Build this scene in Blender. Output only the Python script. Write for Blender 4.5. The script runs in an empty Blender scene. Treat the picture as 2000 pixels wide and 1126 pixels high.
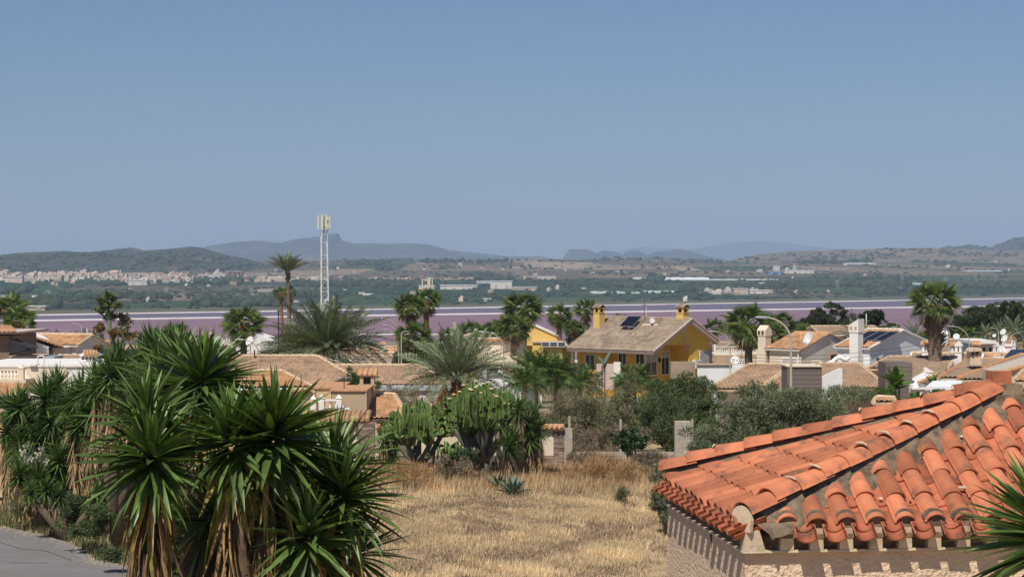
import bpy, bmesh, math, random
import numpy as np
from mathutils import Vector, Matrix, noise
R = math.radians
SC = bpy.context.scene
C = SC.collection

# ------------------------------------------------------------------ camera, sky, sun, exposure
F, EYE, HY = 3600.0, 9.0, 540.0          # focal length in pixels of the 2000 px photograph, eye height, horizon row
cam_d = bpy.data.cameras.new('camera'); cam = bpy.data.objects.new('camera', cam_d); C.objects.link(cam)
cam.location = (0, 0, EYE); cam.rotation_euler = (R(90), 0, 0)
cam_d.sensor_width = 36; cam_d.lens = F/2000*36; cam_d.shift_y = -(563-HY)/2000
cam_d.clip_start = 0.1; cam_d.clip_end = 60000
SC.camera = cam
SUN_EL, SUN_AZ = R(54), R(202)           # azimuth clockwise from +Y (the view direction)
world = bpy.data.worlds.new('World'); SC.world = world; world.use_nodes = True
wn = world.node_tree.nodes; wl = world.node_tree.links
bg = wn['Background']; sky = wn.new('ShaderNodeTexSky'); sky.sky_type = 'NISHITA'; sky.sun_disc = False
sky.sun_elevation = SUN_EL; sky.sun_rotation = SUN_AZ; sky.altitude = 20
sky.air_density = 1.0; sky.dust_density = 0.5; sky.ozone_density = 3.5
tint = wn.new('ShaderNodeMix'); tint.data_type = 'RGBA'; tint.blend_type = 'MULTIPLY'; tint.inputs[0].default_value = 1; tint.inputs[7].default_value = (0.70, 0.785, 0.95, 1); wl.new(sky.outputs[0], tint.inputs[6]); wl.new(tint.outputs[2], bg.inputs[0]); bg.inputs[1].default_value = 0.080
sd = bpy.data.lights.new('sun', 'SUN'); sun = bpy.data.objects.new('sun', sd); C.objects.link(sun)
sd.energy = 4.9; sd.angle = R(0.53); sd.color = (1.0, 0.93, 0.82)
sdir = Vector((math.sin(SUN_AZ)*math.cos(SUN_EL), math.cos(SUN_AZ)*math.cos(SUN_EL), math.sin(SUN_EL)))
sun.rotation_euler = sdir.to_track_quat('Z', 'Y').to_euler()
sun.location = (0, -20, 60)
SC.view_settings.view_transform = 'Standard'; SC.view_settings.look = 'None'
SC.view_settings.exposure = -0.1; SC.view_settings.gamma = 1; SC.view_settings.use_curve_mapping = False
SC.render.engine = 'CYCLES'
SC.cycles.volume_bounces = 1; SC.cycles.max_bounces = 6
SC.cycles.transparent_max_bounces = 12

# ------------------------------------------------------------------ materials
MATS = {}
def mat(name, col, rough=0.85, var=0.18, scale=2.0, bump=0.0, bscale=30.0, rnd=0.0, col2=None, tone=0.0,
        metal=0.0, transl=0.0, spec=0.3, detail=5, pos=False, dirt=None, dirt_scale=0.8, dirt_amt=0.5, stretch=None):
    """procedural material: base colour with noise towards col2, per-object / per-piece tone, bump, stains"""
    m = bpy.data.materials.new(name); m.use_nodes = True; MATS[name] = m
    n = m.node_tree.nodes; l = m.node_tree.links; b = n['Principled BSDF']
    b.inputs['Roughness'].default_value = rough; b.inputs['Metallic'].default_value = metal
    b.inputs['Specular IOR Level'].default_value = spec
    if pos: g = n.new('ShaderNodeNewGeometry'); co = g.outputs['Position']
    else: g = n.new('ShaderNodeTexCoord'); co = g.outputs['Object']
    if stretch:
        mp = n.new('ShaderNodeMapping'); mp.inputs['Scale'].default_value = stretch; l.new(co, mp.inputs[0]); co = mp.outputs[0]
    nz = n.new('ShaderNodeTexNoise'); nz.inputs['Scale'].default_value = scale; nz.inputs['Detail'].default_value = detail
    nz.inputs['Roughness'].default_value = 0.62
    l.new(co, nz.inputs['Vector'])
    mr = n.new('ShaderNodeMapRange'); mr.inputs[1].default_value = 0.3; mr.inputs[2].default_value = 0.7
    l.new(nz.outputs['Fac'], mr.inputs[0])
    mx = n.new('ShaderNodeMix'); mx.data_type = 'RGBA'
    c2 = col2 if col2 else tuple(c*(1-var*1.6) for c in col)
    c1 = col if col2 else tuple(min(1, c*(1+var)) for c in col)
    mx.inputs[6].default_value = (*c1, 1); mx.inputs[7].default_value = (*c2, 1); l.new(mr.outputs[0], mx.inputs[0])
    out = mx.outputs[2]
    if dirt:
        dz = n.new('ShaderNodeTexNoise'); dz.inputs['Scale'].default_value = dirt_scale; dz.inputs['Detail'].default_value = 8
        dz.inputs['Roughness'].default_value = 0.7; l.new(co, dz.inputs['Vector'])
        dr = n.new('ShaderNodeMapRange'); dr.inputs[1].default_value = 0.52; dr.inputs[2].default_value = 0.68
        dr.inputs[4].default_value = dirt_amt; l.new(dz.outputs['Fac'], dr.inputs[0])
        dm = n.new('ShaderNodeMix'); dm.data_type = 'RGBA'; dm.inputs[7].default_value = (*dirt, 1)
        l.new(dr.outputs[0], dm.inputs[0]); l.new(out, dm.inputs[6]); out = dm.outputs[2]
    def mul(out, src, amt):
        r = n.new('ShaderNodeMapRange'); r.inputs[3].default_value = 1-amt; r.inputs[4].default_value = 1+amt; l.new(src, r.inputs[0])
        v = n.new('ShaderNodeHueSaturation'); l.new(out, v.inputs['Color']); l.new(r.outputs[0], v.inputs['Value']); return v.outputs[0]
    if rnd:
        oi = n.new('ShaderNodeObjectInfo'); out = mul(out, oi.outputs['Random'], rnd)
    if tone:
        a = n.new('ShaderNodeAttribute'); a.attribute_name = 'tone'; out = mul(out, a.outputs['Fac'], tone)
    l.new(out, b.inputs['Base Color'])
    if bump:
        bz = n.new('ShaderNodeTexNoise'); bz.inputs['Scale'].default_value = bscale; bz.inputs['Detail'].default_value = 4
        l.new(co, bz.inputs['Vector'])
        bp = n.new('ShaderNodeBump'); bp.inputs['Strength'].default_value = 1.0; bp.inputs['Distance'].default_value = bump
        l.new(bz.outputs['Fac'], bp.inputs['Height']); l.new(bp.outputs[0], b.inputs['Normal'])
    if transl:
        t = n.new('ShaderNodeBsdfTranslucent'); ms = n.new('ShaderNodeMixShader'); ms.inputs[0].default_value = transl
        tc = n.new('ShaderNodeMix'); tc.data_type = 'RGBA'; tc.blend_type = 'MULTIPLY'; tc.inputs[0].default_value = 1
        tc.inputs[7].default_value = (1.6, 1.7, 0.7, 1); l.new(out, tc.inputs[6]); l.new(tc.outputs[2], t.inputs[0])
        l.new(b.outputs[0], ms.inputs[1]); l.new(t.outputs[0], ms.inputs[2]); l.new(ms.outputs[0], n['Material Output'].inputs[0])
    return m
M = MATS
# foreground
mat('terracotta', (0.52, 0.185, 0.090), 0.88, 0.2, 9, 0.002, 60, rnd=0.32, col2=(0.42, 0.145, 0.075), pos=True, dirt=(0.10, 0.075, 0.055), dirt_scale=4.2, dirt_amt=0.8)
mat('terracotta_pan', (0.42, 0.135, 0.070), 0.9, 0.15, 6, 0.002, 60, rnd=0.25, pos=True, dirt=(0.075, 0.058, 0.045), dirt_scale=4.5, dirt_amt=0.9)
mat('mortar', (0.215, 0.160, 0.108), 0.95, 0.3, 9, 0.012, 22, dirt=(0.06, 0.05, 0.04), dirt_scale=4.5, dirt_amt=0.8)
mat('plaster_pale', (0.66, 0.53, 0.37), 0.95, 0.12, 9, 0.003, 50, dirt=(0.22, 0.18, 0.13), dirt_scale=6, dirt_amt=0.6)
mat('stucco_rough', (0.72, 0.54, 0.375), 0.95, 0.08, 4, 0.03, 30, dirt=(0.40, 0.28, 0.18), dirt_scale=1.2, dirt_amt=0.4)
mat('yucca_leaf', (0.084, 0.142, 0.034), 0.42, 0.2, 3, rnd=0.4, spec=0.55, transl=0.14)
mat('yucca_young', (0.15, 0.25, 0.05), 0.42, 0.2, 3, rnd=0.25, spec=0.5, transl=0.2)
mat('yucca_dead', (0.32, 0.20, 0.09), 0.8, 0.3, 8, rnd=0.5)
mat('yucca_yellow', (0.34, 0.30, 0.07), 0.6, 0.3, 8, rnd=0.3, transl=0.15)
mat('yucca_mid', (0.085, 0.145, 0.034), 0.5, 0.2, 2, tone=0.45, spec=0.4, transl=0.12)
mat('yucca_skirt', (0.40, 0.27, 0.14), 0.85, 0.25, 3, tone=0.4)
mat('yucca_bark', (0.115, 0.075, 0.045), 0.95, 0.35, 8, 0.02, 12)
mat('bark', (0.17, 0.125, 0.085), 0.95, 0.35, 8, 0.02, 12, stretch=(1, 1, 3))
mat('palm_trunk', (0.21, 0.155, 0.11), 0.95, 0.35, 3, 0.03, 9, stretch=(1, 1, 5))
mat('palm_trunk_red', (0.30, 0.13, 0.07), 0.95, 0.3, 3, 0.03, 9, stretch=(1, 1, 5))
mat('gravel', (0.36, 0.30, 0.23), 0.95, 0.2, 3, tone=0.3)
mat('flower_white', (0.50, 0.46, 0.36), 0.7, 0.1, tone=0.2)
mat('blossom_pink', (0.5, 0.04, 0.10), 0.7, 0.1, tone=0.3)
# foliage
mat('frond_date', (0.175, 0.215, 0.12), 0.5, 0.2, 1, rnd=0.3, tone=0.25, spec=0.5, transl=0.1)
mat('frond_fan', (0.15, 0.21, 0.055), 0.45, 0.2, 1, rnd=0.4, tone=0.25, spec=0.5, transl=0.18)
mat('frond_dead', (0.36, 0.26, 0.15), 0.85, 0.25, 2, rnd=0.4, tone=0.3)
mat('frond_green', (0.078, 0.135, 0.030), 0.6, 0.2, 1, rnd=0.3, tone=0.3, spec=0.5, transl=0.15)
mat('date_fruit', (0.55, 0.26, 0.05), 0.7, 0.3, 4, tone=0.3)
mat('leaf_olive', (0.165, 0.168, 0.088), 0.7, 0.2, 0.6, tone=0.4, transl=0.1)
mat('leaf_brown', (0.22, 0.175, 0.115), 0.85, 0.2, 0.6, tone=0.4)
mat('leaf_bush', (0.092, 0.128, 0.050), 0.65, 0.2, 0.6, tone=0.4, transl=0.12)
mat('leaf_gray', (0.150, 0.180, 0.098), 0.6, 0.2, 0.8, tone=0.45, transl=0.1, spec=0.4)
mat('leaf_pine', (0.050, 0.072, 0.026), 0.75, 0.2, 0.3, tone=0.45)
mat('leaf_bright', (0.085, 0.16, 0.03), 0.55, 0.2, 0.8, tone=0.4, transl=0.15)
mat('leaf_dark', (0.03, 0.07, 0.02), 0.45, 0.2, 0.8, tone=0.4, spec=0.5)
mat('euphorbia', (0.112, 0.172, 0.042), 0.6, 0.25, 2.0, rnd=0.25, spec=0.3)
mat('euphorbia_wood', (0.15, 0.14, 0.10), 0.9, 0.25, 5)
mat('agave', (0.12, 0.19, 0.13), 0.5, 0.15, 3, tone=0.25)
mat('agave_stalk', (0.17, 0.21, 0.10), 0.7, 0.2, 3)
mat('agave_pad', (0.15, 0.19, 0.07), 0.7, 0.3, 3, tone=0.5)
mat('agave_pad_brown', (0.20, 0.13, 0.05), 0.8, 0.3, 3, tone=0.5)
# buildings
mat('white_wall', (0.80, 0.78, 0.74), 0.9, 0.05, 0.7, 0.004, 20, dirt=(0.45, 0.42, 0.38), dirt_scale=0.5, dirt_amt=0.35)
mat('white_cool', (0.76, 0.77, 0.78), 0.9, 0.04, 0.7, 0.004, 20, dirt=(0.45, 0.45, 0.45), dirt_scale=0.4, dirt_amt=0.3)
mat('cream_wall', (0.72, 0.62, 0.48), 0.9, 0.06, 0.7, 0.004, 20, dirt=(0.4, 0.34, 0.26), dirt_scale=0.5, dirt_amt=0.3)
mat('beige_wall', (0.50, 0.44, 0.36), 0.9, 0.05, 0.7, 0.004, 20, dirt=(0.35, 0.3, 0.25), dirt_scale=0.5, dirt_amt=0.3)
mat('beige_light', (0.66, 0.60, 0.52), 0.9, 0.05, 0.7, 0.004, 20)
mat('brown_wall', (0.22, 0.165, 0.12), 0.9, 0.05, 0.7)
mat('peach_wall', (0.64, 0.45, 0.26), 0.9, 0.06, 0.7, 0.004, 20, dirt=(0.42, 0.3, 0.18), dirt_scale=0.6, dirt_amt=0.3)
mat('peach_dull', (0.48, 0.36, 0.235), 0.9, 0.05, 0.7, 0.004, 20)
mat('yellow_wall', (0.70, 0.43, 0.075), 0.9, 0.05, 0.5, 0.004, 20, dirt=(0.48, 0.28, 0.07), dirt_scale=0.4, dirt_amt=0.4)
mat('yellow_pale', (0.72, 0.49, 0.16), 0.9, 0.05, 0.5)
mat('panel_brown', (0.17, 0.135, 0.12), 0.75, 0.06, 3, 0.002, 20, rnd=0.08, stretch=(1, 1, 8))
mat('roof_tan', (0.40, 0.265, 0.175), 0.9, 0.2, 0.8, tone=0.3, dirt=(0.16, 0.12, 0.09), dirt_scale=0.7, dirt_amt=0.5)
mat('roof_brown', (0.35, 0.25, 0.17), 0.9, 0.15, 0.8, tone=0.22, dirt=(0.17, 0.13, 0.10), dirt_scale=0.5, dirt_amt=0.4)
mat('roof_orange', (0.53, 0.30, 0.16), 0.9, 0.2, 1.2, tone=0.35, dirt=(0.2, 0.12, 0.08), dirt_scale=1.5, dirt_amt=0.5)
mat('roof_gray', (0.36, 0.28, 0.205), 0.9, 0.15, 0.8, tone=0.25, dirt=(0.16, 0.14, 0.12), dirt_scale=0.4, dirt_amt=0.6)
mat('cap_pale', (0.62, 0.46, 0.31), 0.9, 0.2, 4, 0.005, 20)
mat('cap_orange', (0.55, 0.30, 0.16), 0.9, 0.2, 4)
mat('trim_white', (0.78, 0.76, 0.72), 0.8, 0.04, 2)
mat('trim_pink', (0.55, 0.44, 0.38), 0.85, 0.08, 1)
mat('glass', (0.03, 0.035, 0.04), 0.12, 0.2, 2, spec=0.6)
mat('shutter', (0.50, 0.47, 0.44), 0.7, 0.1, 2)
mat('black_cloth', (0.012, 0.013, 0.018), 0.8, 0.2, 2)
mat('dark_metal', (0.06, 0.055, 0.05), 0.55, 0.3, 6, metal=0.3)
mat('steel', (0.45, 0.45, 0.44), 0.5, 0.15, 4, metal=0.4)
mat('lamp_pole', (0.46, 0.40, 0.32), 0.6, 0.1, 3)
mat('lamp_head', (0.36, 0.40, 0.42), 0.4, 0.1, 5)
mat('antenna_beige', (0.62, 0.60, 0.44), 0.6, 0.1, 2)
mat('paint_white', (0.75, 0.76, 0.75), 0.5, 0.08, 3)
mat('paint_red', (0.55, 0.05, 0.03), 0.55, 0.1, 3)
mat('solar', (0.010, 0.012, 0.020), 0.35, 0.3, 3, spec=0.25)
mat('rust', (0.16, 0.08, 0.05), 0.9, 0.3, 6)
mat('wood_pole', (0.13, 0.10, 0.08), 0.95, 0.3, 6)
mat('concrete', (0.42, 0.37, 0.30), 0.95, 0.15, 3, 0.006, 25, dirt=(0.24, 0.2, 0.16), dirt_scale=1.2, dirt_amt=0.6)
mat('stone_clad', (0.24, 0.175, 0.145), 0.9, 0.3, 3, rnd=0.3, tone=0.4)
mat('asphalt', (0.19, 0.182, 0.178), 0.9, 0.12, 0.5, 0.004, 60, detail=8, pos=True, dirt=(0.26, 0.225, 0.18), dirt_scale=0.5, dirt_amt=0.6)
mat('rock', (0.50, 0.42, 0.33), 0.95, 0.2, 3, 0.02, 6)
mat('grass_brown', (0.27, 0.195, 0.13), 0.9, 0.2, 0.8, tone=0.5)
mat('grass_dry', (0.62, 0.48, 0.305), 0.85, 0.1, 0.35, tone=0.45, transl=0.15)
mat('grass_tall', (0.42, 0.27, 0.14), 0.85, 0.1, 0.35, tone=0.45, transl=0.15)
mat('grass_green', (0.12, 0.135, 0.055), 0.8, 0.25, 0.5, tone=0.45, transl=0.1)
mat('salt', (0.66, 0.60, 0.58), 0.9, 0.06, 0.02, pos=True)
mat('plastic_sheet', (0.72, 0.75, 0.76), 0.7, 0.05, 0.02)
mat('far_white', (0.66, 0.60, 0.53), 0.9, 0.1, 0.1, rnd=0.15, tone=0.25)
mat('far_tan', (0.62, 0.49, 0.38), 0.9, 0.1, 0.1, rnd=0.2, tone=0.25)
mat('far_mixed', (0.70, 0.61, 0.51), 0.9, 0.1, 0.012, col2=(0.60, 0.44, 0.33), tone=0.3)
mat('far_brick', (0.26, 0.14, 0.12), 0.9, 0.1, 0.1, rnd=0.2)
mat('far_roof', (0.33, 0.19, 0.13), 0.9, 0.1, 0.1, rnd=0.2)
mat('far_blue', (0.10, 0.20, 0.45), 0.8, 0.1, 0.1)
mat('far_tree', (0.035, 0.055, 0.026), 0.9, 0.15, 0.02, tone=0.45)
mat('net_dark', (0.10, 0.075, 0.06), 0.9, 0.2, 6)

# ------------------------------------------------------------------ helpers
def thing(name, label, cat, loc=(0, 0, 0), rz=0.0, group=None):
    o = bpy.data.objects.new(name, None); C.objects.link(o)
    o.empty_display_size = 0.3
    o.location = loc; o.rotation_euler = (0, 0, rz); o['label'] = label; o['category'] = cat
    if group: o['group'] = group
    o['_rz'] = rz
    return o
def tag(o, label, cat, group=None):
    o['label'] = label; o['category'] = cat
    if group: o['group'] = group
    return o
def invm(o):
    m = Matrix.Translation(o.location) @ Matrix.Rotation(o.rotation_euler.z, 4, 'Z')
    p = o.parent
    while p is not None:
        m = Matrix.Translation(p.location) @ Matrix.Rotation(p.rotation_euler.z, 4, 'Z') @ m; p = p.parent
    return m.inverted()
def link(name, me, m, parent=None, kind=None, label=None):
    o = bpy.data.objects.new(name, me); C.objects.link(o)
    if m is not None and len(me.materials) == 0: me.materials.append(M[m] if isinstance(m, str) else m)
    if parent is not None: o.parent = parent
    if kind: o['kind'] = kind
    if label: o['label'] = label
    return o
def W(px, py, Y): return Vector(((px-1000)/F*Y, Y, EYE-(py-HY)/F*Y))
def X(px, Y): return (px-1000)/F*Y
def Z(py, Y): return EYE-(py-HY)/F*Y

class MB:
    """collects boxes, tubes, prisms; build() links them as ONE mesh object"""
    def __init__(s): s.v = []; s.f = []; s.t = []
    def add(s, vs, fs, tone=0.5):
        n = len(s.v); s.v += [tuple(v) for v in vs]; s.f += [tuple(i+n for i in f) for f in fs]; s.t += [tone]*len(fs)
        return s
    def box(s, x0, x1, y0, y1, z0, z1, rot=0, tone=0.5):
        vs = [(x, y, z) for x in (x0, x1) for y in (y0, y1) for z in (z0, z1)]
        if rot:
            cx, cy = (x0+x1)/2, (y0+y1)/2; c, q = math.cos(rot), math.sin(rot)
            vs = [(cx+(x-cx)*c-(y-cy)*q, cy+(x-cx)*q+(y-cy)*c, z) for x, y, z in vs]
        return s.add(vs, [(0, 1, 3, 2), (4, 6, 7, 5), (0, 4, 5, 1), (2, 3, 7, 6), (0, 2, 6, 4), (1, 5, 7, 3)], tone)
    def obox(s, o, a, b, c, tone=0.5):
        """box from corner o with edge vectors a, b, c"""
        o, a, b, c = Vector(o), Vector(a), Vector(b), Vector(c)
        vs = [o, o+c, o+b, o+b+c, o+a, o+a+c, o+a+b, o+a+b+c]
        return s.add(vs, [(0, 1, 3, 2), (4, 6, 7, 5), (0, 4, 5, 1), (2, 3, 7, 6), (0, 2, 6, 4), (1, 5, 7, 3)], tone)
    def prism(s, poly, ext):
        n = len(poly); e = Vector(ext); P = [Vector(p) for p in poly]
        vs = P+[p+e for p in P]
        return s.add(vs, [tuple(range(n))[::-1], tuple(range(n, 2*n))]+[(i, (i+1) % n, n+(i+1) % n, n+i) for i in range(n)])
    def tube(s, pts, rad, n=6, cap=True, tone=0.5, flat=None):
        pts = [Vector(p) for p in pts]; k = len(pts)
        if not hasattr(rad, '__len__'): rad = [rad]*k
        vs = []; prev = None
        for i, p in enumerate(pts):
            d = (pts[min(i+1, k-1)]-pts[max(i-1, 0)]).normalized()
            a = prev if prev is not None else (Vector((1, 0, 0)) if abs(d.x) < 0.9 else Vector((0, 1, 0)))
            a = (a-d*a.dot(d)).normalized(); prev = a; b = d.cross(a)
            for j in range(n):
                t = 2*math.pi*j/n; vs.append(p+(a*math.cos(t)+b*math.sin(t))*rad[i])
        fs = [(i*n+j, i*n+(j+1) % n, (i+1)*n+(j+1) % n, (i+1)*n+j) for i in range(k-1) for j in range(n)]
        if cap: fs += [tuple(range(n))[::-1], tuple(range((k-1)*n, k*n))]
        return s.add(vs, fs, tone)
    def lathe(s, c, prof, n=8):
        """prof: (radius, z) going up, about vertical axis at c"""
        vs = [(c[0]+r*math.cos(2*math.pi*j/n), c[1]+r*math.sin(2*math.pi*j/n), c[2]+z) for r, z in prof for j in range(n)]
        k = len(prof)
        fs = [(i*n+j, i*n+(j+1) % n, (i+1)*n+(j+1) % n, (i+1)*n+j) for i in range(k-1) for j in range(n)]
        return s.add(vs, fs+[tuple(range(n))[::-1], tuple(range((k-1)*n, k*n))])
    def pbox(s, px0, px1, py0, py1, Y, d):
        """box whose front face fills a picture rectangle at distance Y, real depth d"""
        return s.box(X(px0, Y), X(px1, Y), Y, Y+d, Z(py1, Y), Z(py0, Y))
    def mesh(s, name, parent=None, world=True):
        me = bpy.data.meshes.new(name)
        v = s.v
        if parent is not None and world:
            m = invm(parent); v = [tuple(m @ Vector(p)) for p in v]
        me.from_pydata(v, [], s.f); 
        a = me.attributes.new('tone', 'FLOAT', 'FACE'); a.data.foreach_set('value', np.array(s.t, dtype=np.float32))
        return me
    def build(s, name, m, parent=None, world=True, smooth=False, kind=None, label=None):
        me = s.mesh(name, parent, world); me.update()
        if smooth: me.polygons.foreach_set('use_smooth', [True]*len(me.polygons))
        return link(name, me, m, parent, kind, label)

def np_mesh(name, V, Fq, tone=None, nside=4):
    """fast mesh from numpy arrays, faces all with nside corners"""
    me = bpy.data.meshes.new(name)
    V = np.asarray(V, dtype=np.float32); Fq = np.asarray(Fq, dtype=np.int32)
    me.vertices.add(len(V)); me.vertices.foreach_set('co', V.ravel())
    me.loops.add(Fq.size); me.loops.foreach_set('vertex_index', Fq.ravel())
    me.polygons.add(len(Fq)); me.polygons.foreach_set('loop_start', np.arange(0, Fq.size, nside, dtype=np.int32))
    me.update(calc_edges=True)
    if tone is not None:
        a = me.attributes.new('tone', 'FLOAT', 'FACE'); a.data.foreach_set('value', np.asarray(tone, dtype=np.float32))
    return me

# ------------------------------------------------------------------ the lie of the land
LAKE = -26.0
def near_shore(x): return 985 + 0.10*x + 12*np.sin(x*0.012)
def dike_line(x): return 1432 + (x+378)*(2172-1432)/(603+378)
def far_shore(x): return 1636 + (x+432)*(2930-1636)/(814+432)
NP = ([-100, 92, 140, 180, 300, 450, 600, 800, 960], [0, 0, -1.6, -2.6, -5.2, -9, -14, -20.5, -25.5])
FP = ([1500, 2200, 2600, 3200, 4000, 5000, 6000, 7500, 12000, 30000], [-25.6, -25, -23.5, -17, 0, 29, 58, 66, 60, 60])
def gz(x, Y):
    x = np.asarray(x, dtype=float); Y = np.asarray(Y, dtype=float)
    ns = near_shore(x); fs = far_shore(np.clip(x, -900, 1500))
    near = np.interp(Y*960/np.maximum(ns, 300), *NP)
    near = np.where(Y < 250, np.interp(Y, *NP), near)
    t = np.clip((Y-fs)/1100, 0, 1); t = t*t*(3-2*t)
    far = -25.6 + (np.interp(Y, *FP)+25.6)*t
    roll = 5*np.sin(x*0.0021+Y*0.0013)+3*np.sin(x*0.0047-Y*0.0031+1)
    far = far+roll*np.clip((Y-3600)/1500, 0, 1)
    z = np.where(Y < ns, near, np.where(Y < fs, LAKE-0.6, far))
    return z
def ghit(px, py, y0=40, y1=9000):
    """ground point seen at a pixel"""
    Ys = np.concatenate([np.arange(y0, 300, 0.5), np.arange(300, y1, 4.0)])
    xs = (px-1000)/F*Ys; zz = EYE-(py-HY)/F*Ys; g = gz(xs, Ys)
    i = np.argmax(zz <= g)
    if not (zz <= g).any(): i = len(Ys)-1
    return Vector((float(xs[i]), float(Ys[i]), float(g[i])))
def G(px, Y):
    x = X(px, Y); return Vector((x, Y, float(gz(x, Y))))

def ground_material():
    m = bpy.data.materials.new('ground'); m.use_nodes = True
    n = m.node_tree.nodes; l = m.node_tree.links; b = n['Principled BSDF']; b.inputs['Roughness'].default_value = 0.95
    b.inputs['Specular IOR Level'].default_value = 0.1
    g = n.new('ShaderNodeNewGeometry')
    def nz(scale, detail=5, st=(1, 1, 1), kind='N'):
        mp = n.new('ShaderNodeMapping'); mp.inputs['Scale'].default_value = st; l.new(g.outputs['Position'], mp.inputs[0])
        if kind == 'N':
            t = n.new('ShaderNodeTexNoise'); t.inputs['Detail'].default_value = detail; t.inputs['Roughness'].default_value = 0.65
        else:
            t = n.new('ShaderNodeTexVoronoi'); t.distance = 'CHEBYCHEV'
        t.inputs['Scale'].default_value = scale; l.new(mp.outputs[0], t.inputs['Vector']); return t
    def ramp(src, stops, interp='LINEAR'):
        r = n.new('ShaderNodeValToRGB'); r.color_ramp.interpolation = interp
        e = r.color_ramp.elements
        while len(e) < len(stops): e.new(0.5)
        for k, (p, c) in enumerate(stops): e[k].position = p; e[k].color = (*c, 1)
        l.new(src, r.inputs[0]); return r.outputs[0]
    def mix(a, bb, fac):
        x = n.new('ShaderNodeMix'); x.data_type = 'RGBA'; l.new(a, x.inputs[6]); l.new(bb, x.inputs[7]); l.new(fac, x.inputs[0]); return x.outputs[2]
    sep = n.new('ShaderNodeSeparateXYZ'); l.new(g.outputs['Position'], sep.inputs[0])
    def rng(a, bb, src=None):
        r = n.new('ShaderNodeMapRange'); r.inputs[1].default_value = a; r.inputs[2].default_value = bb
        l.new(src if src is not None else sep.outputs[1], r.inputs[0]); return r.outputs[0]
    near = ramp(nz(0.8, 8).outputs['Fac'], [(0.3, (0.22, 0.155, 0.095)), (0.5, (0.42, 0.30, 0.175)), (0.7, (0.50, 0.38, 0.25))])
    midc = ramp(nz(0.03, 6).outputs['Fac'], [(0.35, (0.10, 0.105, 0.055)), (0.5, (0.30, 0.24, 0.16)), (0.65, (0.36, 0.30, 0.22))])
    v = nz(1/230, st=(1, 0.55, 0), kind='V')
    sepv = n.new('ShaderNodeSeparateXYZ'); l.new(v.outputs['Color'], sepv.inputs[0])
    fine = nz(1/28, 6, (1, 1, 0))
    orchard = ramp(sepv.outputs[0], [(0.0, (0.030, 0.060, 0.026)), (0.45, (0.045, 0.085, 0.032)), (0.75, (0.060, 0.095, 0.040)), (0.86, (0.20, 0.16, 0.10)), (0.95, (0.11, 0.10, 0.06))], 'CONSTANT')
    dry = ramp(sepv.outputs[1], [(0.0, (0.13, 0.11, 0.07)), (0.3, (0.20, 0.155, 0.10)), (0.5, (0.06, 0.085, 0.04)), (0.62, (0.28, 0.21, 0.14)), (0.8, (0.17, 0.13, 0.09)), (0.93, (0.36, 0.28, 0.20))], 'CONSTANT')
    warp = nz(1/900, 3)
    ad = n.new('ShaderNodeMath'); ad.operation = 'MULTIPLY_ADD'; ad.inputs[1].default_value = 2600; l.new(warp.outputs['Fac'], ad.inputs[0]); l.new(sep.outputs[1], ad.inputs[2])
    fields = mix(orchard, dry, rng(5350, 5700, ad.outputs[0]))
    mottle = ramp(fine.outputs['Fac'], [(0.40, (0.55, 0.55, 0.55)), (0.60, (1.25, 1.25, 1.25))])
    mm = n.new('ShaderNodeMix'); mm.data_type = 'RGBA'; mm.blend_type = 'MULTIPLY'; mm.inputs[0].default_value = 1
    l.new(fields, mm.inputs[6]); l.new(mottle, mm.inputs[7]); fields = mm.outputs[2]
    shore = ramp(nz(1/60, 5, (0.4, 1.6, 0)).outputs['Fac'], [(0.35, (0.085, 0.090, 0.055)), (0.6, (0.15, 0.14, 0.095))])
    # distance past the far shore
    sh = n.new('ShaderNodeMath'); sh.operation = 'MULTIPLY_ADD'; sh.inputs[1].default_value = -(2930-1636)/(814+432)
    l.new(sep.outputs[0], sh.inputs[0]); l.new(sep.outputs[1], sh.inputs[2])
    a1 = mix(near, midc, rng(110, 150))
    a2 = mix(a1, shore, rng(1100, 1200))
    out = mix(a2, fields, rng(1636+432*1.0385+210, 1636+432*1.0385+420, sh.outputs[0]))
    l.new(out, b.inputs['Base Color'])
    bz = nz(6, 5); bp = n.new('ShaderNodeBump'); bp.inputs['Distance'].default_value = 0.05; l.new(bz.outputs['Fac'], bp.inputs['Height']); l.new(bp.outputs[0], b.inputs['Normal'])
    return m
def build_ground():
    rows = np.concatenate([np.linspace(-60, 30, 5), np.linspace(40, 130, 50), np.geomspace(135, 900, 70), np.linspace(910, 1200, 40),
                           np.linspace(1215, 4500, 210), np.geomspace(4530, 28500, 110)])
    nc = 161; t = np.linspace(-1, 1, nc)
    Yg = np.repeat(rows, nc); Xg = np.tile(t, len(rows))*(150+0.55*np.maximum(Yg, 0))
    Zg = gz(Xg, Yg)
    V = np.stack([Xg, Yg, Zg], 1)
    i = np.arange(len(rows)-1)[:, None]*nc+np.arange(nc-1)[None, :]; i = i.ravel()
    me = np_mesh('ground', V, np.stack([i, i+1, i+nc+1, i+nc], 1))
    me.polygons.foreach_set('use_smooth', [True]*len(me.polygons))
    me.materials.append(ground_material())
    link('ground', me, None, kind='structure')
build_ground()

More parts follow.
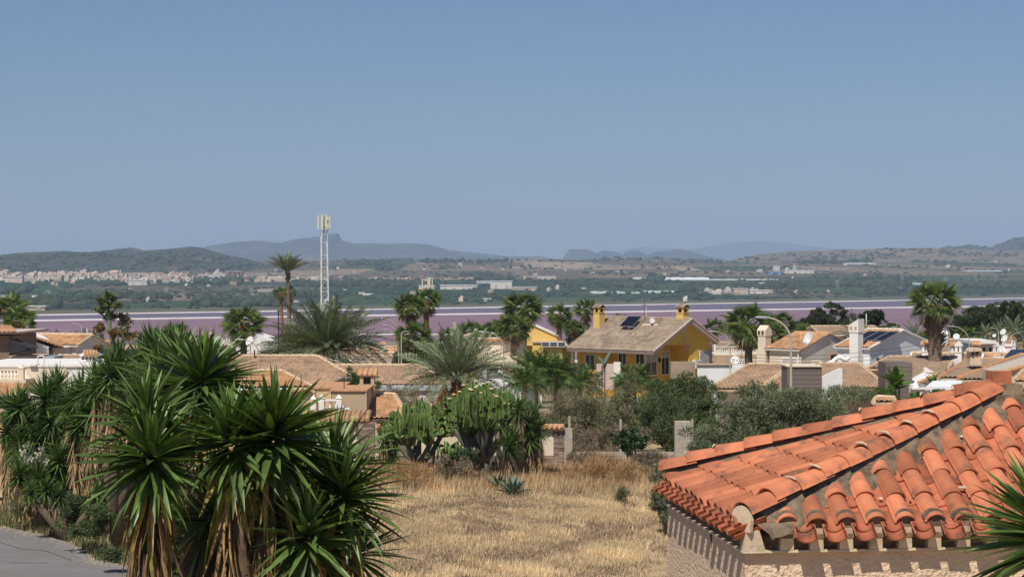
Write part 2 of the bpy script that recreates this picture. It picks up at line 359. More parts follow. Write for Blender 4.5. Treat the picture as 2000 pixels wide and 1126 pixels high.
def water_mat(name, col, rough):
    m = mat(name, col, rough, 0.10, 0.006, spec=0.35, pos=True, stretch=(0.35, 1.6, 1))
    return m
water_mat('lake_pink', (0.250, 0.145, 0.172), 0.55); water_mat('lake_violet', (0.160, 0.125, 0.168), 0.55)
def strip(name, m, lo, hi, z, kind='structure', n=120, x0=-1150, x1=1800):
    xs = np.linspace(x0, x1, n); V = []
    for x in xs: V += [(x, lo(x), z), (x, hi(x), z)]
    i = np.arange(n-1)*2
    me = np_mesh(name, V, np.stack([i, i+2, i+3, i+1], 1)); return link(name, me, m, kind=kind)
strip('lake', 'lake_pink', lambda x: near_shore(x)+10*math.sin(x*0.05)-2, dike_line, LAKE+0.5)
strip('lake_beyond_the_dike', 'lake_violet', dike_line, lambda x: far_shore(x)+3, LAKE+0.45)
def bank(name, line, wid, h, label_noise, x0=-1150, x1=1800, n=900, gap=0.0):
    """low salt-crusted bank, a real little ridge that follows a line"""
    xs = np.linspace(x0, x1, n); V = []; Fs = []
    for k, x in enumerate(xs):
        w = wid*(0.55+0.9*max(0, noise.noise(Vector((x*0.02, label_noise, 0)))+0.35)); w *= (Y0 := line(x))/1700
        c = Y0+14*noise.noise(Vector((x*0.006, label_noise+5, 0)))
        if gap and noise.noise(Vector((x*0.011, label_noise+9, 0))) < gap: w *= 0.15
        V += [(x, c-w, LAKE+0.40), (x, c-w*0.3, LAKE+0.5+h), (x, c+w*0.4, LAKE+0.5+h), (x, c+w, LAKE+0.40)]
    i = np.arange(n-1)*4
    Fs = np.concatenate([np.stack([i+j, i+4+j, i+5+j, i+1+j], 1) for j in range(3)])
    link(name, np_mesh(name, V, Fs), 'salt', kind='structure')
bank('salt_bank', dike_line, 15, 1.0, 1.0)
bank('far_salt_shore', far_shore, 11, 0.9, 2.0, gap=-0.12)
bank('salt_spit', lambda x: 1095+0.06*x, 4, 0.5, 3.0, x0=-90, x1=-20, n=140)

# ------------------------------------------------------------------ hills and mountains
def hill(name, m, sil, Y, depth, base, rough=0.2, seed=0, nx=220, nv=34, fine=1.0):
    px = np.array([p[0] for p in sil], float); py = np.array([p[1] for p in sil], float)
    X0, X1 = px[0], px[-1]; cols = np.linspace(X0, X1, nx); V = np.zeros((nx*nv, 3)); k = 0
    for a in range(nv):
        v = a/(nv-1)
        for c in cols:
            y = Y+(v-0.55)*depth
            zt = EYE-(np.interp(c, px, py)-HY)/F*Y
            x = (c-1000)/F*Y*(1+0.15*(v-0.55)*depth/Y)
            p = v/0.55 if v < 0.55 else max(0, 1-(v-0.55)/0.45)
            p = p**0.9
            s = 0.0
            q = Vector((x/(520 if Y < 8000 else 1100)+seed, y/700, seed)); s = noise.ridged_multi_fractal(q, 0.9, 2.1, 6, 1.0, 2.0)-1.0
            s2 = noise.noise(Vector((x/130*fine, seed, y/300)))
            hh = (zt-base)
            z = base+hh*p+(s*rough*hh+s2*0.02*hh)*(1-abs(p-0.35)*0.9)*(1 if v < 0.5 else max(0, (0.56-v)*10 if v < 0.56 else 0))
            if v >= 0.5: z = min(z, base+hh*p+s2*0.03*hh)
            z += (noise.noise(Vector((x/260, seed+9, y/300)))*2.2+noise.noise(Vector((x/70, seed+3, y/160)))*1.8+noise.noise(Vector((x/22, seed, y/60)))*0.9)*Y/F*(1 if Y < 8000 else .5)*p
            z -= 30*(1-min(1, v*12))
            V[k] = (x, y, z); k += 1
    i = (np.arange(nv-1)[:, None]*nx+np.arange(nx-1)[None, :]).ravel()
    me = np_mesh(name, V, np.stack([i, i+1, i+nx+1, i+nx], 1)); me.polygons.foreach_set('use_smooth', [True]*len(me.polygons))
    HILLV.append((name, V.copy(), nx, Y)); return link(name, me, m, kind='structure')
HILLV = []
mat('hill_scrub', (0.030, 0.045, 0.026), 0.95, 0.2, 0.02, 8.0, 0.03, pos=True, col2=(0.055, 0.062, 0.040), dirt=(0.26, 0.20, 0.15), dirt_scale=0.007, dirt_amt=0.4)
mat('hill_dry', (0.19, 0.15, 0.105), 0.95, 0.35, 0.014, 8.0, 0.02, pos=True, dirt=(0.065, 0.08, 0.045), dirt_scale=0.006, dirt_amt=0.9)
mat('hill_far', (0.055, 0.065, 0.055), 0.95, 0.25, 0.004, 40.0, 0.005, pos=True, dirt=(0.26, 0.22, 0.18), dirt_scale=0.0016, dirt_amt=0.5)
hill('wooded_hill', 'hill_scrub', [(-260, 520), (-100, 503), (0, 496), (50, 492), (110, 491), (190, 491), (225, 486), (255, 482), (280, 487), (330, 485), (375, 480), (392, 482), (420, 489), (460, 500), (510, 512), (600, 528)], 5600, 1700, 8, 0.26, 1, 420, 44)
hill('mountain_with_peak', 'hill_far', [(330, 530), (410, 480), (460, 471), (500, 469), (555, 472), (590, 463), (625, 460), (640, 455), (660, 454), (668, 468), (690, 474), (760, 476), (810, 474), (840, 477), (880, 488), (940, 494), (1010, 503), (1060, 512)], 13500, 3000, 60, 0.20, 2, 360, 44)
hill('low_far_ridge', 'hill_far', [(900, 520), (960, 503), (1010, 500), (1060, 500), (1085, 506), (1100, 503), (1112, 487), (1150, 487), (1165, 494), (1180, 488), (1200, 490), (1215, 497), (1228, 489), (1245, 489), (1262, 497), (1284, 490), (1300, 491), (1325, 486), (1345, 489), (1380, 499), (1410, 505), (1450, 520)], 14500, 2200, 60, 0.22, 3, 360)
hill('faint_mountains', 'hill_far', [(1000, 522), (1180, 495), (1260, 481), (1340, 487), (1420, 474), (1480, 469), (1530, 473), (1600, 482), (1700, 488), (1850, 505)], 26500, 1400, 60, 0.08, 4, 140)
hill('dry_right_hills', 'hill_dry', [(1390, 520), (1440, 505), (1480, 497), (1520, 491), (1580, 490), (1650, 487), (1720, 485), (1780, 483), (1850, 484), (1900, 486), (1960, 489), (2100, 486), (2250, 495)], 7000, 1700, 20, 0.2, 5, 400, 40)
hill('right_wooded_ridge', 'hill_scrub', [(1780, 510), (1840, 481), (1880, 479), (1930, 482), (1965, 470), (1980, 463), (2010, 462), (2100, 470), (2300, 500)], 9500, 1500, 50, 0.12, 6, 160)
hill('pale_middle_rise', 'hill_dry', [(560, 524), (620, 512), (680, 507), (740, 508), (800, 505), (870, 508), (960, 512), (1040, 511), (1120, 509), (1200, 504), (1290, 505), (1360, 506), (1440, 512), (1500, 524)], 6400, 1300, 30, 0.10, 7, 260)

# ================================================================== roofs
def tile_sheet(parent, pts, m, pitch=0.26, course=0.40, amp=0.06, name='roof_tiles', seed=0, step=0.045, local=True, segs=4):
    """corrugated, stepped clay-tile covering clipped to a planar polygon; pts[0]->pts[1] is the eave"""
    P = [Vector(p) for p in pts]; e = (P[1]-P[0]).normalized(); n = (P[1]-P[0]).cross(P[2]-P[0]).normalized()
    if n.z < 0: P = [P[1], P[0]]+P[:1:-1]; e = -e; n = -n
    s = n.cross(e)
    us = [(p-P[0]).dot(e) for p in P]; vs = [(p-P[0]).dot(s) for p in P]
    u0, u1, v1 = min(us), max(us), max(vs)
    nu = int(math.ceil((u1-u0)/pitch)); nk = max(1, int(math.ceil(v1/course)))
    rng = np.random.RandomState(seed+7)
    prof = {4: [0.0, 0.8, 1.0, 0.8], 3: [0.0, 0.95, 0.95], 2: [0.0, 1.0]}[segs]
    U = np.concatenate([u0+(np.arange(nu)[:, None]+np.arange(segs)[None, :]/segs).ravel()*pitch, [u0+nu*pitch]])
    Hh = np.concatenate([np.tile(prof, nu), [0.0]])*amp
    rows = []; 
    for k in range(nk):
        jit = np.repeat(rng.uniform(-0.006, 0.006, nu), segs); jit = np.append(jit, 0)
        rows.append((k*course+rng.uniform(-.01, .01), Hh+step+jit)); rows.append(((k+1)*course, Hh*0.9+jit))
    Pv = np.array(P[0]); E = np.array(e); S = np.array(s); Nn = np.array(n)
    V = np.concatenate([Pv+U[:, None]*E+v*S+h[:, None]*Nn for v, h in rows])
    nc = len(U); nr = len(rows)
    i = (np.arange(nr-1)[:, None]*nc+np.arange(nc-1)[None, :]).ravel()
    tone = np.zeros((nr-1, nc-1))
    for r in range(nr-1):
        t = np.clip(np.repeat(rng.normal(0.5, 0.22, nu), segs), 0, 1); tone[r] = t if r % 2 == 0 else tone[r-1]*0.1  # riser faces painted darker, standing in for shade under each course
    me = np_mesh(name, V, np.stack([i, i+1, i+nc+1, i+nc], 1), tone.ravel())
    need = len(P) != 4 or abs(us[0]-us[-1]) > 0.02 or abs(us[1]-us[2]) > 0.02 or abs(v1/course-nk) > 0.02
    if need:
        bm = bmesh.new(); bm.from_mesh(me)
        for a in range(len(P)):
            p, q = P[a], P[(a+1) % len(P)]
            if a == 0: continue
            nn = (q-p).cross(n).normalized()
            bmesh.ops.bisect_plane(bm, geom=bm.verts[:]+bm.edges[:]+bm.faces[:], plane_co=p, plane_no=nn, clear_outer=True, dist=1e-5)
        bm.to_mesh(me); bm.free()
    o = link(name, me, m, parent, kind='stuff')
    return o
def slab(parent, pts, m, th=0.12, name='roof_deck'):
    P = [Vector(p) for p in pts]; n = (P[1]-P[0]).cross(P[2]-P[0]).normalized()
    if n.z < 0: n = -n
    return MB().prism([p-n*0.015 for p in P], -n*th).build(name, m, parent, world=False)
def cap_line(parent, p0, p1, m='cap_pale', r=0.12, name='ridge_tile_row'):
    """row of overlapping half-round cap tiles along a ridge or hip"""
    p0, p1 = Vector(p0), Vector(p1); L = (p1-p0).length; n = max(1, int(L/0.4)); b = MB(); d = (p1-p0)/n
    for k in range(n):
        b.tube([p0+d*k+Vector((0, 0, 0.02)), p0+d*(k+1.06)], [r*1.12, r*0.92], 7)
    return b.build(name, m, parent, world=False, smooth=False)
def window(parent, o, right, w, h, frame='trim_white', pane='glass', fr=0.07, bars=0, shutter=0.0, proud=0.05, name='window', world=False):
    """frame part with a pane as sub-part; o = lower left corner on the wall, outward = right x up"""
    o = Vector(o); r = Vector(right).normalized(); up = Vector((0, 0, 1)); n = r.cross(up)
    b = MB(); a = o-n*0.03
    b.obox(a, r*w, n*(proud+0.03), up*fr); b.obox(a+up*(h-fr), r*w, n*(proud+0.03), up*fr)
    b.obox(a+up*fr, r*fr, n*(proud+0.03), up*(h-2*fr)); b.obox(a+up*fr+r*(w-fr), r*fr, n*(proud+0.03), up*(h-2*fr))
    if w > 0.9: b.obox(a+up*fr+r*(w/2-0.025), r*0.05, n*(proud+0.015), up*(h-2*fr))
    f = b.build(name, frame, parent, world=world)
    p = MB().obox(o+r*fr+up*fr-n*0.02, r*(w-2*fr), n*0.035, up*(h-2*fr)).mesh('pane', parent if world else None)
    link('pane', p, pane, f)
    if shutter > 0:
        s = MB()
        hs = (h-2*fr)*shutter; k = max(2, int(hs/0.12))
        for q in range(k): s.obox(o+r*fr+up*(h-fr-hs*(q+1)/k)+n*0.018, r*(w-2*fr), n*0.02, up*(hs/k*0.86))
        link('shutter', s.mesh('shutter', parent if world else None), 'shutter', f)
    if bars:
        g = MB()
        for q in range(bars):
            x = (q+1)/(bars+1)*w; g.obox(o+r*(x-0.012)+n*(proud+0.04), r*0.024, n*0.024, up*h)
        for q in (0.2, 0.8): g.obox(o+up*(h*q)+n*(proud+0.03), r*w, n*0.02, up*0.03)
        link('grille', g.mesh('grille', parent if world else None), 'dark_metal', f)
    return f
def gable(parent, x0, x1, yl, yr, zb, zl, zr, zrr, wm, rm, ov=0.35, og=0.3, pitch=0.26, course=0.4, caps='cap_pale', rake='cap_pale', fascia='trim_white', both=True, walls=True, decks=None, amp=0.05, segs=4, y0=0):
    """gable building in local coordinates: ridge along x at y=y0; eaves at y0-yl / y0+yr with heights zl / zrr"""
    sl = (zr-zl)/yl; sr = (zr-zrr)/yr
    if walls:
        MB().prism([(x0, y0-yl, zb), (x0, y0+yr, zb), (x0, y0+yr, zrr-0.16), (x0, y0, zr-0.16), (x0, y0-yl, zl-0.16)], (x1-x0, 0, 0)).build('wall', wm, parent, world=False)
    A = (x0-og, y0-yl-ov, zl-ov*sl); B = (x1+og, y0-yl-ov, zl-ov*sl); Cc = (x1+og, y0, zr); D = (x0-og, y0, zr)
    E = (x1+og, y0+yr+ov, zrr-ov*sr); Ff = (x0-og, y0+yr+ov, zrr-ov*sr)
    dk = decks or fascia
    slab(parent, [A, B, Cc, D], dk); slab(parent, [E, Ff, D, Cc], dk)
    tile_sheet(parent, [A, B, Cc, D], rm, pitch, course, amp, segs=segs, seed=int(abs(x0*10+zr*7)))
    if both: tile_sheet(parent, [E, Ff, D, Cc], rm, pitch, course, amp, segs=segs, seed=5)
    cap_line(parent, D, Cc, caps)
    if rake:
        for p, q in ((A, D), (Ff, D), (B, Cc), (E, Cc)): cap_line(parent, p, q, rake, 0.09, 'rake_tile_row')
    return A, B, Cc, D
def hip(parent, cx, cy, hw, hd, rl, ze, zr, rm, ov=0.0, pitch=0.26, course=0.4, caps='cap_pale', fascia='trim_white', segs=4, amp=0.05, rr=None, which='fblr', deck=True):
    """hip roof centred at cx,cy: half width, half depth, ridge from cx-rl to cx+rr"""
    rr = rl if rr is None else rr
    a = Vector((cx-hw, cy-hd, ze)); b = Vector((cx+hw, cy-hd, ze)); c = Vector((cx+hw, cy+hd, ze)); d = Vector((cx-hw, cy+hd, ze))
    p = Vector((cx-rl, cy, zr)); q = Vector((cx+rr, cy, zr))
    fac = {'f': [a, b, q, p], 'r': [b, c, q], 'b': [c, d, p, q], 'l': [d, a, p]}
    for k in 'frbl':
        if deck: slab(parent, fac[k], fascia, 0.10)
        if k in which: tile_sheet(parent, fac[k], rm, pitch, course, amp, segs=segs, seed=ord(k))
    for s, e in ((a, p), (b, q), (c, q), (d, p)): cap_line(parent, s, e, caps)
    if rl+rr > 0.1: cap_line(parent, p, q, caps)
    return a, b, c, d, p, q
def chimney(parent, x, y, z0, z1, w, wm, style='tile', d=None, world=False, rm='roof_orange'):
    """masonry stack with openings under a little roof: part with sub-parts"""
    d = d or w
    b = MB().box(x-w/2, x+w/2, y-d/2, y+d/2, z0, z1-0.55)
    b.box(x-w/2-0.05, x+w/2+0.05, y-d/2-0.05, y+d/2+0.05, z1-0.62, z1-0.55)
    for sx in (-1, 1):
        for sy in (-1, 1): b.box(x+sx*(w/2-0.11)-0.09, x+sx*(w/2-0.11)+0.09, y+sy*(d/2-0.11)-0.09, y+sy*(d/2-0.11)+0.09, z1-0.55, z1-0.18)
    b.box(x-w/2-0.03, x+w/2+0.03, y-d/2-0.03, y+d/2+0.03, z1-0.18, z1-0.10)
    c = b.build('chimney', wm, parent, world=world)
    MBk = MB().box(x-w*0.28, x+w*0.28, y-d*0.28, y+d*0.28, z1-0.55, z1-0.2); link('flue', MBk.mesh('flue', parent if world else None), 'dark_metal', c)
    r = MB()
    h = 0.28
    if style == 'tile':
        for s in (-1, 1):
            r.prism([(x-w/2-0.1, y+s*(d/2+0.1), z1-0.1), (x+w/2+0.1, y+s*(d/2+0.1), z1-0.1), (x+w/2+0.1, y, z1-0.1+h), (x-w/2-0.1, y, z1-0.1+h)], (0, 0, 0.05))
            k = max(3, int(w/0.2))
            for q in range(k):
                xx = x-w/2+(q+0.5)*w/k; r.tube([(xx, y+s*(d/2+0.12), z1-0.05), (xx, y, z1-0.03+h)], 0.055, 5)
    else:
        r.prism([(x-w/2-0.04, y-d/2-0.04, z1-0.1), (x+w/2+0.04, y-d/2-0.04, z1-0.1), (x, y-d/2-0.04, z1+0.25)], (0, d+0.08, 0))
    link('chimney_cap', r.mesh('chimney_cap', parent if world else None), rm if style == 'tile' else wm, c)
    return c
def solar_panel(parent, o, a, b, th=0.05, nx=2, ny=1, world=False, gap=0.03):
    """separate framed panels laid on plane spanned by a, b"""
    o, a, b = Vector(o), Vector(a), Vector(b); n = a.cross(b).normalized()
    for i in range(nx):
        for j in range(ny):
            q = o+a*(i/nx)+b*(j/ny)+n*0.10; aa = a/nx*(1-gap); bb = b/ny*(1-gap)
            p = MB().obox(q, aa, bb, n*th).build('solar_panel', 'solar', parent, world=world)
            f = MB(); t = 0.035
            la, lb = aa.normalized(), bb.normalized()
            f.obox(q-n*0.005, aa, lb*t, n*(th+0.01)); f.obox(q+bb-lb*t-n*0.005, aa, lb*t, n*(th+0.01))
            f.obox(q-n*0.004, la*t, bb, n*(th+0.009)); f.obox(q+aa-la*t-n*0.004, la*t, bb, n*(th+0.009))
            link('panel_frame', f.mesh('panel_frame', parent if world else None), 'steel', p)
def balusters(parent, p0, p1, h=0.75, n=6, m='trim_white', posts=True, world=True):
    """balustrade as a part: rail, plinth and turned balusters"""
    p0, p1 = Vector(p0), Vector(p1); d = p1-p0; u = d.normalized(); s = Vector((-u.y, u.x, 0))*0.09; up = Vector((0, 0, 1))
    b = MB().obox(p0-s, d, 2*s, up*0.07).obox(p0-s*1.2+up*(h-0.08), d, 2.4*s, up*0.08)
    rail = b.build('balustrade', m, parent, world=world)
    for k in range(n):
        c = p0+d*((k+0.5)/n)+up*0.07; hh = h-0.15
        bb = MB().lathe(c, [(0.07, 0), (0.07, hh*.08), (0.04, hh*.14), (0.075, hh*.35), (0.035, hh*.62), (0.045, hh*.85), (0.07, hh*.92), (0.07, hh)], 7)
        link('baluster', bb.mesh('baluster', parent if world else None), m, rail)
    if posts:
        for c in (p0, p1):
            q = MB().box(c.x-0.13, c.x+0.13, c.y-0.13, c.y+0.13, c.z, c.z+h+0.05)
            q.add([(c.x-.16, c.y-.16, c.z+h+.05), (c.x+.16, c.y-.16, c.z+h+.05), (c.x+.16, c.y+.16, c.z+h+.05), (c.x-.16, c.y+.16, c.z+h+.05), (c.x, c.y, c.z+h+.25)], [(0, 1, 4), (1, 2, 4), (2, 3, 4), (3, 0, 4), (3, 2, 1, 0)])
            link('post', q.mesh('post', parent if world else None), m, rail)
    return rail
def dish(label, x, y, z, r, az=160, el=35, zb=None, group=None):
    """satellite dish: shallow bowl, arm, feed head and mast"""
    t = thing('satellite_dish', label, 'satellite dish', (x, y, z if zb is None else zb), 0, group)
    dz = z-t.location.z
    q = Vector((math.sin(R(az))*math.cos(R(el)), math.cos(R(az))*math.cos(R(el)), math.sin(R(el)))).to_track_quat('Z', 'Y').to_matrix().to_4x4()
    vs = []; n = 18; ring = 5
    vs.append((0, 0, 0))
    for k in range(1, ring+1):
        for j in range(n):
            rr = r*k/ring; a = 2*math.pi*j/n; vs.append((rr*math.cos(a), rr*math.sin(a), 0.22*r*(k/ring)**2))
    fs = [(0, 1+j, 1+(j+1) % n) for j in range(n)]
    fs += [(1+(k-1)*n+j, 1+k*n+j, 1+k*n+(j+1) % n, 1+(k-1)*n+(j+1) % n) for k in range(1, ring) for j in range(n)]
    T = Matrix.Translation((0, 0, dz)) @ q
    b = MB(); b.add([T @ Vector(v) for v in vs], fs); b.add([T @ (Vector(v)-Vector((0, 0, 0.02))) for v in vs], [f[::-1] for f in fs])
    b.build('reflector', 'paint_white', t, world=False, smooth=True)
    MB().tube([T @ Vector((0, -r*0.95, 0.2*r)), T @ Vector((0, -r*0.1, r*0.95))], 0.015, 5).build('arm', 'steel', t, world=False)
    MB().tube([T @ Vector((0, -r*0.1, r*0.9)), T @ Vector((0, -r*0.05, r*1.05))], 0.04, 6).build('feed_head', 'shutter', t, world=False)
    MB().tube([(0, 0.06, 0), (0, 0.06, dz), T @ Vector((0, 0, 0))], 0.025, 6).build('mast', 'steel', t, world=False)
    return t
def aerial(label, x, y, z0, z1, w=0.8, n=5, kind=0, group=None, yaw=0.3):
    """television aerial: mast, boom and cross elements"""
    t = thing('television_aerial', label, 'aerial', (x, y, z0), yaw, group); h = z1-z0
    MB().tube([(0, 0, 0), (0, 0, h)], 0.025, 5).build('mast', 'dark_metal', t, world=False)
    b = MB().tube([(-w/2, 0, h*0.97), (w/2, 0, h*0.97)], 0.012, 4)
    for k in range(n):
        xx = -w/2+w*k/(n-1); l = 0.25+0.05*k; b.tube([(xx, -l, h*0.97), (xx, l, h*0.97)], 0.008, 4); b.tube([(xx, 0, h*0.97-l*0.5), (xx, 0, h*0.97+l*0.5)], 0.008, 4)
    b.build('boom', 'steel', t, world=False)
    if kind:
        c = MB().tube([(-w*.35, 0.05, h*0.72), (w*.35, 0.05, h*0.72)], 0.012, 4)
        for xx in (-.3, -.1, .1, .3): c.tube([(xx*w, 0.05, h*0.72-0.18), (xx*w, 0.05, h*0.72+0.18)], 0.012, 4)
        c.build('lower_boom', 'steel', t, world=False)
    return t
def lamp(label, px, Y, pytop, arm, pyb=None, group='curved street lamps among the houses', r=0.06, yaw=0.0):
    """street lamp: tapering pole that curves over into an arm with a cobra head; arm = reach in metres (negative = left)"""
    g = G(px, Y); zt = Z(pytop, Y); h = zt-g.z; s = 1 if arm > 0 else -1; a = abs(arm)
    t = thing('street_lamp', label, 'street lamp', g, yaw, group)
    pts = [(0, 0, 0), (0, 0, h*0.5), (0, 0, h-a*0.95)]
    for k in range(1, 8):
        th = k/7*R(82); pts.append((s*a*(1-math.cos(th)), 0, h-a*0.95+a*0.95*math.sin(th)))
    r *= .72; rad = [r*1.3, r*1.1]+[r*(0.9-0.05*k) for k in range(8)]
    MB().tube(pts, rad, 8).build('pole', 'lamp_pole', t, world=False, smooth=True)
    e = Vector(pts[-1]); L = 0.28+a*0.35; b = MB()
    n = 9; prof = [(0, 0.03, 0.03), (0.12, 0.07, 0.05), (0.35, 0.13, 0.08), (0.65, 0.15, 0.085), (0.88, 0.10, 0.06), (1.0, 0.02, 0.02)]
    vs = [(e.x+s*L*u-s*0.05, wv*math.cos(2*math.pi*j/n)*L*1.1, e.z+0.03*u+hv*math.sin(2*math.pi*j/n)*L*1.1) for u, wv, hv in prof for j in range(n)]
    k = len(prof); fs = [(i*n+j, i*n+(j+1) % n, (i+1)*n+(j+1) % n, (i+1)*n+j) for i in range(k-1) for j in range(n)]
    fs += [tuple(range(n)), tuple(range((k-1)*n, k*n))]
    b.add(vs, fs).build('lamp_head', 'lamp_head', t, world=False, smooth=True)
    MB().box(-0.14, 0.14, -0.14, 0.14, -0.05, 0.35).build('base', 'steel', t, world=False)
    return t

# ================================================================== plants
def unit(v): return v/np.maximum(np.linalg.norm(v, axis=-1, keepdims=True), 1e-9)
def leaf_arrays(blobs, n, size, aspect=2.6, seed=0, up=0.35, clumps=40, csize=0.28, droop=0.0, shell=0.5):
    rs = np.random.RandomState(seed); B = np.array(blobs, float)
    vol = (B[:, 3]*B[:, 4]*B[:, 5])**0.7; pr = vol/vol.sum()
    nc = max(3, clumps); bi = rs.choice(len(B), nc, p=pr)
    d = unit(rs.normal(size=(nc, 3))); rad = shell+(1.02-shell)*rs.rand(nc)**0.6
    cc = B[bi, :3]+d*B[bi, 3:6]*rad[:, None]; cr = B[bi, 3:6].mean(1)*csize*rs.uniform(0.6, 1.3, nc)
    ctone = rs.uniform(0.15, 0.85, nc); cw = cr**2; ci = rs.choice(nc, n, p=cw/cw.sum())
    dd = unit(rs.normal(size=(n, 3))); rr = rs.rand(n)**0.45*(1+0.25*rs.rand(n)**4)
    pos = cc[ci]+dd*(cr[ci]*rr)[:, None]*np.array([1.15, 1.15, 0.85])
    ax = unit(dd+rs.normal(size=(n, 3))*0.55+np.array([0, 0, up-droop])); sd = unit(np.cross(ax, rs.normal(size=(n, 3))))
    L = size*rs.uniform(0.6, 1.35, n)[:, None]; w = L/aspect/2
    nr = unit(np.cross(ax, sd))
    a = pos; b = pos+ax*L*0.45+sd*w-nr*w*0.3; c = pos+ax*L; e = pos+ax*L*0.45-sd*w-nr*w*0.3
    V = np.stack([a, b, c, e], 1).reshape(-1, 3)
    tone = np.clip(ctone[ci]*0.6+rs.rand(n)*0.4, 0, 1)
    return V, np.arange(n*4).reshape(-1, 4), tone
def foliage(name, m, parent, blobs, n, size, local=False, kind=None, **kw):
    V, Fq, t = leaf_arrays(blobs, n, size, **kw)
    if parent is not None and not local: V = V-np.array(parent.location)
    return link(name, np_mesh(name, V, Fq, t), m, parent, kind=kind)
def wood(name, m, parent, base, tips, r0, seed=0, jit=0.12):
    """trunk splitting into limbs that run to the given tips; world coordinates"""
    rs = random.Random(seed); b = MB(); base = Vector(base)
    for tpt in tips:
        tpt = Vector(tpt); mid = base.lerp(tpt, 0.45)+Vector((rs.uniform(-1, 1), rs.uniform(-1, 1), 0.6))*jit*(tpt-base).length
        q = base.lerp(mid, 0.5)+Vector((rs.uniform(-1, 1), rs.uniform(-1, 1), 0.3))*jit*0.5*(tpt-base).length
        b.tube([base, q, mid, mid.lerp(tpt, 0.5)+Vector((0, 0, 0.05)), tpt], [r0, r0*0.72, r0*0.5, r0*0.3, r0*0.1], 6)
    return b.build(name, m, parent, smooth=True)
def bush(name, label, cat, px, py, Y, w, h, m, n, size, d=None, seed=0, group=None, extra=None, m2=None, clumps=60, trunk=True, base=None, nb=7, csize=0.30, **kw):
    """shrub or tree: irregular cluster of leaf clumps with wood inside; px,py = crown centre in the picture"""
    c = W(px, py, Y); g = float(gz(c.x, Y)) if base is None else base; d = d or w*0.8; rs = random.Random(seed)
    t = thing(name, label, cat, (c.x, Y, g), 0, group)
    bl = [(c.x, Y, c.z, w*0.33, d*0.33, h*0.36)]
    for k in range(nb):
        a = 2*math.pi*(k+rs.random()*0.6)/nb; q = rs.uniform(0.5, 0.8)
        bl.append((c.x+math.cos(a)*w*0.30*q*1.2, Y+math.sin(a)*d*0.3, c.z+rs.uniform(-0.25, 0.22)*h, w*rs.uniform(0.16, 0.25), d*0.2, h*rs.uniform(0.2, 0.3)))
    if extra: bl += [(W(ex, ey, Y).x, Y+rs.uniform(-.2, .2)*d, W(ex, ey, Y).z, er*Y/F, er*Y/F, er*0.8*Y/F) for ex, ey, er in extra]
    if trunk: wood('trunk', 'bark', t, (c.x, Y, g), [(b[0]+rs.uniform(-.3, .3)*b[3], b[1], b[2]+b[5]*0.5) for b in bl], max(0.05, h*0.035), seed)
    foliage('crown', m, t, bl, n, size, seed=seed, clumps=clumps, csize=csize, **kw)
    if m2: foliage('dry_twigs', m2, t, bl, n//4, size*1.1, seed=seed+50, clumps=clumps//3, csize=csize*0.9, aspect=6)
    return t

# ---- shared leaf meshes
def sword_leaf(L, w, droop=0.25, fold=0.35, seg=6, name='leaf', width_at=0.35):
    V = []; Fs = []
    for k in range(seg+1):
        t = k/seg; ww = w*0.5*(0.55+0.45*math.sin(min(1, t/width_at)*math.pi/2))*(1 if t < width_at else max(0.02, 1-((t-width_at)/(1-width_at))**1.7))
        z = -droop*L*t*t; x = L*(t-0.12*droop*t*t)
        V += [(x, -ww, z+ww*fold), (x, 0, z), (x, ww, z+ww*fold)]
    for k in range(seg):
        for j in (0, 1): Fs.append((k*3+j, (k+1)*3+j, (k+1)*3+j+1, k*3+j+1))
    me = np_mesh(name, V, Fs, [0.5]*len(Fs)); me.polygons.foreach_set('use_smooth', [True]*len(Fs)); return me
YL = {}
for mm_ in ('yucca_leaf', 'yucca_young', 'yucca_dead', 'yucca_yellow'):
    YL[mm_] = []
    for k, (dr, fo) in enumerate(((0.02, 0.5), (0.12, 0.4), (0.30, 0.35), (0.55, 0.3))):
        me = sword_leaf(1.0, 0.122 if mm_ != 'yucca_dead' else 0.07, dr, fo if mm_ != 'yucca_dead' else 0.9); me.materials.append(M[mm_]); YL[mm_].append(me)
def orient(loc, d, roll, s):
    d = Vector(d).normalized(); q = d.to_track_quat('X', 'Z')
    return Matrix.Translation(loc) @ q.to_matrix().to_4x4() @ Matrix.Rotation(roll, 4, 'X') @ Matrix.Diagonal((s[0], s[1], s[2], 1))
